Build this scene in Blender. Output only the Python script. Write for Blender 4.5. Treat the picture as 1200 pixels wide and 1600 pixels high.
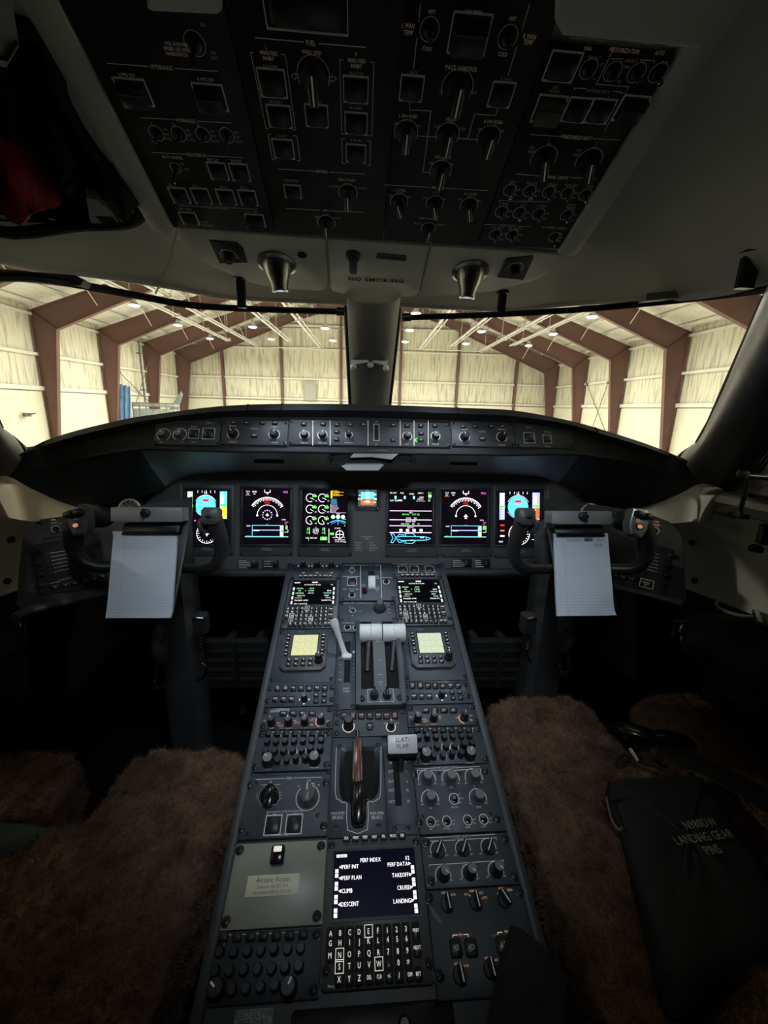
import bpy, math, random
import numpy as np
from mathutils import Matrix, Vector

random.seed(7)
rng = np.random.default_rng(7)
scene = bpy.context.scene
for o in list(bpy.data.objects):
    bpy.data.objects.remove(o)
COL = scene.collection

# ------------------------------------------------------------------ camera
YAW, PITCH, ROLL, FPX = 4.2, 14.2, 1.5, 640.0
EYE = np.array([0.0, 0.0, 1.3])


def cam_rows():
    a, b, c = np.radians([YAW, PITCH, ROLL])
    fwd = np.array([math.sin(a) * math.cos(b), math.cos(a) * math.cos(b), -math.sin(b)])
    right = np.array([math.cos(a), -math.sin(a), 0.0])
    up = np.cross(right, fwd)
    r2 = math.cos(c) * right + math.sin(c) * up
    u2 = -math.sin(c) * right + math.cos(c) * up
    return np.stack([r2, u2, fwd])


CAM = cam_rows()
cd = bpy.data.cameras.new('camera')
cd.sensor_fit = 'HORIZONTAL'
cd.sensor_width = 36.0
cd.lens = FPX / 1200.0 * 36.0
cd.clip_start = 0.02
cd.clip_end = 300
cam = bpy.data.objects.new('camera', cd)
COL.objects.link(cam)
mw = Matrix.Identity(4)
for i in range(3):
    mw[i][0], mw[i][1], mw[i][2], mw[i][3] = CAM[0][i], CAM[1][i], -CAM[2][i], EYE[i]
cam.matrix_world = mw
scene.camera = cam

# ------------------------------------------------------------------ world, exposure
world = bpy.data.worlds.new('world')
scene.world = world
world.use_nodes = True
world.node_tree.nodes['Background'].inputs[0].default_value = (0.55, 0.62, 0.72, 1)
world.node_tree.nodes['Background'].inputs[1].default_value = 0.25
scene.view_settings.view_transform = 'Standard'
scene.view_settings.look = 'None'
scene.view_settings.exposure = 0.0
scene.view_settings.gamma = 1.0
scene.view_settings.use_curve_mapping = False
scene.cycles.max_bounces = 7
scene.cycles.diffuse_bounces = 5
scene.cycles.glossy_bounces = 3
scene.cycles.transparent_max_bounces = 12
scene.cycles.use_denoising = True
scene.cycles.sample_clamp_indirect = 4.0
scene.cycles.adaptive_threshold = 0.02

HIGHBAY_WATTS = 740.0
MAP_WATTS = 6.5
ADDED_DOME_WATTS = 33.0


# ------------------------------------------------------------------ helpers
def ray(px, py):
    return CAM.T @ np.array([(px - 600) / FPX, (800 - py) / FPX, 1.0])


def at(px, py, Y):
    d = ray(px, py)
    return EYE + d * (Y / d[1])


def atz(px, py, Z):
    d = ray(px, py)
    return EYE + d * ((Z - EYE[2]) / d[2])


def lin(c):
    return tuple(((v / 255) / 12.92 if v / 255 <= 0.04045 else ((v / 255 + 0.055) / 1.055) ** 2.4) for v in c)


class Fr:
    """a flat panel in the cockpit: origin, right, up and outward axes"""
    def __init__(s, O, U, V):
        s.O = np.array(O, float)
        s.U = np.array(U, float); s.U /= np.linalg.norm(s.U)
        V = np.array(V, float); V = V - s.U * V.dot(s.U)
        s.V = V / np.linalg.norm(V)
        s.N = np.cross(s.U, s.V)

    def px(s, px, py):
        d = ray(px, py)
        t = s.N.dot(s.O - EYE) / s.N.dot(d)
        p = EYE + d * t - s.O
        return p.dot(s.U), p.dot(s.V)

    def pt(s, u, v, h=0):
        return s.O + s.U * u + s.V * v + s.N * h

    def mat(s, u=0, v=0, h=0):
        p = s.pt(u, v, h)
        m = Matrix.Identity(4)
        for i in range(3):
            m[i][0], m[i][1], m[i][2], m[i][3] = s.U[i], s.V[i], s.N[i], p[i]
        return m


MATS = {}


def M(name, col=(0.5, 0.5, 0.5), rough=0.6, metal=0.0, emit=None, strength=1.0, var=0.0, vscale=20.0, bump=0.0, bscale=200.0, spec=0.5):
    if name in MATS:
        return MATS[name]
    m = bpy.data.materials.new(name)
    m.use_nodes = True
    nt = m.node_tree
    b = nt.nodes['Principled BSDF']
    b.inputs['Base Color'].default_value = (*col, 1)
    b.inputs['Roughness'].default_value = rough
    b.inputs['Metallic'].default_value = metal
    b.inputs['Specular IOR Level'].default_value = spec
    if emit is not None:
        b.inputs['Emission Color'].default_value = (*emit, 1)
        b.inputs['Emission Strength'].default_value = strength
    if var or bump:
        tc = nt.nodes.new('ShaderNodeTexCoord')
    if var:
        n = nt.nodes.new('ShaderNodeTexNoise')
        n.inputs['Scale'].default_value = vscale
        n.inputs['Detail'].default_value = 5
        nt.links.new(tc.outputs['Object'], n.inputs['Vector'])
        r = nt.nodes.new('ShaderNodeMapRange')
        r.inputs[1].default_value = 0.3; r.inputs[2].default_value = 0.7
        r.inputs[3].default_value = 1 - var; r.inputs[4].default_value = 1 + var
        nt.links.new(n.outputs[0], r.inputs[0])
        mx = nt.nodes.new('ShaderNodeVectorMath'); mx.operation = 'SCALE'
        mx.inputs[0].default_value = col
        nt.links.new(r.outputs[0], mx.inputs['Scale'])
        nt.links.new(mx.outputs[0], b.inputs['Base Color'])
        r2 = nt.nodes.new('ShaderNodeMapRange')
        r2.inputs[1].default_value = 0.3; r2.inputs[2].default_value = 0.7
        r2.inputs[3].default_value = max(0, rough - 0.5 * var); r2.inputs[4].default_value = min(1, rough + 0.5 * var)
        nt.links.new(n.outputs[0], r2.inputs[0])
        nt.links.new(r2.outputs[0], b.inputs['Roughness'])
    if bump:
        n2 = nt.nodes.new('ShaderNodeTexNoise')
        n2.inputs['Scale'].default_value = bscale
        n2.inputs['Detail'].default_value = 3
        nt.links.new(tc.outputs['Object'], n2.inputs['Vector'])
        bp = nt.nodes.new('ShaderNodeBump')
        bp.inputs['Strength'].default_value = bump
        bp.inputs['Distance'].default_value = 0.002
        nt.links.new(n2.outputs[0], bp.inputs['Height'])
        nt.links.new(bp.outputs[0], b.inputs['Normal'])
    MATS[name] = m
    return m


def glass(name, tint=(0.97, 0.98, 0.97), gloss=0.05):
    m = bpy.data.materials.new(name)
    m.use_nodes = True
    nt = m.node_tree
    nt.nodes.clear()
    out = nt.nodes.new('ShaderNodeOutputMaterial')
    t = nt.nodes.new('ShaderNodeBsdfTransparent'); t.inputs[0].default_value = (*tint, 1)
    g = nt.nodes.new('ShaderNodeBsdfGlossy'); g.inputs['Roughness'].default_value = 0.05
    mx = nt.nodes.new('ShaderNodeMixShader'); mx.inputs[0].default_value = gloss
    nt.links.new(t.outputs[0], mx.inputs[1]); nt.links.new(g.outputs[0], mx.inputs[2])
    nt.links.new(mx.outputs[0], out.inputs[0])
    MATS[name] = m
    return m


# colours: plain surfaces
M('panel', (0.050, 0.060, 0.074), 0.50, var=0.18, vscale=35, bump=0.15, bscale=900)
M('panel_side', (0.058, 0.063, 0.070), 0.5, var=0.12, vscale=20)
M('panel_glareshield', (0.052, 0.056, 0.060), 0.55, var=0.12, vscale=14, bump=0.1, bscale=800)
M('panel_main', (0.105, 0.112, 0.120), 0.55, var=0.12, vscale=14, bump=0.1, bscale=800)
M('panel_overhead', (0.034, 0.035, 0.034), 0.55, var=0.12, vscale=14, bump=0.1, bscale=800)
M('panel_olive', (0.32, 0.335, 0.28), 0.38, var=0.15, vscale=9)
M('bezel', (0.085, 0.090, 0.096), 0.45, var=0.1, vscale=30)
M('bezel_dark', (0.022, 0.024, 0.027), 0.45)
M('black', (0.012, 0.012, 0.013), 0.45)
M('black_gloss', (0.010, 0.010, 0.011), 0.18)
M('void', (0.004, 0.004, 0.004), 0.9)
M('rubber', (0.013, 0.013, 0.014), 0.75)
M('key', (0.014, 0.015, 0.017), 0.4)
M('knob', (0.018, 0.018, 0.019), 0.38)
M('knob_grey', (0.11, 0.11, 0.11), 0.4)
M('knob_cap', (0.20, 0.20, 0.20), 0.35)
M('screw', (0.035, 0.036, 0.038), 0.35, metal=0.6)
M('steel', (0.60, 0.60, 0.58), 0.22, metal=1.0)
M('chrome', (0.75, 0.75, 0.72), 0.12, metal=1.0)
M('dark_metal', (0.10, 0.10, 0.10), 0.3, metal=1.0)
M('lamp_metal', (.36, .36, .34), .25, metal=1.0)
M('ivory', (0.80, 0.81, 0.78), 0.35, var=0.05, vscale=40)
M('white_print', (0.55, 0.56, 0.56), 0.7, emit=(0.8, 0.85, 0.9), strength=0.10)
M('print_dim', (0.80, 0.79, 0.74), 0.7, emit=(1.0, 0.92, 0.8), strength=0.012)  # faint glow added so unlit lettering and button frames read in the dark
M('print_warm', (0.85, 0.74, 0.62), 0.7, emit=(1.0, 0.72, 0.5), strength=0.045)  # warm glow added to lift the overhead titles, like dim integral lighting
M('print_dark', (0.012, 0.012, 0.012), 0.6)
M('lit_white', (0.5, 0.5, 0.5), 0.6, emit=(1.0, 0.93, 0.82), strength=0.65)
M('lit_orange', (0.5, 0.3, 0.2), 0.6, emit=(1.0, 0.42, 0.22), strength=0.42)
M('lit_key', (0.5, 0.5, 0.5), 0.6, emit=(1.0, 0.80, 0.72), strength=0.45)
M('screen', (0.004, 0.004, 0.006), 0.12, emit=(0.16, 0.10, 0.20), strength=0.022)
M('screen_dark', (0.004, 0.004, 0.005), 0.12)
M('screen_blue', (0.004, 0.004, 0.012), 0.15, emit=(0.05, 0.06, 0.20), strength=0.03)
E_COL = dict(w=(1.0, 0.95, 0.97), c=(0.10, 0.65, 1.0), b=(0.02, 0.28, 0.80), g=(0.12, 1.0, 0.10), m=(1.0, 0.10, 0.75),
             r=(0.75, 0.02, 0.03), y=(0.95, 0.62, 0.02), o=(0.65, 0.16, 0.02), p=(0.85, 0.60, 0.85), v=(0.38, 0.40, 0.95), l=(0.50, 0.95, 0.55),
             t=(0.25, 0.95, 0.80), lg=(0.10, 0.10, 0.10), br=(0.50, 0.13, 0.04), gd=(0.55, 0.55, 0.55))
for k, c in E_COL.items():
    M('em_' + k, (0.02, 0.02, 0.02), 0.4, emit=c, strength=1.8 if k != 'lg' else 1.0)
M('lcd_yellow', (0.02, 0.02, 0.02), 0.4, emit=(0.80, 0.80, 0.40), strength=0.95)
M('lcd_green', (0.02, 0.02, 0.02), 0.4, emit=(0.70, 0.80, 0.58), strength=0.95)
M('lcd_ink', (0.12, 0.13, 0.09), 0.5, emit=(0.50, 0.52, 0.32), strength=0.8)
M('led_green', (0.02, 0.1, 0.02), 0.4, emit=(0.1, 1.0, 0.1), strength=2.0)
M('liner', (0.80, 0.79, 0.69), 0.62, var=0.06, vscale=6, bump=0.12, bscale=500)
M('liner_beige', (0.86, 0.74, 0.57), 0.6, var=0.05, vscale=6, bump=0.12, bscale=500)
M('liner_grey', (0.56, 0.56, 0.50), 0.6, var=0.05, vscale=6, bump=0.12, bscale=500)
M('sill', (0.72, 0.72, 0.68), 0.3, var=0.05, vscale=6)
M('glareshield', (0.020, 0.021, 0.023), 0.72, var=0.2, vscale=10, bump=0.35, bscale=700)
M('under_shelf', (0.16, 0.165, 0.18), 0.5, var=0.12, vscale=10)
M('post_grey', (0.235, 0.235, 0.225), 0.55, var=0.08, vscale=8)
M('pillar', (0.028, 0.028, 0.027), 0.42, var=0.12, vscale=12)
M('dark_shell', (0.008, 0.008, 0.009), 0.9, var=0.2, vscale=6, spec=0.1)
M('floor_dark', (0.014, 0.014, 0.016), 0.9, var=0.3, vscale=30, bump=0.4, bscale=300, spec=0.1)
M('paper', (0.60, 0.67, 0.78), 0.75, var=0.03, vscale=14, bump=0.1, bscale=60)
M('paper_line', (0.46, 0.52, 0.66), 0.8)
M('paper_margin', (0.40, 0.40, 0.46), 0.8)
M('ink', (0.06, 0.06, 0.08), 0.7)
M('clock_ring', (0.75, 0.72, 0.62), 0.3, metal=0.4)
M('clip_grey', (0.28, 0.29, 0.305), 0.42, var=0.08, vscale=20)
M('yoke_black', (0.020, 0.020, 0.021), 0.38, bump=0.08, bscale=900)
M('yoke_grey', (0.075, 0.077, 0.080), 0.42, bump=0.08, bscale=900)
M('column_grey', (0.040, 0.042, 0.045), 0.5, var=0.1, vscale=10)
M('sticker', (0.80, 0.78, 0.60), 0.45)
M('sticker_green', (0.42, 0.48, 0.44), 0.5)
M('fabric_black', (0.009, 0.010, 0.012), 0.85, var=0.25, vscale=40, bump=0.4, bscale=700)
M('webbing', (0.010, 0.010, 0.011), 0.75, bump=0.5, bscale=900)
M('thread_grey', (0.30, 0.31, 0.31), 0.8)
M('vinyl_grey', (0.07, 0.085, 0.08), 0.6, var=0.1)
M('red_cloth', (0.30, 0.018, 0.022), 0.8, var=0.3, vscale=25, bump=0.3, bscale=200)
M('red_light', (0.05, 0.006, 0.006), 0.3)
M('rail_black', (0.012, 0.012, 0.012), 0.35)
M('scuff', (0.30, 0.31, 0.32), 0.7, var=0.3, vscale=120)
M('scuff_light', (0.13, 0.14, 0.15), 0.7, var=0.5, vscale=160)
M('red_stripe', (0.22, 0.02, 0.025), 0.4)
glass('windshield_glass')


GLY = {}


def load_glyphs(chars, bold=0.0, key=''):
    objs = []
    for ch in chars:
        c = bpy.data.curves.new('g', 'FONT')
        c.body = ch
        c.resolution_u = 2
        c.size = 1.0
        c.offset = bold
        o = bpy.data.objects.new('g', c)
        COL.objects.link(o)
        objs.append((ch, o, c))
    bpy.context.view_layer.update()
    dg = bpy.context.evaluated_depsgraph_get()
    for ch, o, c in objs:
        e = o.evaluated_get(dg)
        me = e.to_mesh()
        me.calc_loop_triangles()
        v = np.array([p.co[:2] for p in me.vertices]) if len(me.vertices) else np.zeros((0, 2))
        f = [tuple(t.vertices) for t in me.loop_triangles]
        x0, x1 = (v[:, 0].min(), v[:, 0].max()) if len(v) else (0, .3)
        if len(v):
            v[:, 0] -= x0
        GLY[key + ch] = (v, f, x1 - x0)
        e.to_mesh_clear()
    for ch, o, c in objs:
        bpy.data.objects.remove(o)
        bpy.data.curves.remove(c)


load_glyphs('ABCDEFGHIJKLMNOPQRSTUVWXYZabcdefghijklmnopqrstuvwxyz0123456789/+-.:*()<>\'#')
load_glyphs('NOSMKIG', bold=0.035, key='b')


class MB:
    """mesh builder: collects shapes, several materials allowed"""
    def __init__(s):
        s.v, s.f, s.m, s.mats = [], [], [], []

    def mi(s, mat):
        if mat not in s.mats:
            s.mats.append(mat)
        return s.mats.index(mat)

    def add(s, verts, faces, mat):
        b = len(s.v)
        k = s.mi(mat)
        s.v.extend([tuple(map(float, p)) for p in verts])
        for f in faces:
            s.f.append([b + i for i in f]); s.m.append(k)
        return s

    def box(s, x0, x1, y0, y1, z0, z1, mat, ch=0.0):
        if ch <= 0:
            v = [(x0, y0, z0), (x1, y0, z0), (x1, y1, z0), (x0, y1, z0), (x0, y0, z1), (x1, y0, z1), (x1, y1, z1), (x0, y1, z1)]
            f = [(0, 3, 2, 1), (4, 5, 6, 7), (0, 1, 5, 4), (1, 2, 6, 5), (2, 3, 7, 6), (3, 0, 4, 7)]
            return s.add(v, f, mat)
        return s.prism([(x0 + ch, y0), (x1 - ch, y0), (x1, y0 + ch), (x1, y1 - ch), (x1 - ch, y1), (x0 + ch, y1), (x0, y1 - ch), (x0, y0 + ch)], z0, z1, mat, ch * 0.6)

    def prism(s, poly, z0, z1, mat, ch=0.0, cap0=True, taper=None):
        n = len(poly)
        P = np.array(poly, float)
        c = P.mean(0)
        rows = [(P, z0)]
        if ch > 0:
            r = np.linalg.norm(P - c, axis=1).max()
            rows.append((P, z1 - ch))
            d = P - c
            L = np.abs(d)
            ins = P - np.sign(d) * np.minimum(L, ch)
            rows.append((ins, z1))
        else:
            rows.append((P if taper is None else c + (P - c) * taper, z1))
        v, f = [], []
        for Q, z in rows:
            v += [(q[0], q[1], z) for q in Q]
        for k in range(len(rows) - 1):
            for i in range(n):
                j = (i + 1) % n
                f.append((k * n + i, k * n + j, (k + 1) * n + j, (k + 1) * n + i))
        f.append(tuple(range((len(rows) - 1) * n, len(rows) * n)))
        if cap0:
            f.append(tuple(range(n - 1, -1, -1)))
        return s.add(v, f, mat)

    def lathe(s, prof, mat, n=20, c=(0, 0), flute=0.0, cap=True):
        v, f = [], []
        for r, z in prof:
            for i in range(n):
                a = 2 * math.pi * i / n
                rr = r * (1 - flute * (i % 2)) if flute else r
                v.append((c[0] + rr * math.cos(a), c[1] + rr * math.sin(a), z))
        for k in range(len(prof) - 1):
            for i in range(n):
                j = (i + 1) % n
                f.append((k * n + i, k * n + j, (k + 1) * n + j, (k + 1) * n + i))
        if cap:
            f.append(tuple(range((len(prof) - 1) * n, len(prof) * n)))
            f.append(tuple(range(n - 1, -1, -1)))
        return s.add(v, f, mat)

    def tube(s, pts, r, mat, n=8, closed=False, cap=True, flat=1.0):
        P = [np.array(p, float) for p in pts]
        m = len(P)
        R = r if hasattr(r, '__len__') else [r] * m
        v, f = [], []
        ref = None
        for i in range(m):
            a = P[(i - 1) % m] if (closed or i > 0) else P[i]
            b = P[(i + 1) % m] if (closed or i < m - 1) else P[i]
            t = b - a
            t = t / (np.linalg.norm(t) + 1e-12)
            if ref is None:
                ref = np.array([0, 0, 1.0]) if abs(t[2]) < 0.9 else np.array([1.0, 0, 0])
            x = np.cross(ref, t); x /= np.linalg.norm(x) + 1e-12
            y = np.cross(t, x)
            ref = y
            for k in range(n):
                an = 2 * math.pi * k / n
                v.append(P[i] + x * math.cos(an) * R[i] + y * math.sin(an) * R[i] * flat)
        cnt = m if closed else m - 1
        for i in range(cnt):
            i2 = (i + 1) % m
            for k in range(n):
                k2 = (k + 1) % n
                f.append((i * n + k, i * n + k2, i2 * n + k2, i2 * n + k))
        if cap and not closed:
            f.append(tuple(range(n - 1, -1, -1)))
            f.append(tuple(range((m - 1) * n, m * n)))
        return s.add(v, f, mat)

    def grid(s, rows, mat, thick=None, closed=False):
        """rows: list of equal-length point lists"""
        n = len(rows[0])
        v = [p for r in rows for p in r]
        f = []
        for i in range(len(rows) - 1):
            for j in range(n - 1):
                f.append((i * n + j, i * n + j + 1, (i + 1) * n + j + 1, (i + 1) * n + j))
        return s.add(v, f, mat)

    # flat print, in the local xy plane at height z
    def rect(s, x0, x1, y0, y1, z, mat):
        return s.add([(x0, y0, z), (x1, y0, z), (x1, y1, z), (x0, y1, z)], [(0, 1, 2, 3)], mat)

    def poly(s, pts, z, mat):
        return s.add([(p[0], p[1], z) for p in pts], [tuple(range(len(pts)))], mat)

    def line(s, pts, w, z, mat, closed=False):
        pts = [np.array(p, float) for p in pts]
        if closed:
            pts = pts + [pts[0]]
        for a, b in zip(pts[:-1], pts[1:]):
            d = b - a
            L = np.linalg.norm(d)
            if L < 1e-9:
                continue
            d /= L
            nn = np.array([-d[1], d[0]]) * w / 2
            e = d * w / 2
            s.add([(*(a - e - nn), z), (*(b + e - nn), z), (*(b + e + nn), z), (*(a - e + nn), z)], [(0, 1, 2, 3)], mat)
        return s

    def arc(s, cx, cy, r, w, a0, a1, z, mat, n=24, ry=None):
        v, f = [], []
        k = ry / r if ry else 1.0
        for i in range(n + 1):
            a = math.radians(a0 + (a1 - a0) * i / n)
            for q in (r - w / 2, r + w / 2):
                v.append((cx + q * math.cos(a), cy + q * math.sin(a) * k, z))
        for i in range(n):
            f.append((2 * i, 2 * i + 1, 2 * i + 3, 2 * i + 2))
        return s.add(v, f, mat)

    def disc(s, cx, cy, r, z, mat, n=20):
        return s.poly([(cx + r * math.cos(2 * math.pi * i / n), cy + r * math.sin(2 * math.pi * i / n)) for i in range(n)], z, mat)

    def text(s, t, x, y, h, z, mat, sx=0.72, align='c', key='', gap=0.13, rot=0.0, shear=0.0):
        """h: cap height"""
        k = h / 0.70
        w, items = 0.0, []
        for ch in t:
            if ch == ' ':
                w += 0.34
                continue
            g = GLY.get(key + ch)
            if g is None:
                continue
            items.append((w, g)); w += g[2] + gap
        w = max(0, w - gap)
        off = {'c': -w / 2, 'l': 0, 'r': -w}[align]
        cr, sr = math.cos(rot), math.sin(rot)
        for x0, (v, f, gw) in items:
            vv = []
            for p in v:
                a = (p[0] + x0 + off) * k * sx
                b = (p[1] - 0.35) * k
                a += b * shear
                vv.append((x + a * cr - b * sr, y + a * sr + b * cr, z))
            s.add(vv, f, mat)
        return s

    def mesh(s, name, smooth=40):
        me = bpy.data.meshes.new(name)
        me.from_pydata(s.v, [], s.f)
        for m in s.mats:
            me.materials.append(MATS[m] if isinstance(m, str) else m)
        if len(s.mats) > 1:
            me.polygons.foreach_set('material_index', s.m)
        if smooth:
            me.polygons.foreach_set('use_smooth', [True] * len(me.polygons))
            me.set_sharp_from_angle(angle=math.radians(smooth))
        me.update()
        return me

    def build(s, name, parent=None, loc=(0, 0, 0), smooth=40, mat=None):
        return obj(name, s.mesh(name, smooth), parent, loc, mat)


def obj(name, me, parent=None, loc=(0, 0, 0), mat=None, rot=None, scale=None):
    o = bpy.data.objects.new(name, me)
    COL.objects.link(o)
    if parent is not None:
        o.parent = parent
    if mat is not None:
        o.matrix_local = mat
    else:
        o.location = loc
        if rot is not None:
            o.rotation_euler = rot
        if scale is not None:
            o.scale = scale if hasattr(scale, '__len__') else (scale,) * 3
    return o


def tag(o, label=None, cat=None, group=None, kind=None):
    if label: o['label'] = label
    if cat: o['category'] = cat
    if group: o['group'] = group
    if kind: o['kind'] = kind
    return o


def empty(name, label, cat, mat=None, loc=(0, 0, 0), group=None):
    o = bpy.data.objects.new(name, None)
    o.empty_display_size = 0.02
    COL.objects.link(o)
    if mat is not None:
        o.matrix_world = mat
    else:
        o.location = loc
    return tag(o, label, cat, group)


def struct(mb, name, parent=None, smooth=40):
    o = mb.build(name, parent, smooth=smooth)
    if parent is None:
        o['kind'] = 'structure'
    return o


def lerp(a, b, t):
    return a + (b - a) * t


def curve(pts, n=8):
    """Catmull-Rom through the points"""
    P = [np.array(p, float) for p in pts]
    out = []
    for i in range(len(P) - 1):
        p0 = P[i - 1] if i > 0 else 2 * P[i] - P[i + 1]
        p1, p2 = P[i], P[i + 1]
        p3 = P[i + 2] if i + 2 < len(P) else 2 * P[i + 1] - P[i]
        for k in range(n):
            t = k / n
            out.append(0.5 * ((2 * p1) + (-p0 + p2) * t + (2 * p0 - 5 * p1 + 4 * p2 - p3) * t * t + (-p0 + 3 * p1 - 3 * p2 + p3) * t ** 3))
    out.append(P[-1])
    return out


XM = 0.034   # the cockpit's middle, a little to the right of the eye

# ================================================================== the hangar outside
TH = math.atan(0.037)
XO = -0.22
W, BAY, EAVE, SLOPE = 22.8, 7.0, 5.8, 0.335
FLOOR_H = -3.4           # hangar floor below the eye
Y_END = 52.6
Y_BACK = -24.0


def H(x, y, z):
    x = x + XO
    return np.array([x * math.cos(TH) + y * math.sin(TH), -x * math.sin(TH) + y * math.cos(TH), z + EYE[2]])


def hray(px, py):
    d = ray(px, py)
    return np.array([d[0] * math.cos(TH) - d[1] * math.sin(TH), d[0] * math.sin(TH) + d[1] * math.cos(TH), d[2]])


def hz(px, py, z):
    d = hray(px, py); return d * (z / d[2]) - np.array([XO, 0, 0])


def hy(px, py, y):
    d = hray(px, py); return d * (y / d[1]) - np.array([XO, 0, 0])


def hx(px, py, x):
    d = hray(px, py); return d * ((x + XO) / d[0]) - np.array([XO, 0, 0])


class HB(MB):
    """mesh builder in hangar coordinates"""
    def mesh(s, name, smooth=40):
        s.v = [tuple(H(*p)) for p in s.v]
        return MB.mesh(s, name, smooth)


def wall_mat(name, col, streak, rib=0.0):
    m = M(name, col, 0.7)
    nt = m.node_tree
    b = nt.nodes['Principled BSDF']
    tc = nt.nodes.new('ShaderNodeTexCoord')
    mp = nt.nodes.new('ShaderNodeMapping'); mp.inputs['Scale'].default_value = (3.2, 3.2, 0.32)
    nt.links.new(tc.outputs['Object'], mp.inputs[0])
    n = nt.nodes.new('ShaderNodeTexNoise'); n.inputs['Scale'].default_value = 1.6; n.inputs['Detail'].default_value = 6
    nt.links.new(mp.outputs[0], n.inputs['Vector'])
    rp = nt.nodes.new('ShaderNodeValToRGB')
    rp.color_ramp.elements[0].position = 0.36; rp.color_ramp.elements[0].color = tuple(c * (1 - streak) for c in col) + (1,)
    rp.color_ramp.elements[1].position = 0.52; rp.color_ramp.elements[1].color = (*col, 1)
    nt.links.new(n.outputs[0], rp.inputs[0])
    nt.links.new(rp.outputs[0], b.inputs['Base Color'])
    bp = nt.nodes.new('ShaderNodeBump'); bp.inputs['Strength'].default_value = 0.5; bp.inputs['Distance'].default_value = 0.12
    nt.links.new(n.outputs[0], bp.inputs['Height'])
    nt.links.new(bp.outputs[0], b.inputs['Normal'])
    return m


wall_mat('insulation', (0.53, 0.51, 0.385), 0.36)
wall_mat('roof_lining', (0.50, 0.49, 0.40), 0.14)
M('wall_liner', (0.55, 0.53, 0.40), 0.6, var=0.03, vscale=0.4)
M('girt_white', (0.54, 0.53, 0.44), 0.6)
M('rust_steel', (0.105, 0.050, 0.038), 0.6, var=0.12, vscale=0.8)
M('pipe_white', (0.42, 0.41, 0.37), 0.5)
M('pipe_dark', (0.10, 0.09, 0.08), 0.5)
M('hangar_floor', (0.84, 0.83, 0.78), 0.4, var=0.1, vscale=0.3)
M('tarp_blue', (0.10, 0.21, 0.36), 0.6, var=0.25, vscale=1.5)
M('tarp_grey', (0.20, 0.24, 0.22), 0.7, var=0.25, vscale=1.5)
M('box_grey', (0.26, 0.26, 0.22), 0.6)
M('lamp_lens', (0.9, 0.9, 0.8), 0.3, emit=(1.0, 0.93, 0.74), strength=14.0)

mb = HB(); mb.box(-W - 2, W + 2, Y_BACK, Y_END + 2, FLOOR_H - 0.2, FLOOR_H, 'hangar_floor')
struct(mb, 'floor_hangar')

ybays = [Y_BACK] + [30.6 + BAY * k for k in range(-7, 4)] + [Y_END]
for sx, side in ((-1, 'left'), (1, 'right')):
    mb = HB(); xw = sx * (W + 0.10)
    mb.box(min(xw, xw + sx * 0.2), max(xw, xw + sx * 0.2), Y_BACK, Y_END, FLOOR_H, EAVE + 0.6, 'insulation')
    wall = struct(mb, 'wall_hangar_' + side)
    for a, b in zip(ybays[:-1], ybays[1:]):
        if b < 8: continue
        p = HB()      # lower smooth liner sheets
        p.box(min(xw - sx * 0.14, xw), max(xw - sx * 0.14, xw), a + 0.06, b - 0.06, FLOOR_H, 0.55, 'wall_liner')
        p.build('liner_sheet', wall)
        p = HB()      # quilted insulation blanket of each bay
        nn = 26
        rows = []
        for zz in np.linspace(0.85, EAVE + 0.2, 9):
            r = []
            for k in range(nn + 1):
                yy = lerp(a + 0.03, b - 0.03, k / nn)
                r.append((xw - sx * (0.03 + 0.05 * abs(math.sin(k * math.pi / 2)) + 0.02 * random.random()), yy, zz))
            rows.append(r)
        p.grid(rows, 'insulation')
        p.build('insulation_blanket', wall)
        for zg, hh in ((3.0, 0.2), (0.75, 0.28), (EAVE - 0.25, 0.18)):
            p = HB()
            p.box(min(xw - sx * 0.26, xw - sx * 0.1), max(xw - sx * 0.26, xw - sx * 0.1), a + 0.02, b - 0.02, zg - hh / 2, zg + hh / 2, 'girt_white')
            p.build('girt', wall)

mb = HB()
mb.box(-W, W, Y_END, Y_END + 0.2, FLOOR_H, EAVE + SLOPE * W + 0.3, 'insulation')
wfar = struct(mb, 'wall_hangar_far')
xe = [hy(px, 600, Y_END - 0.2)[0] for px in (350, 441, 533, 625, 714, 805)]
xb = [-W] + xe + [W]
for a, b in zip(xb[:-1], xb[1:]):
    p = HB(); rows = []
    nn = 24
    for k2 in range(6):
        zz0, zz1 = 1.0, EAVE + SLOPE * (W - abs((a + b) / 2)) - 0.6
        zz = lerp(zz0, zz1, k2 / 5)
        rows.append([(lerp(a + 0.1, b - 0.1, k / nn), Y_END - (0.03 + 0.05 * abs(math.sin(k * math.pi / 2))), zz) for k in range(nn + 1)])
    p.grid(rows, 'insulation'); p.build('insulation_blanket', wfar)
    p = HB(); p.box(a + 0.08, b - 0.08, Y_END - 0.16, Y_END, FLOOR_H, 0.6, 'wall_liner'); p.build('liner_sheet', wfar)
    for zg in (0.85, 3.2, 6.6, 9.2):
        if zg > EAVE + SLOPE * (W - abs((a + b) / 2)) - 0.4: continue
        p = HB(); p.box(a + 0.05, b - 0.05, Y_END - 0.28, Y_END - 0.1, zg - 0.1, zg + 0.1, 'girt_white'); p.build('girt', wfar)
for x in xe:
    p = HB()
    top = EAVE + SLOPE * (W - abs(x)) - 0.2
    p.box(x - 0.16, x + 0.16, Y_END - 0.44, Y_END - 0.40, FLOOR_H, top, 'rust_steel')
    p.box(x - 0.16, x + 0.16, Y_END - 0.14, Y_END - 0.10, FLOOR_H, top, 'rust_steel')
    p.box(x - 0.02, x + 0.02, Y_END - 0.42, Y_END - 0.12, FLOOR_H, top, 'rust_steel')
    p.build('wind_column', wfar)
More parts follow.
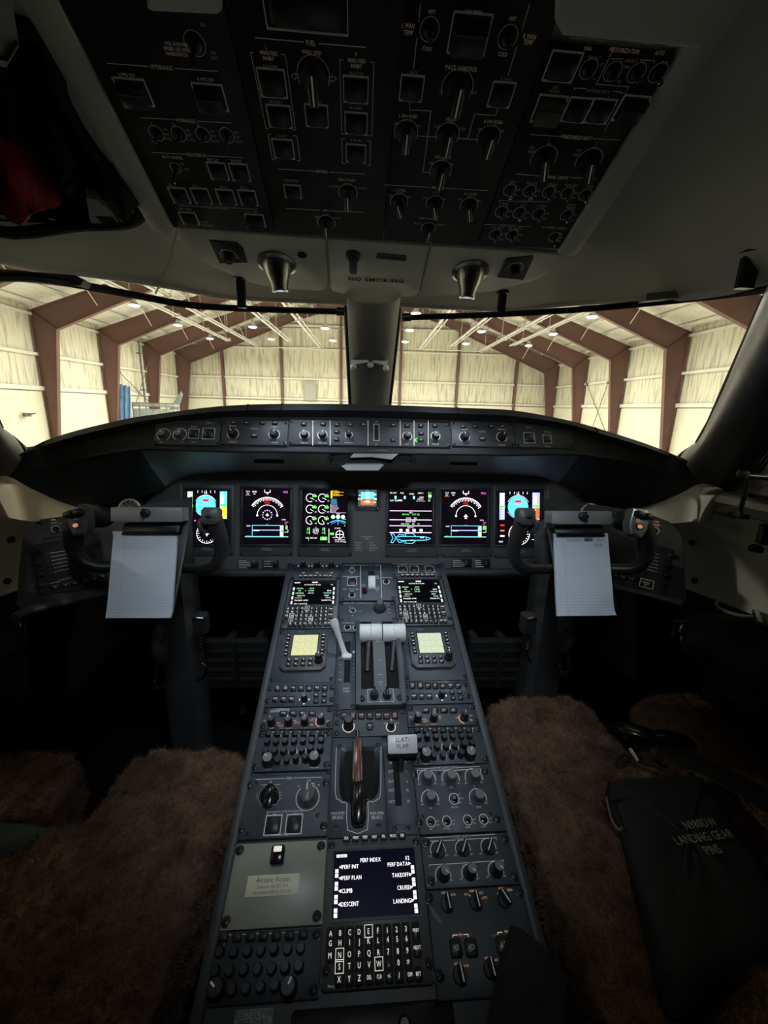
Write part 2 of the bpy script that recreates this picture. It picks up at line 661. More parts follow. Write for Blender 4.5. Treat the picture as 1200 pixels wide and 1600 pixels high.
mb = HB(); mb.box(-W, W, Y_BACK - 0.2, Y_BACK, FLOOR_H, EAVE + SLOPE * W + 0.3, 'wall_liner')
struct(mb, 'wall_hangar_back')

roof = None
for sx in (-1, 1):
    mb = HB()
    y0, y1 = Y_BACK, Y_END + 0.2
    a, b = (sx * (W + 0.4), EAVE + 0.25), (0, EAVE + SLOPE * W + 0.38)
    mb.add([(a[0], y0, a[1]), (b[0], y0, b[1]), (b[0], y1, b[1]), (a[0], y1, a[1]),
            (a[0], y0, a[1] + .2), (b[0], y0, b[1] + .2), (b[0], y1, b[1] + .2), (a[0], y1, a[1] + .2)],
           [(0, 3, 2, 1), (4, 5, 6, 7), (0, 1, 5, 4), (1, 2, 6, 5), (2, 3, 7, 6), (3, 0, 4, 7)], 'roof_lining')
    roof = struct(mb, 'ceiling_hangar_' + ('left' if sx < 0 else 'right'))
    for k in range(13):
        xx = sx * (W - 0.6 - k * 1.75)
        zz = EAVE + 0.25 + SLOPE * (W - abs(xx)) - 0.06
        p = HB(); p.box(xx - 0.05, xx + 0.05, 8, Y_END, zz - 0.12, zz + 0.10, 'girt_white'); p.build('purlin', roof)

# steel portal frames
nth = ['nearest', 'second', 'third', 'fourth', 'fifth', 'farthest']
for k in range(-2, 4):
    yf = 30.6 + BAY * k
    fr = empty('steel_frame', '%s of the rust red steel portal frames spanning the hangar' % nth[k + 2], 'frame', loc=tuple(H(0, yf, FLOOR_H)), group='rust red portal frames of the hangar')
    inv = Matrix.Translation(H(0, yf, FLOOR_H)).inverted()

    def fpart(name, poly, flanges):
        p = HB()
        v = [(x, yf - 0.02, z) for x, z in poly] + [(x, yf + 0.02, z) for x, z in poly]
        n = len(poly)
        fc = [tuple(range(n)), tuple(range(2 * n - 1, n - 1, -1))] + [(i, (i + 1) % n, n + (i + 1) % n, n + i) for i in range(n)]
        p.add(v, fc, 'rust_steel')
        for (xa, za), (xb_, zb) in flanges:
            d = np.array([xb_ - xa, zb - za]); d /= np.linalg.norm(d)
            nx, nz = -d[1] * 0.025, d[0] * 0.025
            q = [(xa - nx, za - nz), (xb_ - nx, zb - nz), (xb_ + nx, zb + nz), (xa + nx, za + nz)]
            v = [(x, yf - 0.16, z) for x, z in q] + [(x, yf + 0.16, z) for x, z in q]
            p.add(v, [(0, 1, 2, 3), (7, 6, 5, 4), (0, 4, 5, 1), (1, 5, 6, 2), (2, 6, 7, 3), (3, 7, 4, 0)], 'rust_steel')
        o = p.build(name, fr)
        o.matrix_parent_inverse = inv
        return o
    for sx in (-1, 1):
        xo = sx * (W - 0.12)
        xi_b, xi_t = xo - sx * 0.36, xo - sx * 1.55
        zt = EAVE - 0.05
        zk = EAVE - 1.20
        fpart('column', [(xo, FLOOR_H), (xi_b, FLOOR_H), (xi_t, zk), (xo, zt)], [((xo, FLOOR_H), (xo, zt)), ((xi_b, FLOOR_H), (xi_t, zk)), ((xi_t, zk), (xo, zt))])
        xm, zm = sx * 9.0, EAVE + SLOPE * (W - 9.0)
        fpart('rafter', [(xo, zt), (xi_t, zk), (xm, zm - 0.95), (0, EAVE + SLOPE * W - 1.15), (0, EAVE + SLOPE * W - 0.05), (xm, zm - 0.05)],
              [((xo, zt), (0, EAVE + SLOPE * W - 0.05)), ((xi_t, zk), (xm, zm - 0.95)), ((xm, zm - 0.95), (0, EAVE + SLOPE * W - 1.15))])
        for xs in (0.80, 0.64, 0.50, 0.36):      # flange braces
            p = HB(); x = sx * W * xs; z = EAVE + SLOPE * (W - abs(x))
            p.tube([(x, yf - 0.03, z - 1.15), (x + sx * 0.35, yf - 0.75, z + 0.05)], 0.035, 'girt_white', 5)
            o = p.build('flange_brace', fr); o.matrix_parent_inverse = inv

# long pipes under the roof
pend = [(355, 532), (405, 543), (450, 533), (500, 543), (655, 545), (705, 540), (750, 548), (797, 540)]
where = ['leftmost', 'second from left', 'third from left', 'just left of the centre post', 'just right of the centre post', 'third from right', 'second from right', 'rightmost']
for (px, py), wh in zip(pend, where):
    e = hz(px, py, 6.1)
    p = HB()
    p.tube([(e[0], 13.0, e[2] + 0.1), (e[0], e[1], e[2])], 0.085, 'pipe_white', 8)
    p.tube([(e[0] + 0.34, 13.0, e[2] + 0.1), (e[0] + 0.34, e[1], e[2])], 0.05, 'pipe_white', 6)
    for yy in np.arange(16, e[1], 5.5):
        p.tube([(e[0], yy, e[2]), (e[0], yy, max(e[2] + 0.2, EAVE + 0.2 + SLOPE * (W - abs(e[0]))))], 0.025, 'pipe_white', 5)
        p.box(e[0] - 0.1, e[0] + 0.44, yy - 0.06, yy + 0.06, e[2] - 0.1, e[2] + 0.16, 'pipe_white')
    tag(p.build('radiant_heater_tube'), 'long pale heater tube under the hangar roof, %s' % wh, 'heater', 'pale heater tubes under the hangar roof')
for (a, b, lab, mt) in (((398, 543), (496, 543), 'thin cross pipe joining the ends of the heater tubes left of the centre post', 'pipe_white'),
                    ((652, 545), (752, 549), 'thin cross pipe joining the ends of the heater tubes right of the centre post', 'pipe_white'),
                    ((405, 511), (545, 513), 'upper tie rod across the far end left of the centre post', 'pipe_dark'),
                    ((612, 513), (720, 515), 'upper tie rod across the far end right of the centre post', 'pipe_dark')):
    A, B = hy(*a, 47.0), hy(*b, 47.0)
    p = HB(); p.tube([A, B], 0.06, mt, 6)
    for q in (A, B):
        p.lathe([(0.12, -0.1), (0.12, 0.1)], mt, 6, (0, 0)); p.v[-12:] = [(v[0] + q[0], v[1] + q[1], v[2] + q[2]) for v in p.v[-12:]]
    tag(p.build('cross_pipe'), lab, 'pipe')

# high-bay lamps


def highbay(x, y, z, label):
    r = empty('highbay_lamp', label, 'lamp', loc=tuple(H(x, y, z)), group='high-bay lamps of the hangar')
    b = MB(); b.lathe([(0.10, 0.42), (0.14, 0.36), (0.16, 0.22), (0.30, 0.10), (0.36, 0.0), (0.34, 0.0), (0.27, 0.10)], 'pipe_white', 18); b.build('housing', r)
    b = MB(); b.lathe([(0.02, -0.10), (0.22, -0.07), (0.335, 0.0), (0.335, 0.02)], 'lamp_lens', 18); b.build('lens', r)
    b = MB(); b.tube([(0, 0, 0.42), (0, 0, max(0.5, EAVE + 0.2 + SLOPE * (W - abs(x)) - z))], 0.02, 'pipe_dark', 5); b.build('cord', r)
    ld = bpy.data.lights.new('highbay_light', 'AREA'); ld.shape = 'DISK'; ld.size = 0.7
    ld.energy = HIGHBAY_WATTS; ld.color = (1.0, 0.95, 0.83); ld.spread = math.radians(170)
    lo = bpy.data.objects.new('highbay_light', ld); COL.objects.link(lo); lo.parent = r; lo.location = (0, 0, -0.13)
    return r


HIGHBAY = [(210, 477, 'left of the windscreen, topmost and largest'), (278, 508, 'left side, below the largest left lamp'), (328, 529, 'lowest of the leftmost row'),
           (350, 483, 'behind the left curtain rail near its bracket'), (395, 511, 'middle of the second row from the left'), (424, 530, 'lowest of the second row from the left'),
           (487, 487, 'at the rail left of the centre post'), (508, 513, 'middle one just left of the centre post'), (520, 532, 'lowest one just left of the centre post'),
           (650, 490, 'at the left end of the right rail'), (640, 516, 'middle one just right of the centre post'), (633, 534, 'lowest one just right of the centre post'),
           (752, 518, 'middle of the second row from the right'), (728, 537, 'lowest of the second row from the right'), (864, 522, 'middle of the rightmost row'),
           (826, 540, 'lowest of the rightmost row'), (925, 495, 'right side, topmost and largest')]
for px, py, wh in HIGHBAY:
    p = hz(px, py, 6.3)
    if p[1] > Y_END - 1.5:
        p = hy(px, py, Y_END - 1.5)
    highbay(p[0], p[1], p[2], 'lit warm white high-bay lamp %s' % wh)
for yy in (21.0, 11.0, 1.0, -10.0):
    for xx, cn in ((-15.5, 'far left'), (-5.2, 'left'), (5.2, 'right'), (15.5, 'far right')):
        if -5 < yy < 15 and abs(xx) < 10: continue
        highbay(xx, yy, 6.6, 'high-bay lamp out of view, %s in the row %s' % (cn, {21.0: 'just ahead of the nose', 11.0: 'over the nose', 1.0: 'over the cockpit', -10.0: 'over the cabin'}[yy]))

# things along the hangar walls
def cloth_sheet(name, corners, mat, label, n=14, amp=0.12):
    a, b, c, d = [np.array(q, float) for q in corners]     # tl tr br bl
    p = HB(); rows = []
    for off in (0.0,):
        for i in range(n + 1):
            t = i / n; r = []
            for j in range(n + 1):
                s = j / n
                q = lerp(lerp(a, b, s), lerp(d, c, s), t)
                q = q + np.array([0, amp * math.sin(s * 17 + t * 2) * (0.3 + 0.7 * t), -0.12 * math.sin(s * math.pi * 3) ** 2 * (1 - t)])
                r.append(tuple(q))
            rows.append(r)
    p.grid(rows, mat)
    o = p.build(name)
    sm = o.modifiers.new('thickness', 'SOLIDIFY'); sm.thickness = 0.04
    return tag(o, label, 'tarp')


cloth_sheet('hanging_tarp', [hy(183, 598, 38.6), hy(204, 603, 38.6), hy(207, 670, 38.6), hy(187, 670, 38.6)], 'tarp_blue', 'blue tarp hanging beside a left hangar column')
cloth_sheet('draped_cover', [hy(283, 611, 43.2), hy(286, 616, 43.2), hy(277, 650, 43.2), hy(258, 650, 43.2)], 'tarp_grey', 'grey green cover draped beside the far left columns', amp=0.06)
A, B = hy(206, 629, 39.5), hy(270, 631, 39.5)
p = empty('work_platform', 'low grey work platform with rails along the left hangar wall', 'platform', loc=tuple(H(A[0], A[1], FLOOR_H)))
inv = Matrix.Translation(H(A[0], A[1], FLOOR_H)).inverted()
for nm, z0, z1, mt in (('deck', -0.35, -0.15, 'tarp_grey'), ('base', FLOOR_H, -0.6, 'tarp_grey'), ('hand_rail', A[2] - 0.05, A[2] + 0.04, 'pipe_dark'), ('knee_rail', A[2] - 0.35, A[2] - 0.29, 'pipe_dark')):
    q = HB(); q.box(A[0], B[0], A[1], A[1] + (1.2 if 'rail' not in nm else 0.06), min(z0, z1), max(z0, z1), mt); q.build(nm, p).matrix_parent_inverse = inv
for k in range(7):
    x = lerp(A[0], B[0], k / 6); q = HB(); q.box(x - 0.03, x + 0.03, A[1], A[1] + 0.06, FLOOR_H, A[2], 'pipe_dark'); q.build('rail_post', p).matrix_parent_inverse = inv
A, B = hy(475, 597, Y_END - 0.6), hy(494, 626, Y_END - 0.6)
p = HB(); p.box(A[0], B[0], Y_END - 0.55, Y_END - 0.3, B[2], A[2], 'box_grey'); p.box(A[0] + .1, B[0] - .1, Y_END - 0.58, Y_END - 0.55, B[2] + .1, A[2] - .1, 'box_grey')
tag(p.build('electrical_cabinet'), 'grey electrical cabinet on the far hangar wall', 'cabinet')
for i, (a, b) in enumerate((((917, 600), (952, 690)), ((950, 598), (918, 690)), ((187, 582), (245, 640)), ((240, 540), (212, 632)))):
    xw = (W - 0.3 - 0.15 * (i % 2)) * (1 if i < 2 else -1)
    A, B = hx(*a, xw), hx(*b, xw)
    p = HB(); p.tube([A, B], 0.035, 'pipe_dark', 5)
    p.box(A[0] - .08, A[0] + .08, A[1] - .1, A[1] + .1, A[2] - .1, A[2] + .1, 'pipe_dark')
    p.box(B[0] - .08, B[0] + .08, B[1] - .1, B[1] + .1, B[2] - .1, B[2] + .1, 'pipe_dark')
    tag(p.build('brace_rod'), 'thin dark cross brace rod on the %s hangar wall, %s' % ('right' if i < 2 else 'left', 'falling away from the viewer' if i in (1, 3) else 'falling toward the viewer'), 'brace')
A, B = hx(216, 532, -W + 0.6), hx(228, 628, -W + 0.6)
p = HB(); p.tube([A, (A[0], A[1], B[2])], 0.09, 'pipe_dark', 7); p.tube([(A[0], A[1], A[2]), (A[0] + 0.3, A[1] + 0.1, A[2] + 0.12)], 0.05, 'pipe_dark', 6)
for t in (0.2, 0.8): p.box(A[0] - .3, A[0] + .1, A[1] - .15, A[1] + .15, lerp(A[2], B[2], t) - .05, lerp(A[2], B[2], t) + .05, 'pipe_dark')
tag(p.build('downpipe'), 'dark vertical pipe in the third bay of the left hangar wall', 'pipe')
A = hx(42, 648, -W + 0.3)
p = HB(); p.box(A[0] - .1, A[0] + .1, A[1] - .25, A[1] + .25, A[2] - .12, A[2] + .12, 'pipe_dark'); p.tube([(A[0] + .1, A[1], A[2]), (A[0] + .5, A[1] + .1, A[2] + .1)], .05, 'pipe_dark', 6)
tag(p.build('wall_valve'), 'small dark valve on the lower left hangar wall', 'valve')

# ================================================================== cockpit shell
SO = math.tan(math.radians(24.5))
OVH_O = EYE + ray(569, 369) * 0.70          # lower edge of the overhead panel
Y_OV, Z_OV = OVH_O[1], OVH_O[2]
BROW_SLOPE = 0.29
OVH = Fr((XM, Y_OV, Z_OV), (1, 0, 0), (0, -1, SO))


def z_mid(y):
    if y > Y_OV:
        return Z_OV - (y - Y_OV) * BROW_SLOPE
    yy = max(y, 0.38)
    return Z_OV + (Y_OV - yy) * SO


def z_ceil(x, y):
    d = max(0.0, abs(x - XM) - 0.365)
    return z_mid(y) + 0.006 - 1.75 * d * d


def y_edge(x):          # windscreen upper edge, seen from above
    return 1.01 - 2.8 * max(0.0, abs(x - XM) - 0.30) ** 2


def ceil_ray(px, py, lift=0.0):
    """where the view ray meets the ceiling"""
    d = ray(px, py)
    lo, hi = 0.05, 3.0
    for _ in range(60):
        m = (lo + hi) / 2
        p = EYE + d * m
        if p[2] > z_ceil(p[0], p[1]) - lift: hi = m
        else: lo = m
    return EYE + d * lo


# --- ceiling lining with an opening at the left for the stowage pocket
POCKET = [(-30, 40), (55, 45), (85, 100), (96, 150), (140, 225), (195, 290), (226, 318), (205, 345), (130, 350), (-30, 345)]
pocket3 = [ceil_ray(*p) for p in POCKET]
pk = np.array([(p[0], p[1]) for p in pocket3])


def in_poly(x, y, P):
    c = False
    j = len(P) - 1
    for i in range(len(P)):
        if (P[i][1] > y) != (P[j][1] > y) and x < (P[j][0] - P[i][0]) * (y - P[i][1]) / (P[j][1] - P[i][1]) + P[i][0]:
            c = not c
        j = i
    return c


mb = MB()
nx, ny = 150, 150
xs = np.linspace(XM - 0.72, XM + 0.72, nx + 1)
V = np.zeros((nx + 1, ny + 1, 3))
for i, x in enumerate(xs):
    ye = y_edge(x)
    for j in range(ny + 1):
        y = lerp(-0.75, ye, j / ny)
        V[i, j] = (x, y, z_ceil(x, y))
verts = V.reshape(-1, 3)
faces = []
for i in range(nx):
    for j in range(ny):
        c = (V[i, j] + V[i + 1, j + 1]) / 2
        if in_poly(c[0], c[1], pk):
            continue
        a = i * (ny + 1) + j
        faces.append((a, a + ny + 1, a + ny + 2, a + 1))
mb.add(verts, faces, 'liner')
# rolled lower lip along the windscreen
lip = [(x, y_edge(x) + 0.004, z_ceil(x, y_edge(x)) + 0.006) for x in np.linspace(XM - 0.72, XM + 0.72, 60)]
mb.tube(lip, 0.011, 'liner', 10)
ceiling = struct(mb, 'ceiling')
# outer skin above, keeps the hangar light out
mb = MB()
rows = []
for i in range(0, nx + 1, 5):
    rows.append([(V[i, j][0] * 1.0, V[i, j][1], V[i, j][2] + (0.16 if 5 < i < nx - 5 and j < ny - 12 else 0.03)) for j in range(0, ny + 1, 5)])
mb.grid(rows, 'dark_shell')
struct(mb, 'ceiling_outer_skin')

# pocket: rim, dark inside, red cover and straps
rim = pocket3 + [pocket3[0]]
pr = empty('stowage_pocket', 'black trimmed stowage pocket cut in the ceiling lining at left', 'pocket', loc=tuple(np.mean(pocket3, axis=0)))
pinv = Matrix.Translation(np.mean(pocket3, axis=0)).inverted()
mb = MB(); mb.tube([p + np.array([0, 0, -0.001]) for p in curve(pocket3 + [pocket3[0]], 6)[:-1]], 0.009, 'rubber', 8, closed=True)
mb.build('rim_trim', pr).matrix_parent_inverse = pinv
mb = MB(); cc = np.mean(pocket3, axis=0)
top = [p * 0.93 + cc * 0.07 + np.array([0, 0, 0.13]) for p in pocket3]
n = len(pocket3)
mb.add(pocket3 + top, [(i, (i + 1) % n, n + (i + 1) % n, n + i) for i in range(n)] + [tuple(range(n, 2 * n))], 'rubber')
mb.build('liner', pr).matrix_parent_inverse = pinv


def blob_cloth(pts_px, lift, mat, n=18, amp=0.008, seed=1):
    """a bulging crumpled cloth over a px outline on the ceiling"""
    r = np.random.default_rng(seed)
    P = np.array([ceil_ray(*p, lift=lift) for p in pts_px])
    c = P.mean(0)
    m = MB(); rows = []
    K = 9
    for k in range(K + 1):
        t = k / K
        rr = []
        for q in curve(list(P) + [P[0]], 4)[:-1]:
            b = c + (q - c) * t
            b = b + np.array([0, 0, -0.035 * (1 - t * t) + 0.02 * t])
            b = b + np.array([0, 0, 1]) * amp * math.sin(b[0] * 90 + b[1] * 60) + r.normal(0, amp * 0.18, 3)
            rr.append(b)
        rr.append(rr[0])
        rows.append(rr)
    m.grid(rows, mat)
    return m


m = blob_cloth([(-30, 205), (30, 220), (70, 275), (98, 310), (95, 330), (60, 343), (-30, 340)], -0.005, 'red_cloth', seed=3)
tag(m.build('stowed_cover'), 'crumpled dark red cloth cover in the ceiling pocket', 'cover')
m = blob_cloth([(-30, 60), (40, 60), (80, 130), (140, 230), (190, 290), (180, 330), (130, 340), (95, 290), (40, 210), (-30, 195)], -0.02, 'fabric_black', amp=0.012, seed=5)
tag(m.build('stowed_bag'), 'black fabric bag bundled behind the red cover in the ceiling pocket', 'bag')
m = blob_cloth([(160, 268), (195, 275), (228, 318), (205, 332), (165, 330)], 0.012, 'rubber', amp=0.004, seed=8)
tag(m.build('stowage_pad'), 'smooth black pad at the front corner of the ceiling pocket', 'pad')
mb = MB()
a = [ceil_ray(*p, lift=0.006) for p in ((135, 310), (152, 312), (195, 356), (148, 356), (140, 345))]
mb.add([*a, *[q + np.array([0, 0, 0.012]) for q in a]], [(0, 1, 2, 3, 4), (9, 8, 7, 6, 5)] + [(i, (i + 1) % 5, 5 + (i + 1) % 5, 5 + i) for i in range(5)], 'liner_grey')
a = [ceil_ray(*p, lift=0.0075) for p in ((150, 338), (176, 340), (190, 355), (165, 355))]
mb.add(a, [(0, 1, 2, 3)], 'rubber')
tag(mb.build('pocket_latch_plate'), 'small grey latch plate at the lower corner of the ceiling pocket', 'plate')
mb = MB()
c = [ceil_ray(*p, lift=0.03) for p in ((-40, -40), (10, -40), (22, 30), (30, 72), (10, 106), (-40, 92))]
mb.add([*c, *[q + np.array([0, 0, 0.05]) for q in c]], [tuple(range(6)), tuple(range(11, 5, -1))] + [(i, (i + 1) % 6, 6 + (i + 1) % 6, 6 + i) for i in range(6)], 'liner_grey')
mb.tube([ceil_ray(*p, lift=0.033) for p in ((-40, 80), (10, 92), (26, 66))], 0.002, 'rubber', 5)
tag(mb.build('padded_flap'), 'pale grey padded flap hanging at the upper left corner', 'flap')

# --- seams of the lining left of the overhead console
mb = MB()
mb.tube(curve([ceil_ray(*p, lift=-0.001) for p in ((243, 458), (262, 415), (272, 375), (276, 362))], 8), 0.0022, 'liner_grey', 6)
mb.build('lining_seam', ceiling)

# --- windscreen: centre post, panes, side pillars
post = empty('windscreen_post', 'grey centre post between the two windscreens with alignment balls', 'post', loc=tuple(at(577, 560, 1.2)))
pinv = Matrix.Translation(at(577, 560, 1.2)).inverted()
mb = MB()
rows = []
for t in np.linspace(-0.12, 1, 14):
    yy = lerp(1.0, 1.42, t)
    py = lerp(478, 640, t)
    l = at(lerp(541, 549, t), py, yy); r = at(lerp(625, 607, t), py, yy)
    w = r - l
    nrm = np.array([0, -0.55, -0.83])
    rr = []
    for s in np.linspace(-0.08, 1.08, 13):
        e = 1 - (2 * s - 1) ** 2
        bulge = 0.030 * max(0, e) ** 0.5 if 0 <= s <= 1 else -0.02
        rr.append(l + w * min(max(s, 0.0), 1.0) + nrm * (bulge if 0 <= s <= 1 else -0.03))
    rows.append(rr)
mb.grid(rows, 'post_grey')
o = mb.build('post_cover', post); o.matrix_parent_inverse = pinv
mb = MB()
for s, b in ((0, (0.0, -0.02)), (1, (0.0, 0.02))):
    pts = [at(lerp((540, 626)[s], (547, 609)[s], t), lerp(480, 640, t), lerp(1.005, 1.425, t)) + np.array([0, 0.012, 0.012]) for t in np.linspace(0, 1, 8)]
    mb.tube(pts, 0.006, 'rubber', 6)
mb.build('gasket', post).matrix_parent_inverse = pinv
# recessed hood with the alignment balls
for k, (px, py) in enumerate(((552, 573), (578.5, 570), (603, 575))):
    c = at(px, py, 1.17)
    mb = MB(); mb.lathe([(0.0086 * math.sin(a), -0.0086 * math.cos(a)) for a in np.linspace(0.1, 3.04, 10)], 'ivory', 14)
    mb.build('alignment_ball', post, mat=None, loc=c).matrix_parent_inverse = pinv
for a, b in (((548, 566), (576, 561)), ((582, 561), (606, 567))):
    A, B = at(*a, 1.165), at(*b, 1.165)
    mb = MB()
    d = np.array([0, -0.012, 0]); u = np.array([0, 0.0, 0.0075])
    mb.add([A - u, B - u, B + u, A + u, A - u - d, B - u - d, B + u - d, A + u - d], [(0, 1, 2, 3), (7, 6, 5, 4), (0, 4, 5, 1), (1, 5, 6, 2), (2, 6, 7, 3), (3, 7, 4, 0)], 'ivory')
    mb.build('alignment_bar', post).matrix_parent_inverse = pinv
mb = MB()
A, B, Cc = at(547, 563, 1.17), at(579, 540, 1.10), at(607, 565, 1.17)
D = at(579, 561, 1.155)
mb.add([A, B, Cc, D, A + np.array([0, .03, 0]), B + np.array([0, .03, .0]), Cc + np.array([0, .03, 0]), D + np.array([0, .03, 0])],
       [(0, 3, 1), (3, 2, 1), (0, 4, 7, 3), (3, 7, 6, 2), (0, 1, 5, 4), (1, 2, 6, 5)], 'post_grey')
mb.build('alignment_hood', post).matrix_parent_inverse = pinv

for sx, side in ((1, 'right'), (-1, 'left')):
    # panes
    mb = MB(); rows = []
    for t in np.linspace(0, 1, 11):
        rr = []
        for s in np.linspace(0, 1, 25):
            x_t = XM + sx * lerp(0.05, 0.70, s)
            top_ = np.array([x_t, y_edge(x_t) + 0.01, z_ceil(x_t, y_edge(x_t)) + 0.015])
            x_b = XM + sx * lerp(0.055, 0.93, s)
            bot = np.array([x_b, lerp(1.46, 0.99, s ** 1.8), lerp(1.27, 1.17, s ** 2)])
            q = lerp(top_, bot, t) + np.array([0, 0.03, 0.03]) * math.sin(t * math.pi)
            rr.append(q)
        rows.append(rr)
    mb.grid(rows, 'windshield_glass')
    o = struct(mb, 'window_1' if sx < 0 else 'window_2')
    # side pillar
    base = np.array([XM + sx * 0.875, 0.975, 1.13])
    topp = np.array([XM + sx * 0.70, 0.55, 1.56])
    if sx > 0:
        base = at(1130, 735, 0.96); topp = at(1290, 490, 0.60)
        BASE_R, TOP_R = base, topp
    else:
        base = np.array([2 * XM - BASE_R[0], BASE_R[1], BASE_R[2]]); topp = np.array([2 * XM - TOP_R[0], TOP_R[1], TOP_R[2]])
    pil = empty('windscreen_pillar', 'black %s windscreen pillar with flared padded base' % side, 'pillar', loc=tuple(base))
    pi = Matrix.Translation(base).inverted()
    mb = MB()
    ax = (topp - base); L = np.linalg.norm(ax); ax = ax / L
    mb.tube([base - ax * 0.03, base + ax * 0.005, base + ax * 0.03, base + ax * 0.075, base + ax * 0.15, base + ax * L * 0.6, topp, base + ax * L * 1.45], [0.098, 0.096, 0.088, 0.077, 0.073, 0.073, 0.078, 0.085], 'pillar', 28)
    mb.build('pillar_cover', pil).matrix_parent_inverse = pi
    mb = MB()
    mb.tube([base - ax * 0.045, base - ax * 0.02], [0.110, 0.103], 'rubber', 28)
    mb.build('base_ring', pil).matrix_parent_inverse = pi
    mb = MB()
    fw = np.array([-sx * 0.60, 0.62, 0.5]); fw -= ax * fw.dot(ax); fw /= np.linalg.norm(fw)
    mb.tube([base + ax * 0.06 + fw * 0.078, base + ax * 0.16 + fw * 0.074, topp + fw * 0.079], 0.006, 'rubber', 6)
    mb.build('gasket', pil).matrix_parent_inverse = pi
    mb = MB()
    for k in range(3):
        q = np.array([-sx * 0.25, -0.8, 0.2]); q -= ax * q.dot(ax); q /= np.linalg.norm(q)
        side_v = np.cross(ax, q)
        a0 = base + ax * 0.10 + q * 0.070 + side_v * (-0.015 - 0.016 * k) * sx
        mb.tube([a0, a0 + ax * 0.22], 0.004, 'black_gloss', 6)
    mb.build('rib', pil).matrix_parent_inverse = pi

# dark vent assembly on the right pillar
A = at(1180, 668, 0.80)
v = empty('air_gasper', 'black ribbed air outlet box fixed to the right windscreen pillar', 'vent', loc=tuple(A))
mb = MB(); mb.box(-0.02, 0.10, -0.03, 0.06, -0.055, 0.06, 'black_gloss', 0.012); mb.build('body', v)
for k in range(5):
    mb = MB(); mb.box(-0.024, -0.018, -0.03, 0.05, -0.05 + k * 0.022, -0.042 + k * 0.022, 'black', 0); mb.build('vane', v)
mb = MB(); mb.box(0.012, 0.03, -0.036, -0.03, 0.0, 0.008, 'steel', 0); mb.build('badge', v)

# --- curtain rails along the windscreens
for nm, pts, ends, lab in (('left', [(-60, 424, .62), (0, 432, .66), (60, 434, .70), (130, 446, .76), (220, 463, .84), (300, 477, .90), (400, 483, .96), (535, 487, .985)], (1,), 'left'),
                           ('right', [(632, 496, .985), (760, 492, .965), (900, 484, .91), (1030, 472, .83), (1120, 462, .76), (1200, 452, .69), (1270, 442, .63)], (0,), 'right')):
    rl = empty('curtain_rail', 'curved black curtain rail under the ceiling across the %s windscreen' % lab, 'rail', loc=tuple(at(*pts[4])))
    ri = Matrix.Translation(at(*pts[4])).inverted()
    c = curve([at(*p) for p in pts], 8)
    mb = MB(); mb.tube(c, 0.0062, 'rail_black', 8); mb.build('rail', rl).matrix_parent_inverse = ri
    e = c[-1] if nm == 'left' else c[0]
    d = (c[-1] - c[-2]) if nm == 'left' else (c[0] - c[1]); d /= np.linalg.norm(d)
    mb = MB(); mb.tube([e - d * 0.014, e + d * 0.003, e + d * 0.006], [0.0088, 0.0088, 0.006], 'rail_black', 10); mb.build('end_cap', rl).matrix_parent_inverse = ri
    for (px, py0, py1, yy, ww) in (((376, 440, 483, .945, .009),) if nm == 'left' else ((785, 463, 490, .957, .009), (1173, 402, 455, .71, .015))):
        a, b = at(px, py0, yy - 0.01), at(px, py1, yy)
        mb = MB(); mb.box(-ww, ww, -0.006, 0.006, b[2] - a[2], 0.012, 'rail_black', 0.003)
        mb.lathe([(ww * 1.5, 0.004), (ww * 1.5, 0.014)], 'rail_black', 12)
        mb.build('rail_bracket', rl, loc=a).matrix_parent_inverse = ri
# folded sun visors above the rails
for lab, pts, yy in (('left', [(-40, 430), (0, 433), (126, 446), (131, 438), (118, 430), (0, 420), (-40, 418)], .74), ('right', [(1008, 470), (1100, 462), (1180, 452), (1180, 440), (1100, 450), (1012, 458)], .80)):
    mb = MB()
    f_ = [at(*p, yy) for p in pts]; b_ = [q + np.array([0, 0.02, 0.0]) for q in f_]; n = len(pts)
    mb.add(f_ + b_, [tuple(range(n)), tuple(range(2 * n - 1, n - 1, -1))] + [(i, (i + 1) % n, n + (i + 1) % n, n + i) for i in range(n)], 'post_grey')
    tag(mb.build('sun_visor'), 'grey sun visor folded up behind the %s curtain rail' % lab, 'visor')

# --- side walls
def side_profile(y, sx):
    """cross-section outline of the sidewall, window sill down to the console ledge"""
    w = 0.93
    return [(XM + sx * 0.870, 1.120), (XM + sx * 0.895, 1.095), (XM + sx * 0.925, 1.01), (XM + sx * 0.925, 0.90), (XM + sx * 0.90, 0.835)]


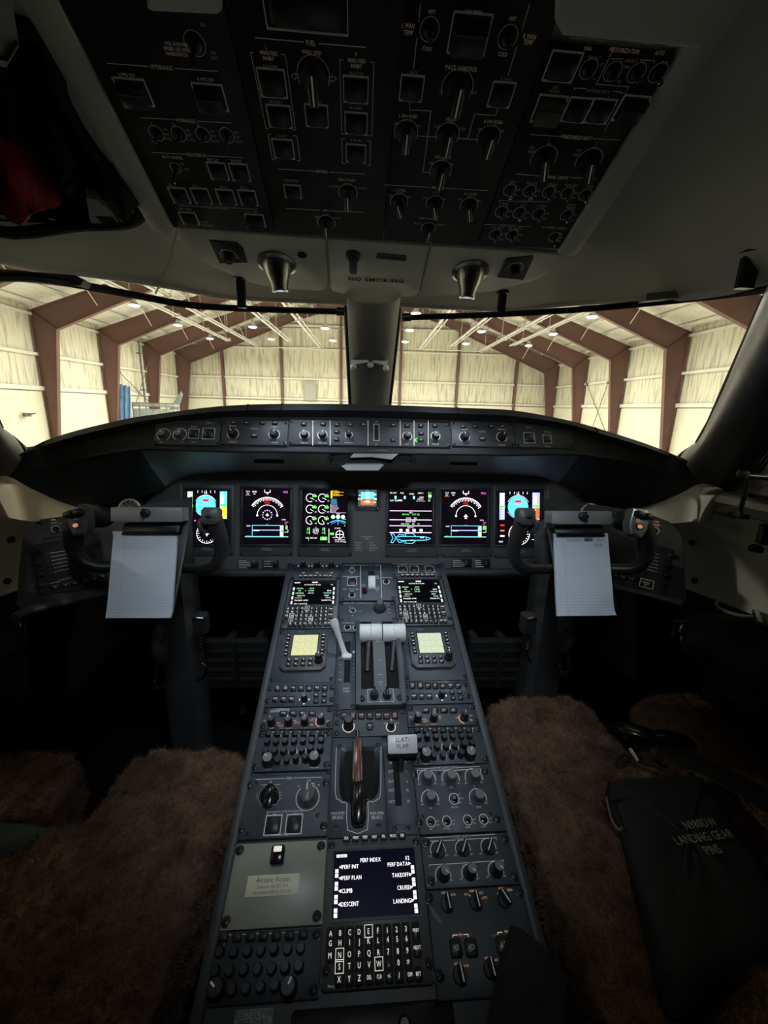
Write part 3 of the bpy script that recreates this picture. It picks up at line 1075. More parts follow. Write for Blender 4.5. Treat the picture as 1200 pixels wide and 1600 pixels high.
for sx, side, matn in ((-1, 'left', 'liner_beige'), (1, 'right', 'liner_grey')):
    mb = MB(); rows = []
    for y in np.linspace(1.06, -0.75, 40):
        k = max(0.0, (y - 0.55)) ** 2 * 0.55           # nose narrows forward
        pts = [np.array([p[0] - sx * k, y, p[1]]) for p in side_profile(y, sx)]
        rows.append(curve(pts, 5))
    mb.grid(rows, matn)
    wall = struct(mb, 'wall_' + side)
    # window sill
    mb = MB(); rows = []
    for y in np.linspace(0.93, -0.75, 30):
        k = max(0.0, (y - 0.55)) ** 2 * 0.55
        x = XM + sx * 0.870 - sx * k
        rows.append([(x - sx * 0.004, y, 1.108), (x - sx * 0.002, y, 1.124), (x + sx * 0.05, y, 1.140), (x + sx * 0.12, y, 1.146)])
    mb.grid(rows, 'sill')
    mb.build('window_sill', wall)
    # side window pane, from sill up to the ceiling
    mb = MB(); rows = []
    for t in np.linspace(0, 1, 8):
        rr = []
        for y in np.linspace(0.88, 0.42, 12):
            k = max(0.0, (y - 0.55)) ** 2 * 0.55
            a = np.array([XM + sx * 0.95 - sx * k, y, 1.14]); yy = min(y, 0.60)
            b = np.array([XM + sx * 0.72, yy, z_ceil(XM + sx * 0.72, yy)])
            rr.append(lerp(a, b, t) + np.array([sx * 0.03 * math.sin(math.pi * t), 0, 0]))
        rows.append(rr)
    mb.grid(rows, 'windshield_glass')
    struct(mb, 'window_3' if sx < 0 else 'window_4')
    # unseen closed wall behind the side window, brought forward to darken the aft cockpit
    mb = MB(); rows = []
    for t in np.linspace(0, 1, 4):
        rr = []
        for y in np.linspace(0.44, -0.76, 6):
            rr.append(lerp(np.array([XM + sx * 0.95, y, 1.13]), np.array([XM + sx * 0.72, y, z_ceil(XM + sx * 0.72, y)]), t))
        rows.append(rr)
    mb.grid(rows, 'liner_grey'); mb.build('rear_side_panel', wall)
    # console ledge and lower wall (dark)
    mb = MB(); rows = []
    for y in np.linspace(1.10, -0.75, 40):
        k = max(0.0, (y - 0.55)) ** 2 * 0.35
        x0 = XM + sx * 0.93 - sx * k
        xi = XM + sx * (0.655 if y < 0.72 else 0.655 + 0.16 * min(1, (y - 0.72) / 0.2)) - sx * 0
        prof = [(x0, 0.862), (xi + sx * 0.015, 0.862), (xi, 0.852), (xi, 0.82), (xi + sx * 0.04, 0.80), (min(abs(x0 - XM), 0.97) * sx + XM, 0.79), (XM + sx * 0.97, 0.0)]
        rows.append([np.array([a, y, b]) for a, b in prof])
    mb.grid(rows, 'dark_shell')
    struct(mb, 'wall_lower_' + side)
    mb = MB()      # sloping outer skin to stop stray light
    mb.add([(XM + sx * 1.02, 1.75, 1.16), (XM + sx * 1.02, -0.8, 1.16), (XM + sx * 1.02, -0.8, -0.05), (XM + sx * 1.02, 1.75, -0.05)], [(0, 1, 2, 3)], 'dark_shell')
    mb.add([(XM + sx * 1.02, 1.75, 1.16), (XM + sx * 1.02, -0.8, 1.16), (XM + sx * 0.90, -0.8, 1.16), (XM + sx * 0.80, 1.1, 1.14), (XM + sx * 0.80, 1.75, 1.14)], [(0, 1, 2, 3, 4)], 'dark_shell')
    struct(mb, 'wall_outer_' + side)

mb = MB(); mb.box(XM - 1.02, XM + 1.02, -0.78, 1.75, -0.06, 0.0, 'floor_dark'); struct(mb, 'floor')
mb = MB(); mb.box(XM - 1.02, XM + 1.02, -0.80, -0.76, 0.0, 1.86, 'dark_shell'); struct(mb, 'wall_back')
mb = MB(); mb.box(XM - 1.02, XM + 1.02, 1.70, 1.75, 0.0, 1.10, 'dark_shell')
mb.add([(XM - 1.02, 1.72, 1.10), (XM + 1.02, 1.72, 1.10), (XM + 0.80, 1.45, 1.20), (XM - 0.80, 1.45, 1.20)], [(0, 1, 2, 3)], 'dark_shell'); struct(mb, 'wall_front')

# details on the right side lining: recess line, plugs, arm and handles
def wall_pt(px, py, sx=1, off=0.0):
    d = ray(px, py)
    best = None
    for t in np.linspace(0.3, 1.6, 1300):
        p = EYE + d * t
        k = max(0.0, (p[1] - 0.55)) ** 2 * 0.55
        z = p[2]
        xw = np.interp(z, [0.835, 0.90, 1.01, 1.095, 1.12], [0.90, 0.925, 0.925, 0.895, 0.870]) - k - off
        if sx * (p[0] - XM) >= xw:
            return p
    return EYE + d * 1.2


WR, WL = bpy.data.objects['wall_right'], bpy.data.objects['wall_left']
for (px, py, sx, w_) in ((1081, 847, 1, WR), (1085, 907, 1, WR), (18, 843, -1, WL), (12, 908, -1, WL)):
    p = wall_pt(px, py, sx)
    mb = MB(); mb.lathe([(0.0075, -0.004), (0.0075, 0.002), (0.006, 0.004)], 'void', 14)
    o = mb.build('screw_plug', w_, loc=p); o.rotation_euler = (0, -sx * math.pi / 2, 0)
for sx, w_, pts in ((1, WR, [(1200, 788), (1150, 782), (1090, 778), (1068, 780), (1060, 784), (1066, 790), (1100, 796), (1200, 815)]), (-1, WL, [(0, 768), (30, 768), (46, 774), (40, 780), (18, 785), (0, 790)])):
    mb = MB(); mb.tube(curve([wall_pt(*p, sx, 0.002) for p in pts], 6), 0.0012, 'knob_grey', 6); mb.build('recess_groove', w_)

# ================================================================== shared small hardware
CACHE = {}


def cached(key, fn):
    if key not in CACHE:
        CACHE[key] = fn()
    return CACHE[key]


def q3(x):
    return round(x * 2000) / 2000


def me_key(w, h, t=0.004, mat='key'):
    w, h = q3(w), q3(h)

    def f():
        b = MB(); b.box(-w / 2, w / 2, -h / 2, h / 2, 0, t, mat, min(w, h) * 0.14); return b.mesh('key')
    return cached(('key', w, h, t, mat), f)


def me_screw(r=0.0042):
    def f():
        b = MB()
        b.lathe([(r * 1.25, 0), (r * 1.25, r * 0.15), (r, r * 0.2), (r, r * 0.55), (r * 0.8, r * 0.7)], 'screw', 14)
        b.box(-r * 0.7, r * 0.7, -r * 0.13, r * 0.13, r * 0.70, r * 0.74, 'void')
        return b.mesh('screw')
    return cached(('screw', r), f)


def me_knob(r, h, cap='knob', pointer=True, n=18, flute=0.06, mat='knob'):
    r = q3(r); h = q3(h)

    def f():
        b = MB()
        b.lathe([(r * 1.12, 0), (r * 1.12, h * 0.15), (r, h * 0.22)], mat, n)
        b.lathe([(r, h * 0.18), (r * 0.96, h * 0.85), (r * 0.86, h)], mat, n * 2, flute=flute)
        b.lathe([(r * 0.80, h * 0.99), (r * 0.78, h * 1.03)], cap, n)
        if pointer:
            b.box(-r * 0.10, r * 0.10, r * 0.1, r * 0.78, h * 1.03, h * 1.045, 'white_print')
        return b.mesh('knob')
    return cached(('knob', r, h, cap, pointer, n, flute, mat), f)


def me_bar(r, h, mat='knob', line='print_dim'):
    """selector knob: round skirt and a raised pointer bar"""
    r = q3(r); h = q3(h)

    def f():
        b = MB()
        b.lathe([(r, 0), (r, h * 0.18), (r * 0.92, h * 0.24)], mat, 22)
        w = r * 0.34
        b.prism([(-w, -r * 0.98), (w, -r * 0.98), (w * 1.05, r * 0.4), (w * 0.55, r * 1.02), (-w * 0.55, r * 1.02), (-w * 1.05, r * 0.4)], h * 0.2, h, mat, h * 0.08)
        b.rect(-r * 0.06, r * 0.06, -r * 0.85, r * 0.95, h * 1.006, line)
        return b.mesh('selector_knob')
    return cached(('bar', r, h, mat, line), f)


def me_lever(L, r, tip='chrome'):
    def f():
        b = MB()
        b.lathe([(r * 0.7, 0), (r * 0.65, L * 0.3), (r, L * 0.85), (r * 1.02, L * 0.95), (r * 0.8, L)], tip, 12)
        return b.mesh('lever')
    return cached(('lever', L, r, tip), f)


def me_nut(r, mat='dark_metal'):
    def f():
        b = MB(); b.lathe([(r, 0), (r, r * 0.35), (r * 0.8, r * 0.45)], mat, 6); b.lathe([(r * 0.62, r * 0.4), (r * 0.62, r * 0.8), (r * 0.5, r * 0.9)], mat, 14)
        return b.mesh('nut')
    return cached(('nut', r, mat), f)


def me_frame(w, h, t, wd, mat):
    w, h = q3(w), q3(h)

    def f():
        b = MB()
        b.box(-w / 2, w / 2, h / 2 - wd, h / 2, 0, t, mat); b.box(-w / 2, w / 2, -h / 2, -h / 2 + wd, 0, t, mat)
        b.box(-w / 2, -w / 2 + wd, -h / 2 + wd, h / 2 - wd, 0, t, mat); b.box(w / 2 - wd, w / 2, -h / 2 + wd, h / 2 - wd, 0, t, mat)
        return b.mesh('frame')
    return cached(('frame', w, h, t, wd, mat), f)


class Mod:
    """an equipment panel screwed to a flat frame: root Empty, faceplate and parts"""
    def __init__(s, fr, rect, name, label, cat, mat='panel', thick=0.006, group=None, base=0.0, plate=True, ch=0.0012):
        s.fr = fr
        u0, u1, v0, v1 = rect
        s.uc, s.vc = (u0 + u1) / 2, (v0 + v1) / 2
        s.w, s.h = u1 - u0, v1 - v0
        s.t = thick
        s.base = base
        s.root = empty(name, label, cat, fr.mat(s.uc, s.vc, base), group=group)
        if plate:
            b = MB(); b.box(-s.w / 2, s.w / 2, -s.h / 2, s.h / 2, -0.004, thick, mat, ch); b.build('faceplate', s.root)
        s.L = MB()

    def p(s, px, py):
        u, v = s.fr.px(px, py)
        return u - s.uc, v - s.vc

    def sc(s, px, py):
        a = s.fr.px(px - 1, py); b = s.fr.px(px + 1, py)
        return abs(b[0] - a[0]) / 2

    def part(s, name, me, px, py, rot=0.0, z=None, parent=None, tilt=0.0):
        u, v = s.p(px, py)
        return s.part_uv(name, me, u, v, rot, z, parent, tilt)

    def part_uv(s, name, me, u, v, rot=0.0, z=None, parent=None, tilt=0.0):
        o = obj(name, me, parent or s.root, (u, v, s.t if z is None else z))
        o.rotation_euler = (tilt, 0, rot)
        return o

    def screws(s, r=0.0042, inset=0.007, pts=None):
        P = pts or [(a, b) for a in (-1, 1) for b in (-1, 1)]
        for a, b in P:
            s.part_uv('screw', me_screw(r), a * (s.w / 2 - inset), b * (s.h / 2 - inset), rot=random.random() * 3)

    def text(s, t, px, py, hpx, mat='white_print', **k):
        u, v = s.p(px, py)
        s.L.text(t, u, v, hpx * s.sc(px, py), s.t + 0.0004, mat, **k)

    def text_uv(s, t, u, v, h, mat='white_print', **k):
        s.L.text(t, u, v, h, s.t + 0.0004, mat, **k)

    def line(s, pts, wpx, mat='white_print', closed=False):
        q = [s.p(*p) for p in pts]
        s.L.line(q, wpx * s.sc(*pts[0]), s.t + 0.0004, mat, closed)

    def arc(s, px, py, rpx, wpx, a0, a1, mat='white_print'):
        u, v = s.p(px, py); k = s.sc(px, py)
        s.L.arc(u, v, rpx * k, wpx * k, a0, a1, s.t + 0.0004, mat)

    def dash(s, u, v, w, h, mat):
        s.L.rect(u - w / 2, u + w / 2, v - h / 2, v + h / 2, s.t + 0.0004, mat)

    def toggle(s, px, py, r=0.0042, L=0.016, tilt=0.0, rot=0.0, tip='chrome', ring=None):
        n = s.part('switch_nut', me_nut(r), px, py)
        o = obj('toggle_lever', me_lever(L, r * 0.42, tip), n, (0, 0, r * 0.7)); o.rotation_euler = (tilt, 0, rot)
        if ring:
            s.arc(px, py, ring, 1.0, 0, 360, 'print_dim' if ring < 0 else 'white_print')
        return n

    def key(s, px, py, w, h, text=None, mat='lit_key', tz=0.4, t=0.0045, kmat='key', name='key', hpx=None):
        o = s.part(name, me_key(w, h, t, kmat), px, py)
        if text:
            b = MB(); lines = text.split('|')
            hh = (hpx * s.sc(px, py)) if hpx else min(h * 0.34, w * 0.9 / max(1, max(len(l) for l in lines)))
            hh = hh if len(lines) == 1 else min(hh, h * 0.26)
            for i, l in enumerate(lines):
                b.text(l, 0, ((len(lines) - 1) / 2 - i) * hh * 1.35, hh, t + 0.0003, mat)
            obj('legend', b.mesh('legend', 0), o)
        return o

    def done(s):
        if s.L.v:
            o = s.L.build('lettering', s.root, smooth=0)
            o['kind'] = 'stuff'
        return s.root


# ================================================================== glareshield
GC = [  # columns, each: lip, face top, face bottom, shelf middle, shelf rear  (px, py, distance ahead)
    [(38, 705, .915), (34, 715, .912), (28, 725, .908), (22, 735, .905), (14, 744, .90)],
    [(57, 695, .935), (55, 712, .93), (52, 730, .925), (50, 745, .93), (55, 766, .93)],
    [(80, 685, .965), (80, 705, .96), (82, 730, .955), (90, 752, .97), (115, 790, .985)],
    [(130, 670, .985), (130, 690, .98), (135, 715, .975), (150, 745, 1.0), (180, 786, 1.06)],
    [(200, 654, 1.0), (200, 674, 1.0), (205, 702, .985), (222, 735, 1.05), (245, 768, 1.13)],
    [(245, 647, 1.005), (245, 664, 1.012), (245, 700, .985), (262, 722, 1.08), (285, 746, 1.165)],
    [(340, 635, 1.01), (340, 653, 1.022), (340, 703, .985), (342, 719, 1.08), (345, 738, 1.17)],
    [(440, 631, 1.012), (440, 652, 1.026), (440, 704, .985), (440, 719, 1.08), (440, 736, 1.17)],
    [(580, 632, 1.012), (580, 653, 1.028), (580, 706, .985), (580, 721, 1.08), (580, 737, 1.17)],
    [(715, 637, 1.012), (715, 657, 1.026), (715, 708, .985), (715, 723, 1.08), (715, 739, 1.17)],
    [(800, 641, 1.01), (800, 661, 1.022), (800, 709, .985), (798, 724, 1.08), (795, 741, 1.17)],
    [(880, 655, 1.005), (880, 670, 1.015), (890, 708, .985), (875, 728, 1.08), (855, 748, 1.165)],
    [(930, 668, 1.0), (930, 685, .998), (932, 712, .985), (918, 742, 1.05), (905, 772, 1.13)],
    [(1000, 690, .985), (1000, 705, .98), (1000, 725, .975), (990, 755, 1.0), (975, 795, 1.06)],
    [(1035, 703, .965), (1035, 718, .96), (1037, 738, .955), (1035, 760, .97), (1020, 788, .985)],
    [(1052, 710, .935), (1054, 722, .93), (1058, 738, .925), (1062, 752, .93), (1060, 772, .93)],
    [(1068, 716, .915), (1072, 725, .912), (1078, 735, .908), (1085, 745, .905), (1095, 755, .90)],
]
R3 = [[at(*p) for p in c] for c in GC]
nr = 5
lines = [curve([c[k] for c in R3], 6) for k in range(nr)]
gs = empty('glareshield', 'black padded glareshield hood across the top of the instrument panel', 'glareshield', loc=tuple(at(580, 650, 1.0)))
gi = Matrix.Translation(at(580, 650, 1.0)).inverted()


def gbuild(mb, nm, parent=None):
    o = mb.build(nm, parent or gs)
    o.matrix_parent_inverse = gi
    return o


mb = MB()
lip = lines[0]
fw = []
for p in lip:
    xr = abs(p[0] - XM)
    fw.append(np.array([XM + (p[0] - XM) * 1.03, lerp(1.48, 1.05, min(1, xr / 0.85) ** 1.6), p[2] - 0.035 - 0.03 * xr]))
mid = [lerp(a, b, 0.10) + np.array([0, 0, 0.002]) for a, b in zip(lip, fw)]
rows = [fw, [lerp(a, b, 0.5) + np.array([0, 0, 0.002]) for a, b in zip(lip, fw)], mid, lip, [lerp(a, b, 0.45) + np.array([0, -0.012, 0]) for a, b in zip(lip, lines[1])], lines[1]]
mb.grid(rows, 'glareshield')
gbuild(mb, 'hood')
mb = MB(); mb.grid([lines[1], lines[2]], 'glareshield'); gbuild(mb, 'fascia')
mb = MB()
mb.tube([p + np.array([0, -0.002, -0.001]) for p in lines[2][18:76]], 0.005, 'glareshield', 8); gbuild(mb, 'lower_edge')
mb = MB(); mb.grid([l[26:69] for l in lines[2:5]], 'under_shelf'); gbuild(mb, 'underside')
mb = MB(); mb.grid([l[:27] for l in lines[2:5]], 'glareshield'); gbuild(mb, 'side_hood')
mb = MB(); mb.grid([l[68:] for l in lines[2:5]], 'glareshield'); gbuild(mb, 'side_hood')
# seams in the hood and shelf vents
for px in (395, 440, 715, 935):
    k = min(range(len(lip)), key=lambda i: abs((CAM @ (lip[i] - EYE))[0] / (CAM @ (lip[i] - EYE))[2] * FPX + 600 - px))
    mb = MB(); mb.tube([mid[k], lip[k] + np.array([0, -.001, 0]), rows[4][k] + np.array([0, -.001, 0])], 0.0016, 'void', 5); gbuild(mb, 'hood_seam')
UN = Fr(at(580, 722, 1.08), (1, 0, 0), np.array(at(580, 737, 1.17)) * -1 + np.array(at(580, 706, .985)))
for (a, b) in (((398, 720), (443, 720)), ((703, 723), (745, 724))):
    mb = MB()
    A, B = at(*a, 1.082), at(*b, 1.082)
    mb.box(-0.001, B[0] - A[0], -0.006, 0.006, -0.006, 0.0, 'void', 0)
    gbuild(mb, 'shelf_slot').location = A + np.array([0, 0, 0.001])
# chart holder with papers under the glareshield
ch = empty('chart_holder', 'black fold-out clip holder with white papers under the glareshield', 'holder', loc=tuple(at(578, 716, 0.97)))
ci = Matrix.Translation(at(578, 716, 0.97)).inverted()


def cpart(nm, pts, yy, mat, th=0.006, bend=0.0):
    mb = MB(); f_ = [at(px, py, yy - bend * (py - 716) / 20) for px, py in pts]; n = len(pts)
    b_ = [p + np.array([0, th, 0]) for p in f_]
    mb.add(f_ + b_, [tuple(range(n)), tuple(range(2 * n - 1, n - 1, -1))] + [(i, (i + 1) % n, n + (i + 1) % n, n + i) for i in range(n)], mat)
    o = mb.build(nm, ch); o.matrix_parent_inverse = ci
    return o


cpart('tray', [(512, 714), (550, 706), (625, 707), (648, 716), (640, 726), (516, 725)], 0.985, 'black', 0.03)
cpart('upper_sheet', [(547, 715), (557, 703), (600, 703), (626, 706), (612, 718), (580, 714)], 0.968, 'knob_cap', 0.003, 0.03)
cpart('lower_sheet', [(533, 728), (545, 726), (600, 726), (591, 735), (542, 735)], 0.965, 'knob_cap', 0.003, 0.02)
cpart('front_card', [(540, 724.5), (597, 724.5), (597, 728.5), (536, 728.5)], 0.966, 'under_shelf', 0.004)
for px in (510, 641):
    mb = MB(); c = [at(px, 716, .97), at(px + 8, 716, .965), at(px + 6, 726, .965), at(px + 14, 727, .965)]
    mb.tube(c, 0.0022, 'black_gloss', 6); o = mb.build('clip_wire', ch); o.matrix_parent_inverse = ci

# ---- flight control panels in the glareshield face
fO = at(580, 706, .985); fT = at(580, 653, 1.028)
FCP = Fr(fO, (1, 0, 0), fT - fO)
FCP.O = FCP.O + FCP.N * 0.001


def frect(fr, x0, x1, y0, y1):
    c = [fr.px(x0, y0), fr.px(x1, y0), fr.px(x0, y1), fr.px(x1, y1)]
    return ((c[0][0] + c[2][0]) / 2, (c[1][0] + c[3][0]) / 2, (c[2][1] + c[3][1]) / 2, (c[0][1] + c[1][1]) / 2)


def fcp(x0, x1, yo, label, name='flight_mode_selector'):
    m = Mod(FCP, frect(FCP, x0, x1, 657 + yo, 695 + yo), name, label, 'panel', 'panel_glareshield', 0.004, 'control panels in the glareshield')
    return m


def sel(m, px, py, r=0.0095, h=0.016, rot=0.0, cap='knob', arc=True, lab=None, up=None, mat='knob'):
    m.part('knob', me_knob(r, h, cap=cap, mat=mat), px, py, rot)
    if arc:
        m.arc(px, py, r / m.sc(px, py) * 1.32, 1.0, -60, 240, 'print_warm')
    if lab: m.text(lab, px, py + 12.5, 2.3)
    if up: m.text(up, px, py - 12, 2.3)


# a shaped backing fairing around the row of panels
mb = MB()
pts = [FCP.px(*p) for p in ((222, 697), (245, 668), (290, 659), (345, 654), (580, 651), (805, 658), (870, 668), (905, 684), (930, 703), (893, 703), (580, 701), (245, 697))]
mb.prism(pts, -0.012, 0.0012, 'panel_glareshield')
o = mb.build('panel_fairing', gs, mat=None); o.matrix_parent_inverse = gi; o.matrix_world = FCP.mat()

m = fcp(243, 345, 1.5, 'leftmost glareshield panel with two pale knobs and two square buttons')
for px, rr in ((257, 0.6), (282, -0.9)):
    m.part('knob', me_knob(0.0095, 0.013, cap='knob_cap', mat='knob_grey'), px, 680, rr); m.arc(px, 680, 10.5, 1.0, -60, 240, 'print_warm')
m.text('ON', 253, 692, 2.2); m.text('DIM', 286, 692, 2.2)
for px, w in ((304, .020), (327, .024)):
    m.part('push_button', me_key(w, w, 0.006, 'key'), px, 679); m.part('button_frame', me_frame(w + .004, w + .004, 0.002, .001, 'print_dim'), px, 679)
m.text('BUS SRC', 304, 668, 2.2); m.text('AUTO|THROTTLE'.split('|')[0], 327, 662, 2.2); m.text('TO/GA', 304, 692, 2.2)
m.screws(0.0032, 0.005); m.done()
m = fcp(347, 450, 1.0, 'second glareshield panel from the left with course knobs')
for px, t in ((366, 'NAV'), (386, 'FMS'), (410.6, 'ET'), (430, 'BARO')): m.key(px, 662.5, .013, .007, t, t=.004)
sel(m, 365, 679, .0098, .015, .5, lab='PUSH STD', up='BARO SET'); m.key(398, 682, .015, .009, 'HDG'); sel(m, 429, 680, .0095, .015, -.4, lab='PUSH DIR', up='COURSE'); m.text('- HDG SRC -', 398, 671, 2.3)
m.screws(0.0032, 0.005); m.done()
m = fcp(452, 703, 2.5, 'wide middle glareshield panel with speed, heading and altitude selectors')
for px in (489, 516, 575, 625, 646.6, 668.6): m.line([(px, 659), (px, 697)], 1.2, 'print_warm')
for px, py, t in ((475, 664, 'FLC'), (505, 664, 'SPD'), (526.6, 665, 'NAV'), (547, 665, 'APR'), (567.6, 665, 'BANK'), (526, 676, 'HDG'), (526, 688, 'BC'), (614, 665.6, 'VNAV'), (614, 689, 'VS'), (636, 666.6, 'ALT'), (657, 666.6, 'AP'), (657.6, 678.6, 'YD'), (657.6, 689, 'AT'), (679, 666.6, 'FD')):
    m.key(px, py, .013 if len(t) < 4 else .016, .0075, t, t=.004)
g = MB(); g.arc(0, 0, .004, .0022, 90, 270, 0, 'led_green', 10); u, v = m.p(651, 689); g.build('green_annunciator', m.root, (u, v, m.t + .0015), smooth=0)
for px, py, t in ((476, 680.6, 'PUSH CHG'), (504, 680.6, 'PUSH SYNC'), (545, 680.6, 'PUSH SYNC'), (636, 682.6, 'ALT'), (680, 682.6, 'PUSH DIR')):
    sel(m, px, py, .0085 if px != 545 else .0065, .014, random.uniform(-1, 1), lab=t)
wh = MB()
for k in range(9): wh.box(-.0035, .0035, -.018 + k * .004, -.0155 + k * .004, 0, .0045 + .002 * math.sin(k / 8 * math.pi), 'knob')
u, v = m.p(588, 677); obj('thumbwheel', wh.mesh('thumbwheel'), m.root, (u, v, m.t))
m.part('button_frame', me_frame(.014, .044, .002, .001, 'print_dim'), 588, 677); m.text('DN', 588, 660, 2.2); m.text('UP', 588, 695, 2.2)
m.screws(0.0032, 0.005); m.done()
m = fcp(705, 802, 3.5, 'second glareshield panel from the right with course knobs')
for px, t in ((722.6, 'BARO'), (741.6, 'ET'), (766, 'FMS'), (783.5, 'NAV')): m.key(px, 668, .013, .007, t, t=.004)
sel(m, 725, 684, .0095, .016, .5, up='COURSE'); m.key(753, 687, .015, .009, 'HDG'); sel(m, 783, 684, .0098, .016, -.5, up='BARO SET', lab='PUSH STD'); m.text('- HDG SRC -', 753, 675.5, 2.3)
m.screws(0.0032, 0.005); m.done()
m = fcp(804, 893, 5.5, 'rightmost glareshield panel with two square buttons')
for px, w in ((825.6, .024), (853.5, .018)):
    m.part('push_button', me_key(w, w, 0.006, 'key'), px, 685.5 + (px > 840) * 2); m.part('button_frame', me_frame(w + .004, w + .004, 0.002, .001, 'print_dim'), px, 685.5 + (px > 840) * 2)
m.text('AUTO', 825, 669, 2.2); m.text('BUS SRC', 854, 676, 2.2); m.text('TO/GA', 854, 699, 2.2)
m.screws(0.0032, 0.005); m.done()

# ================================================================== instrument panel
PED_O = EYE + ray(580, 1430) * 0.573
PSL = math.radians(19.0)
PED = Fr((XM, PED_O[1], PED_O[2]), (1, 0, 0), (0, math.cos(PSL), math.sin(PSL)))
d = ray(576, 885)
pb = PED.pt(0, PED.px(576, 885)[1])
LEAN = math.radians(14.2)
INS = Fr((XM, pb[1], pb[2]), (1, 0, 0), (0, math.sin(LEAN), math.cos(LEAN)))
ip = empty('instrument_panel', 'dark grey main instrument panel behind the displays', 'panel', INS.mat())
mb = MB()
pts = [INS.px(*p) for p in ((225, 900), (222, 790), (250, 764), (285, 744), (345, 734), (580, 731), (795, 738), (862, 750), (905, 772), (935, 795), (940, 903))]
mb.prism(pts, -0.03, 0.0, 'panel_main'); mb.build('main_plate', ip)
mb = MB()
a, b = INS.px(225, 893), INS.px(940, 897)
mb.tube([(a[0], a[1] - 0.004, 0.004), (b[0], a[1] - 0.004, 0.004)], 0.012, 'panel_side', 12); mb.build('lower_roll', ip)
lt = MB()
def itext(t, px, py, hpx, mat='print_dim', **k):
    u, v = INS.px(px, py); lt.text(t, u, v, hpx * 0.00186, 0.0008, mat, **k)
for i, t in enumerate(('SERIAL #     9122', 'VHF/HF 1   123.45 1234', 'VHF/SEL 2  126.450', 'SATCOM #  1 360 555')):
    itext(('SELCAL #', 'VHF/HF #', 'VHF/SEL #', 'SATCOM #')[i], 555, 848 + i * 3.9, 2.0, align='l'); itext(('BD-GH', 'N 202 5120', '1 800 305 1200', '1 514 2155')[i], 577, 848 + i * 3.9, 2.0, align='l')
itext('COMMUNICATION', 573, 838.5, 1.9); itext('CODES', 573, 841.8, 1.9)
lt.build('lettering', ip, smooth=0)
# small placards and the key slot below the outer displays
for (x0, x1, y0, y1, nn) in ((371, 404, 874, 889, 5), (410, 436, 874, 888, 3), (705, 737, 873, 887, 4), (740, 766, 873, 888, 4)):
    r = frect(INS, x0, x1, y0, y1)
    mb = MB(); mb.box(r[0], r[1], r[2], r[3], 0.0, 0.0025, 'bezel_dark', 0.001)
    for k in range(nn):
        v = lerp(r[3], r[2], (k + 0.8) / (nn + 0.6)); mb.rect(r[0] + .004, r[0] + .004 + (r[1] - r[0]) * random.uniform(.35, .6), v - .0009, v + .0009, 0.003, 'print_dim')
    mb.box(lerp(r[0], r[1], .66), lerp(r[0], r[1], .92), lerp(r[2], r[3], .2), lerp(r[2], r[3], .8), 0.0025, 0.006, 'black', 0.001)
    mb.build('placard', ip)

# ---- displays
class Scr:
    """draws in the unit square onto a flat screen mesh"""
    def __init__(s, w, h, z=0.0005):
        s.w, s.h, s.z, s.b = w, h, z, MB()
        s.k = 0

    def q(s, x, y): return ((x - .5) * s.w, (.5 - y) * s.h)

    def zz(s):
        s.k += 1
        return s.z + s.k * 0.000003

    def rect(s, x0, y0, x1, y1, c):
        a, b = s.q(x0, y0), s.q(x1, y1)
        s.b.rect(a[0], b[0], b[1], a[1], s.zz(), 'em_' + c)

    def line(s, pts, c, w=.01, closed=False): s.b.line([s.q(*p) for p in pts], w * s.w, s.zz(), 'em_' + c, closed)

    def arc(s, x, y, r, c, a0=0, a1=360, w=.01, n=36):
        u, v = s.q(x, y); s.b.arc(u, v, r * s.w, w * s.w, a0, a1, s.zz(), 'em_' + c, n)

    def disc(s, x, y, r, c): u, v = s.q(x, y); s.b.disc(u, v, r * s.w, s.zz(), 'em_' + c)

    def poly(s, pts, c): s.b.poly([s.q(*p) for p in pts], s.zz(), 'em_' + c)

    def text(s, t, x, y, h, c, align='c', sx=.8): u, v = s.q(x, y); s.b.text(t, u, v, h * s.h, s.zz(), 'em_' + c, align=align, sx=sx)


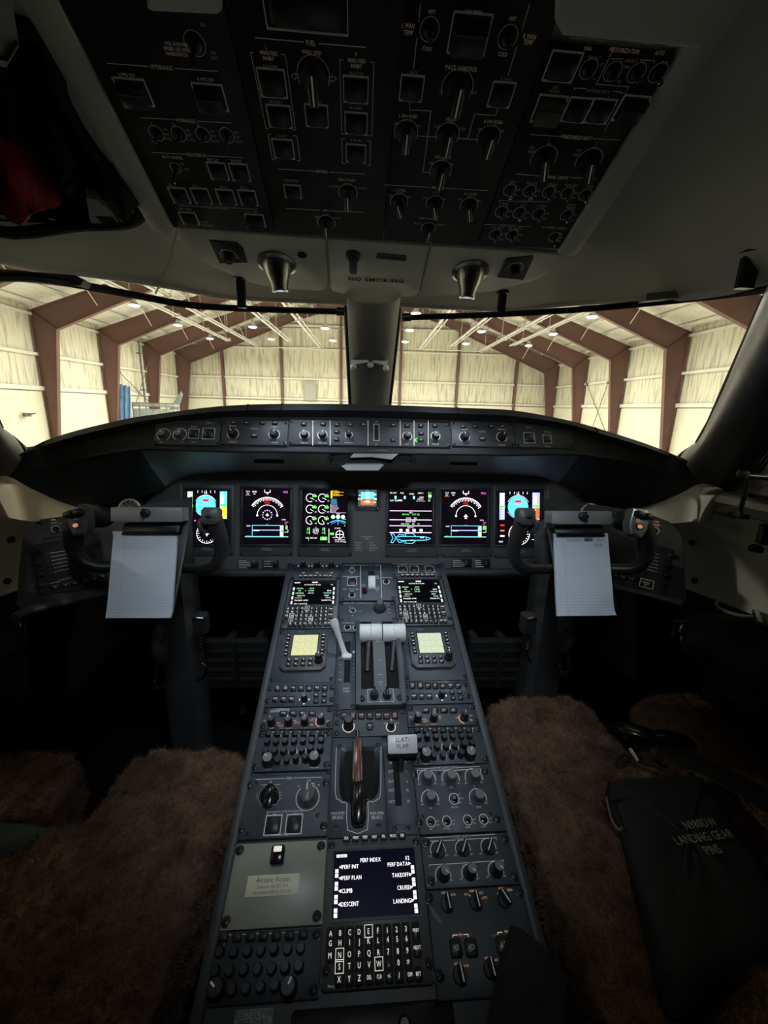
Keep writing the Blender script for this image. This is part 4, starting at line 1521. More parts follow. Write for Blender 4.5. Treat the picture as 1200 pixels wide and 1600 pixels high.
def pfd(s, right=False):
    tape = 'v' if right else 'l'
    # attitude ball
    cx = .47
    ring = [(cx + .235 * math.cos(a), .29 + .205 * math.sin(a)) for a in np.linspace(0, 2 * math.pi, 40)]
    ring = [(x, min(max(y, .085), .50)) for x, y in ring]
    s.poly(ring, 'c')
    s.arc(cx, .29, .26, 'w', 25, 155, .008); s.arc(cx, .29, .26, 'w', 205, 335, .006)
    s.rect(cx - .07, .17, cx + .07, .21, 'r'); s.text('ATT', cx, .19, .055, 'r'); s.text('FAIL', cx, .235, .04, 'r')
    s.poly([(cx - .16, .36), (cx, .325), (cx + .16, .36), (cx, .345)], 'w' if not right else 'c'); s.line([(cx - .1, .37), (cx + .12, .325)], 'w', .014)
    for k in range(5): s.line([(.28 + k * .1, .01), (.28 + k * .1, .05)], 'w', .014 if k == 2 else .009)
    s.line([(cx - .03, .02), (cx - .03, .06), (cx + .03, .06)], 'w', .008)
    # speed tape
    s.rect(.04, .03, .16, .53, tape); s.rect(.07, .05, .13, .30, 'w'); s.rect(.04, .27, .17, .31, 'g')
    for k in range(10): s.line([(.10, .06 + k * .05), (.15, .06 + k * .05)], 'w' if right else 'g', .012)
    # altitude tape
    s.rect(.80, .02, .97, .53, 'c' if not right else 'v'); s.rect(.82, .08, .90, .24, 'w'); s.rect(.82, .31, .97, .52, 'y' if not right else 'br'); s.rect(.82, .25, .97, .30, 'g')
    for k in range(9): s.line([(.82, .05 + k * .05), (.88, .05 + k * .05)], 'w', .012)
    s.text('29.92', .89, .515, .03, 'c')
    # lower compass
    s.text('FMS1' if not right else 'FMS2', .10 if not right else .42, .60, .035, 'm'); s.disc(.22 if not right else .40, .565, .02, 'm')
    for k, c in enumerate(('m', 'o', 'w')):
        s.rect(.06, .62 + k * .10, .16, .65 + k * .10, ('r', 'o', 'w')[k]) if right else None
    s.text('HDG', .08, .94, .03, 'w')
    s.arc(.50, .80, .24, 'w', 0, 360, .012)
    for a in range(0, 360, 15):
        c_, s_ = math.cos(math.radians(a)), math.sin(math.radians(a)); r0 = .20 if a % 30 else .18
        s.line([(.50 + .235 * c_, .80 - .235 * s_ * s.w / s.h), (.50 + r0 * c_, .80 - r0 * s_ * s.w / s.h)], 'w', .010)
    s.poly([(.5, .76), (.52, .80), (.56, .81), (.52, .82), (.5, .86), (.48, .82), (.44, .81), (.48, .80)], 'w')
    s.line([(.82, .72), (.90, .78), (.84, .80), (.93, .86)], 'w', .012); s.line([(.80, .90), (.96, .90)], 'w', .01); s.line([(.80, .80), (.97, .80)], 'g', .010)
    s.text('0.0', .88, .95, .035, 'w'); s.text('VS', .88, .68, .03, 'w')


def nd(s, right=False):
    s.text('TAT', .10, .055, .028, 'w'); s.text('00C', .10, .095, .022, 'w'); s.text('GSPD', .24, .055, .028, 'w'); s.text('000', .24, .095, .022, 'w'); s.line([(.05, .12), (.15, .12)], 'o', .008)
    s.text('FMS1' if not right else 'FMS2', .91, .055, .036, 'm')
    cx, cy = .52, .50
    s.line([(.46, .02), (.46, .065), (.58, .065), (.58, .02)], 'w', .012); s.poly([(.49, .065), (.55, .065), (.52, .10)], 'r'); s.line([(.49, .065), (.55, .065), (.52, .10)], 'w', .008, True)
    s.arc(cx, cy - .02, .395 * 1.0, 'w', 32, 148, .018, 40)
    k_ = s.w / s.h
    for a in range(32, 149, 6):
        c_, s_ = math.cos(math.radians(a)), math.sin(math.radians(a)); r0 = .35 if (a - 32) % 12 else .33
        s.line([(cx + .39 * c_, cy - .02 - .39 * s_ * k_), (cx + r0 * c_, cy - .02 - r0 * s_ * k_)], 'w', .014)
    s.text('HDG', cx, .20, .042, 'r'); s.text('FAIL', cx, .25, .042, 'r')
    s.arc(cx, .47, .215, 'w', 0, 180, .012, 30); s.disc(cx - .215, .48, .022, 'w'); s.disc(cx + .215, .48, .022, 'w')
    if right:
        s.poly([(cx, .44), (cx + .02, .47), (cx + .05, .495), (cx + .02, .495), (cx + .015, .515), (cx + .035, .53), (cx - .035, .53), (cx - .015, .515), (cx - .02, .495), (cx - .05, .495), (cx - .02, .47)], 'w')
    else:
        for a in range(0, 360, 30): s.disc(cx + .10 * math.cos(math.radians(a)), .47 + .10 * k_ * math.sin(math.radians(a)), .014, 'p' if a % 60 else 'v')
        s.poly([(cx, .44), (cx + .02, .465), (cx + .04, .475), (cx + .015, .485), (cx, .50), (cx - .015, .485), (cx - .04, .475), (cx - .02, .465)], 'w')
    s.text('1.25', cx, .645, .022, 'm' if not right else 'r'); s.line([(.20, .66), (.80, .66)], 'c', .012)
    s.rect(.20, .66, .205, .86, 'w'); s.line([(.20, .66), (.20, .86), (.80, .86), (.80, .66)], 'c', .011); s.line([(.05, .865), (.97, .865)], 't', .013)
    s.line([(.22, .745), (.80, .745)], 'v', .020); s.line([(.22, .757), (.35, .757)], 'w', .008)
    s.text('10000', .12, .67, .024, 'w'); s.text('00000', .12, .855, .024, 'g')
    s.rect(.81, .66, .87, .86, 'w'); s.rect(.82, .68, .86, .72, 'v'); s.rect(.82, .80, .86, .84, 'y'); s.rect(.82, .74, .86, .78, 'b')
    s.text('DTRK', .88, .555, .022, 'w'); s.text('FMS1', .94, .60, .024, 'm'); s.text('0.00', .92, .63, .020, 'm'); s.rect(.90, .66, .98, .73, 'g') if right else s.rect(.92, .66, .96, .73, 'g'); s.line([(.90, .78), (.97, .78), (.97, .74)], 'w', .008)


def eicas(s):
    for r in range(3):
        for c in range(2):
            x, y = .17 + c * .27, .155 + r * .205
            s.arc(x, y, .088, 'w', 20 if r < 2 else 0, 300, .014)
            s.line([(x, y), (x + .085 * math.cos(.5 * r), y + .03 + .01 * r)], 'w', .010)
            s.rect(x + .05, y - .05, x + .14, y - .015, 'g'); s.text('0.0', x + .10, y - .065, .018, 'w')
            s.text(('N1', 'ITT', 'N2')[r], x + .13, y + .055, .022, 'w')
    for k in range(4):
        for j in range(2): s.text(('DISPLAY CTLR L R', 'FUEL TANK XFER ON')[j], .63, .035 + k * .026 + j * .013 - .013, .013, 'y', 'l')
    s.rect(.625, .03, .66, .16, 'y'); s.rect(.70, .045, .92, .05, 'y'); s.rect(.68, .10, .90, .105, 'y')
    for k in range(5): s.text(('APU GEN OFF', 'CABIN DOOR', 'PITOT HEAT 1', 'YAW DAMPER', 'HYD PUMP 3A')[k], .63, .18 + k * .02, .014, 'c', 'l')
    for k in range(7): s.text(('FUEL XFER OFF', 'GND SPLR OFF', 'L WINDOW HEAT', 'R WINDOW HEAT', 'EXT AC AVAIL', 'PARK BRAKE', 'EXT DC ON')[k], .63, .285 + k * .02, .014, 'p', 'l')
    s.line([(.625, .27), (.625, .425), (.96, .425)], 'p', .008)
    s.text('GEAR', .79, .445, .02, 'w')
    for x in (.68, .79, .90): s.disc(x, .50, .045, 'l')
    s.text('FLAPS', .93, .545, .02, 'g'); s.line([(.62, .60), (.66, .585), (.79, .555), (.92, .585), (.96, .60)], 'c', .014); s.line([(.64, .625), (.79, .575), (.94, .625)], 'b', .012); s.line([(.79, .55), (.79, .64)], 'c', .01); s.text('0', .94, .66, .03, 'g')
    s.text('SPOILERS', .78, .705, .022, 'w')
    for x in (.13, .47): s.rect(x - .02, .70, x + .02, .72, 'g'); s.text('12.3', x, .74, .028, 'g'); s.text('0.00', x, .79, .028, 'g'); s.line([(x + .03, .70), (x + .03, .82)], 'w', .006)
    for k, t in enumerate(('FF', 'OIL TEMP', 'OIL PRESS', 'FUEL QTY', 'TOTAL')): s.text(t, .30, .70 + k * .026, .020, 'w')
    s.text('FUEL 2500 LBS', .20, .885, .026, 'w'); s.text('0', .14, .92, .026, 'g'); s.rect(.40, .865, .55, .925, 'g'); s.text('2510', .475, .895, .028, 'w')
    s.line([(.59, .72), (.59, .94)], 'w', .012); s.rect(.62, .79, .70, .83, 'g'); s.text('NU', .59, .96, .022, 'w')
    s.arc(.83, .82, .085, 'w', 0, 360, .014); s.line([(.745, .82), (.915, .82)], 'w', .012); s.line([(.83, .745), (.83, .90)], 'w', .008); s.text('RUDDER', .72, .875, .018, 'w'); s.text('AIL', .93, .875, .018, 'w')
    s.line([(.72, .92), (.95, .92)], 'w', .008); s.text('STAB TRIM', .82, .95, .026, 'p'); s.text('5.0', .95, .955, .026, 'w')


def status(s):
    for x, t in ((.10, 'OIL QTY'), (.30, 'FUEL'), (.52, 'BLEED'), (.72, 'TEMP C')): s.text(t, x, .055 + (.015 if t == 'BLEED' else 0), .026, 'w')
    for x in (.15, .36, .57): s.rect(x - .022, .11, x + .022, .165, 't'); s.text('0', x, .14, .03, 'w')
    s.text('14.2', .93, .05, .034, 'g'); s.rect(.90, .08, .97, .13, 'l'); s.text('17.1', .93, .155, .03, 'g'); s.text('CABIN', .74, .13, .024, 'w'); s.text('RATE 0', .72, .165, .026, 'w'); s.line([(.62, .20), (.82, .20)], 'p', .006)
    s.text('OXY 1850', .12, .195, .03, 'w'); s.rect(.22, .18, .30, .205, 'w'); s.text('PSI', .92, .195, .026, 'w')
    for y in (.385, .55, .66, .785): s.line([(.03, y), (.97, y)], 'p', .018)
    s.text('APU', .50, .415, .028, 'w'); s.text('RPM 100', .38, .45, .030, 'g'); s.text('EGT 350', .62, .45, .030, 'g'); s.text('DOOR', .45, .52, .026, 'w'); s.text('2.0', .60, .52, .032, 'w')
    s.text('BRAKE TEMP', .50, .58, .026, 'w'); s.text('HYD', .32, .625, .026, 'w'); s.text('3000', .42, .625, .03, 'g'); s.text('PSI', .56, .625, .026, 'w'); s.text('98', .68, .625, .03, 'g'); s.text('ELEC AC', .50, .69, .024, 'w')
    for x in (.28, .43, .58, .74): s.rect(x - .035, .72, x + .035, .765, 'w'); s.text('00', x, .742, .026, 'gd')
    # aircraft outline
    s.line([(.05, .81), (.10, .80), (.17, .885), (.10, .975), (.05, .965), (.10, .885), (.05, .81)], 'c', .014)
    s.line([(.17, .87), (.30, .855), (.80, .86), (.90, .875), (.95, .895), (.90, .915), (.80, .925), (.30, .93), (.17, .90)], 'c', .014)
    s.line([(.40, .855), (.37, .805), (.55, .80), (.62, .855)], 'c', .014); s.line([(.40, .93), (.37, .98), (.55, .985), (.62, .93)], 'c', .014)
    s.line([(.20, .855), (.24, .82), (.34, .83), (.36, .855)], 'c', .012); s.line([(.20, .93), (.24, .965), (.34, .955), (.36, .93)], 'c', .012); s.line([(.86, .865), (.86, .925)], 'c', .012)
    s.rect(.72, .865, .80, .885, 'w'); s.rect(.50, .92, .56, .935, 'w')


DU = [((283, 367, 757, 868), (292, 358, 766, 850), pfd, False, 'left primary flight display with blue attitude ball, partly behind the left yoke', 'captain side'),
      ((375, 459, 757, 868), (381, 453, 764, 850), nd, False, 'left map display with white compass arc, beside the engine display', ''),
      ((465, 551, 757, 869), (473, 543, 765, 850), eicas, None, 'engine display with round white gauges and yellow message list', ''),
      ((602, 687, 758, 870), (607, 675, 766, 850), status, None, 'system status display with a blue aircraft outline', ''),
      ((689, 768, 758, 870), (690, 760, 766, 850), nd, True, 'right map display with white compass arc, right of the status display', ''),
      ((770, 856, 759, 871), (776, 843, 768, 851), pfd, True, 'right primary flight display with blue attitude ball, partly behind the right yoke', '')]
for bz, sc_, fn, flag, lab, _ in DU:
    m = Mod(INS, frect(INS, *bz), 'display_unit', lab, 'display', 'bezel', 0.007, 'large display units in the instrument panel', ch=0.003)
    r = frect(INS, *sc_)
    w, h = r[1] - r[0], r[3] - r[2]
    u, v = (r[0] + r[1]) / 2 - m.uc, (r[2] + r[3]) / 2 - m.vc
    b = MB()      # dark frame round the glass
    for x0, x1, y0, y1 in ((-w / 2 - .008, w / 2 + .008, h / 2, h / 2 + .007), (-w / 2 - .008, w / 2 + .008, -h / 2 - .007, -h / 2), (-w / 2 - .008, -w / 2, -h / 2, h / 2), (w / 2, w / 2 + .008, -h / 2, h / 2)):
        b.box(x0, x1, y0, y1, 0, .0035, 'bezel_dark', .001)
    b.build('screen_frame', m.root, (u, v, m.t))
    b = MB(); b.box(-w / 2, w / 2, -h / 2, h / 2, 0, .0012, 'screen'); so = b.build('screen', m.root, (u, v, m.t))
    s = Scr(w, h, .0016)
    if flag is None: fn(s)
    else: fn(s, flag)
    s.b.build('screen_graphics', so, smooth=0)
    m.screws(.003, .006, [(-1, -1), (1, -1)])
    m.text_uv('DISPLAY UNIT', 0, -m.h / 2 + .022, .0028, 'print_dim'); m.text_uv('PRIMARY BRIGHTNESS SET', 0, -m.h / 2 + .017, .0024, 'print_dim')
    m.done()
# standby instrument
m = Mod(INS, frect(INS, 555, 594, 760, 799), 'standby_instrument', 'small square standby attitude instrument with blue and brown horizon', 'instrument', 'bezel', 0.006, ch=.008)
r = frect(INS, 559, 589, 765, 792); w, h = r[1] - r[0], r[3] - r[2]; u, v = (r[0] + r[1]) / 2 - m.uc, (r[2] + r[3]) / 2 - m.vc
b = MB(); b.box(-w / 2, w / 2, -h / 2, h / 2, 0, .0012, 'screen_dark'); so = b.build('screen', m.root, (u, v, m.t))
s = Scr(w, h, .0016)
s.rect(.02, .02, .98, .98, 'lg'); s.rect(.16, .14, .86, .56, 'c'); s.rect(.16, .60, .86, .88, 'br'); s.rect(.02, .50, .20, .60, 'w'); s.rect(.05, .52, .17, .58, 'lg')
for y in (.22, .30, .38, .46, .54, .66, .74): s.line([(.42, y), (.60, y)], 'w', .03)
s.text('STBY', .5, .07, .07, 'c'); s.rect(.84, .25, .96, .33, 'w'); s.rect(.84, .5, .98, .6, 'l'); s.rect(.84, .7, .94, .76, 'w'); s.rect(.05, .32, .14, .36, 'w'); s.rect(.30, .70, .66, .73, 'w')
s.b.build('screen_graphics', so, smooth=0)
m.part('knob', me_knob(.005, .008), 590, 795); m.screws(.0025, .005, [(-1, 1), (1, 1), (-1, -1)]); m.done()

# clocks peeking over the yokes: chrome ringed round instruments
for (px, py, lab) in ((204, 797, 'left'), (921, 803, 'right')):
    c = at(px, py, 1.02)
    k = empty('clock', 'round chrome ringed clock above the %s clipboard' % lab, 'clock', loc=tuple(c))
    k.rotation_euler = (math.radians(78), 0, 0)
    b = MB(); b.tube([(.026 * math.cos(a), .026 * math.sin(a), .003) for a in np.linspace(0, 2 * math.pi, 41)[:-1]], .0028, 'clock_ring', 8, closed=True); b.build('bezel_ring', k)
    b = MB(); b.lathe([(.026, -.03), (.026, .001)], 'black', 28); b.build('case', k)
    b = MB()
    for a in range(0, 360, 30): b.line([(.023 * math.sin(math.radians(a)), .023 * math.cos(math.radians(a))), (.020 * math.sin(math.radians(a)), .020 * math.cos(math.radians(a)))], .001, .002, 'white_print')
    b.text('0', 0, .008, .006, .002, 'white_print'); b.line([(0, 0), (.012, .008)], .0012, .0022, 'white_print'); b.build('dial', k, smooth=0)

# ================================================================== side panels beside the yokes
def side_frame(a, b, c):
    A, B, Cc = at(*a), at(*b), at(*c)
    U = (A - B)
    V = B - Cc
    return A, B, Cc


for sx, lab in ((-1, 'left'), (1, 'right')):
    if sx < 0:
        TI, TO, BO, BI = at(300, 778, 1.10), at(66, 812, .90), at(26, 945, .83), at(300, 893, 1.06)
        fr = Fr(BO, TI - TO, TO - BO)
        outline = [(300, 776), (190, 795), (100, 806), (66, 812), (48, 822), (36, 845), (30, 890), (26, 945), (40, 955), (160, 925), (300, 898)]
    else:
        TI, TO, BO, BI = at(850, 782, 1.10), at(1040, 812, .90), at(1072, 938, .83), at(850, 893, 1.06)
        fr = Fr(BO, TO - TI, TO - BO)
        outline = [(850, 780), (940, 790), (1010, 802), (1045, 815), (1060, 832), (1066, 850), (1072, 938), (1064, 940), (1000, 928), (850, 892)]
    P = [fr.px(*p) for p in outline]
    uc, vc = np.mean([p[0] for p in P]), np.mean([p[1] for p in P])
    sp = Mod(fr, (uc - .01, uc + .01, vc - .01, vc + .01), 'side_panel', 'dark angled side panel behind the %s yoke with audio jack and keyboard' % lab, 'panel', 'panel_side', 0.008, plate=False, group='angled side panels')
    b = MB(); poly = [(p[0] - uc, p[1] - vc) for p in P]
    if sx > 0: pass
    area = sum(poly[i][0] * poly[(i + 1) % len(poly)][1] - poly[(i + 1) % len(poly)][0] * poly[i][1] for i in range(len(poly)))
    if area < 0: poly = poly[::-1]
    b.prism(poly, -.02, 0.004, 'panel_side'); b.build('faceplate', sp.root)
    f = (lambda x: x) if sx < 0 else (lambda x: 1105 - x)
    # upper jack plate
    X = (lambda x: x) if sx < 0 else (lambda x: x)
    if sx < 0:
        for rect in ((62, 806, 115, 838),):
            c4 = [sp.p(*q) for q in ((58, 812), (140, 801), (140, 834), (64, 842))]
            b = MB(); b.prism(c4[::-1] if False else c4[::-1], .004, .007, 'panel_side', .001); b.build('jack_plate', sp.root)
        kp = (86, 826); sp.text('CALL', 83, 812, 3, 'lit_orange'); sp.text('FLOOD', 84, 817, 3, 'white_print'); sp.text('DIM', 93, 818, 2.5); sp.text('OFF', 95, 828, 2.5)
        kb = [(46, 852), (150, 832), (170, 915), (62, 930)]
        l0, l1 = (78, 864, 102, 860), (84, 893, 106, 888)
        keys = [(86, 916), (102, 913), (117, 910), (132, 906), (147, 903), (160, 899)]
        tabs = [(53, 864), (58, 880), (62, 898), (66, 914)]
    else:
        kp = (1024, 829); sp.text('CALL', 1027, 815, 3, 'lit_orange'); sp.text('FLOOD', 1026, 820, 3, 'lit_orange'); sp.text('DIM', 1017, 824, 2.5); sp.text('OFF', 1014, 833, 2.5)
        kb = [(955, 832), (1052, 858), (1040, 930), (940, 905)]
        l0, l1 = (1014, 863, 1030, 866), (1012, 889, 1028, 893)
        keys = [(948, 897), (964, 898), (976, 901), (990, 904)]
        tabs = [(1050, 868), (1046, 884), (1043, 900), (1040, 912)]
    c4 = [sp.p(*q) for q in kb]
    ar = sum(c4[i][0] * c4[(i + 1) % 4][1] - c4[(i + 1) % 4][0] * c4[i][1] for i in range(4))
    b = MB(); b.prism(c4 if ar > 0 else c4[::-1], .004, .008, 'bezel_dark', .001); b.build('keyboard_cover', sp.root)
    sp.t = .008
    sp.toggle(kp[0], kp[1], .006, .012, .5, 0, 'dark_metal'); sp.arc(kp[0], kp[1], 6.5, 1.0, 0, 360, 'print_dim')
    for k in range(6):
        t = k / 5
        a = (lerp(l0[0], l1[0], t), lerp(l0[1], l1[1], t)); c = (lerp(l0[2], l1[2], t), lerp(l0[3], l1[3], t))
        sp.line([a, c], .8, 'print_dim'); sp.text(str(k + 1), a[0] - 5 if sx < 0 else c[0] + 5, a[1] + 1 if sx < 0 else c[1] + 1, 2.2, 'print_dim')
    for px, py in keys: sp.key(px, py, .016, .009, 'SEL', 'print_dim', t=.004)
    for px, py in tabs: sp.part('key_tab', me_key(.014, .010, .004, 'black'), px, py)
    if sx > 0: sp.key(1011, 911, .024, .016, 'MAINT|TEST', 'print_dim'); u, v = sp.p(1011, 911); sp.part('button_frame', me_frame(.029, .021, .002, .0012, 'print_dim'), 1011, 911)
    sp.line([(78, 911), (92, 908)] if sx < 0 else [(960, 892), (972, 893)], .8, 'print_dim'); sp.text('MASTER DISPLAY' if sx < 0 else 'LAMP', 101 if sx < 0 else 984, 904 if sx < 0 else 896, 2.4, 'print_dim')
    sp.done()
    # lower roll along the side panel
    b = MB()
    pts = [(300, 899, 1.05), (240, 905, 1.0), (160, 926, .93), (90, 942, .87), (40, 956, .82), (22, 966, .79)] if sx < 0 else [(850, 894, 1.05), (900, 905, 1.0), (960, 915, .95), (1020, 929, .88), (1066, 944, .83)]
    b.tube(curve([at(*p) for p in pts], 5), .009, 'panel_side', 8)
    tag(b.build('knee_roll'), 'thin dark padded roll under the %s side panel' % lab, 'trim')

# lining between the hood's side ends and the side panels
for sx, wl, mt, hd, pn in ((-1, 'wall_left', 'liner_beige', [(-20, 735, .86), (14, 745, .90), (55, 767, .93), (115, 791, .985), (150, 794, 1.02)], [(-20, 800, .84), (30, 812, .865), (66, 814, .895), (120, 804, .945), (160, 799, .98)]),
                           (1, 'wall_right', 'liner_grey', [(1130, 752, .86), (1095, 756, .90), (1060, 773, .93), (1020, 789, .985), (985, 796, 1.02)], [(1110, 815, .845), (1080, 815, .865), (1046, 817, .895), (1010, 805, .94), (980, 799, .98)])):
    mb = MB()
    A_, B_ = [at(*p) for p in hd], [at(*p) for p in pn]
    A_[0], B_[0] = wall_pt(hd[0][0], hd[0][1] + 12, sx, .002), wall_pt(pn[0][0], pn[0][1], sx, .002)
    a, b = curve(A_, 6), curve(B_, 6)
    mb.grid([a, [lerp(p, q, .5) + np.array([-sx * .004, -.004, 0]) for p, q in zip(a, b)], b], mt)
    mb.build('corner_fairing', bpy.data.objects[wl])

# ================================================================== centre pedestal
V0 = PED.px(576, 1640)[1]; V1 = PED.px(576, 884)[1]
ULm, URm = -0.214, 0.217
def vpx(px, py): return PED.px(px, py)[1]
pd = empty('centre_pedestal', 'dark grey sloping centre pedestal body between the seats', 'pedestal', PED.mat())
mb = MB()
mb.prism([(ULm, V0), (URm, V0), (URm, V1), (ULm, V1)], -0.035, -0.004, 'panel_side'); mb.build('top_deck', pd)
for s_, nm in ((ULm, -1), (URm, 1)):
    mb = MB(); mb.box(s_ - .004 if nm > 0 else s_ - .010, s_ + .010 if nm > 0 else s_ + .004, V0, V1 + .004, -.03, .010, 'panel_side', .004); mb.build('side_rail', pd)
    mb = MB()
    A, B = PED.pt(s_ + nm * .004, V0, -.02), PED.pt(s_ + nm * .004, V1, -.02)
    q = [A, B, np.array([B[0], B[1], .02]), np.array([A[0], A[1], .02])]
    mb.add(q, [(0, 1, 2, 3)], 'panel_side'); o = mb.build('side_wall', pd); o.matrix_parent_inverse = PED.mat().inverted()
mb = MB(); A, B = PED.pt(ULm, V0, -.03), PED.pt(URm, V0, -.03)
mb.add([A, B, np.array([B[0], B[1], .02]), np.array([A[0], A[1], .02])], [(0, 1, 2, 3)], 'panel_side'); o = mb.build('rear_wall', pd); o.matrix_parent_inverse = PED.mat().inverted()

COLS = {'L': (-0.212, -0.0735), 'C': (-0.0715, 0.0715), 'R': (0.0735, 0.215)}


def ped(col, y0, y1, label, name='avionics_panel', cat='panel', mat='panel', px=None, u=None, **k):
    u0, u1 = u or COLS[col]
    cx = px or {'L': 455, 'C': 577, 'R': 715}[col]
    return Mod(PED, (u0, u1, vpx(cx, y1) + .0006, vpx(cx, y0) - .0006), name, label, cat, mat, **k)


# ---- cockpit computer units (three alike, with different pages)
MK = {}
def mcdu_layout():
    f = Mod(PED, (-.0715, .0715, vpx(580, 1545), vpx(580, 1312)), 'tmp', 'x', 'x', plate=False)
    Z = lambda x, y: f.p(300 + x / 2.143, 1280 + y / 2.143)
    cols = [463, 496, 529, 561, 593, 625, 656, 687, 719]
    rows = [383, 415, 455, 493, 535]
    u_c = [Z(c, 455)[0] for c in cols]; v_r = [Z(595, r)[1] for r in rows]
    # bottom rows widen because of perspective: use one grid
    sp_ = (u_c[-1] - u_c[0]) / 8
    bpy.data.objects.remove(f.root)
    return u_c[0], sp_, v_r, Z(595, 72)[1], Z(600, 112)[1], Z(605, 335)[1], f.w, f.h


K0, KS, KV, FV, SV1, SV0, MW, MH = mcdu_layout()
ROWS = ['ABCDEF123', 'GHIJKL456', 'MNOPQR789', ' STUVW.0', ' XYZ']


def mcdu(rect, label, page, lit):
    m = Mod(PED, rect, 'flight_management_unit', label, 'control unit', 'bezel', 0.009, 'keyboard control units on the pedestal', ch=.003)
    kx, ky = m.w / MW, m.h / MH
    kw, kh = .0112 * kx, .0128 * ky

    def key(t, u, v, w=None, hh=None):
        o = m.part_uv('key', me_key(w or kw, hh or kh, .005), u * kx, v * ky)
        b = MB(); wide = len(t) > 1
        b.text(t, 0, 0, (.0036 if wide else .0054) * ky, .0054, lit, sx=.66 if wide else .8)
        if t in 'ENSW' and len(t) == 1: b.line([(-kw * .46, -kh * .46), (kw * .46, -kh * .46), (kw * .46, kh * .46), (-kw * .46, kh * .46)], .0007, .0054, lit, True)
        obj('legend', b.mesh('legend', 0), o)
    for r, row in enumerate(ROWS):
        for c, ch_ in enumerate(row):
            if ch_ != ' ': key(ch_, K0 + KS * c, KV[r])
    key('SP', K0 + KS * 8, KV[3]); key('PREV', K0 + KS * 9.05, KV[0] - .002, kw * .95, kh * 1.35); key('NEXT', K0 + KS * 9.05, KV[2] + .002, kw * .95, kh * 1.35)
    for t, c in (('DEL', 4), ('CLR', 5), ('+/-', 6), ('/', 7), ('DIM', 8.1), ('BRT', 8.95)): key(t, K0 + KS * c, KV[4], kw * (.95 if c < 8 else .85))
    for i, t in enumerate(('DLK', 'MENU', 'PERF', 'NAV', 'FPL', 'PROG', 'DIR')): key(t, -.043 + i * .0145, FV, kw, kh * .62)
    w, h = .122 * kx, (SV1 - SV0) * ky
    vc = (SV1 + SV0) / 2 * ky
    b = MB()
    for x0, x1, y0, y1 in ((-w / 2 - .003, w / 2 + .003, h / 2, h / 2 + .003), (-w / 2 - .003, w / 2 + .003, -h / 2 - .003, -h / 2), (-w / 2 - .003, -w / 2, -h / 2, h / 2), (w / 2, w / 2 + .003, -h / 2, h / 2)): b.box(x0, x1, y0, y1, 0, .002, 'bezel_dark')
    b.build('screen_frame', m.root, (0, vc, m.t))
    b = MB(); b.box(-w / 2, w / 2, -h / 2, h / 2, 0, .0008, 'screen_blue' if page == 'perf' else 'screen_dark'); so = b.build('screen', m.root, (0, vc, m.t))
    s = Scr(w, h, .0011)
    for k in range(4):
        for x in (.02, .94):
            y = .28 + k * .19; s.rect(x, y, x + .04, y + .13, 'gd'); s.line([(x, y + .065), (x + .04, y + .065)], 'lg', .006)
    s.rect(.03, .05, .16, .10, 'gd'); s.text('BACK', .095, .076, .035, 'lg')
    if page == 'perf':
        for t, x, y, al in (('PERF INDEX', .45, .16, 'c'), ('1/2', .93, .16, 'r'), ('PERF INIT', .105, .25, 'l'), ('PERF DATA', .905, .25, 'r'), ('PERF PLAN', .105, .42, 'l'), ('TAKEOFF', .905, .42, 'r'), ('CLIMB', .105, .61, 'l'), ('CRUISE', .905, .61, 'r'), ('DESCENT', .105, .80, 'l'), ('LANDING', .905, .80, 'r')):
            s.text(t, x, y, .064, 'w', al, sx=.80)
        for y in (.25, .42, .61, .80):
            s.line([(.095, y - .02), (.07, y), (.095, y + .02)], 'w', .005, True); s.line([(.915, y - .02), (.94, y), (.915, y + .02)], 'w', .005, True)
    else:
        s.rect(.44, .04, .57, .09, 'gd')
        for t, x, y, al, c in (('ACTIVE FLT PLAN', .45, .17, 'c', 'w'), ('1/2', .93, .17, 'r', 'w'), ('ORIGIN', .10, .33, 'l', 'y'), ('123/17', .40, .33, 'l', 'l'), ('173', .15, .43, 'l', 'y'), ('0.7NM', .38, .43, 'l', 'l'), ('KPAE27L', .10, .53, 'l', 'y'), ('00+00', .38, .53, 'l', 'l'), ('OSO.TO', .14, .64, 'l', 'w'),
                              ('8500', .90, .43, 'r', 'w'), ('3.0/0020', .90, .53, 'r', 't'), ('DEST', .86, .64, 'r', 'w'), ('KPAE', .90, .73, 'r', 't'), ('TRIGGER APPR', .09, .83, 'l', 'w'), ('CLEAR FPL', .92, .83, 'r', 'w'), ('SET 2 DATLIB', .10, .97, 'l', 'w')):
            s.text(t, x, y, .048, 'l' if c == 'y' else c, al, sx=.85)
        s.disc(.31, .43, .010, 'y'); s.line([(.10, .73), (.25, .73)], 'w', .006)
    s.b.build('screen_graphics', so, smooth=0)
    m.screws(.0045, .006, [(-1, .96), (1, .96), (-1, -.85), (1, -.85)])
    m.text_uv('Honeywell', -m.w / 2 + .016 * kx, -m.h / 2 + .004 * ky, .003 * kx, 'white_print')
    return m.done()


mcdu((COLS['C'][0], COLS['C'][1], vpx(580, 1546), vpx(580, 1311.5)), 'large keyboard unit at the pedestal foot showing PERF INDEX', 'perf', 'lit_white')
mcdu((COLS['L'][0] + .004, COLS['L'][1], vpx(487, 984.5), vpx(492, 904.5)), 'keyboard unit at the head of the pedestal, left of the speed lever panel', 'plan', 'lit_white')
mcdu((COLS['R'][0], COLS['R'][1] - .004, vpx(660, 980), vpx(655, 903)), 'keyboard unit at the head of the pedestal, right of the speed lever panel', 'plan', 'lit_white')

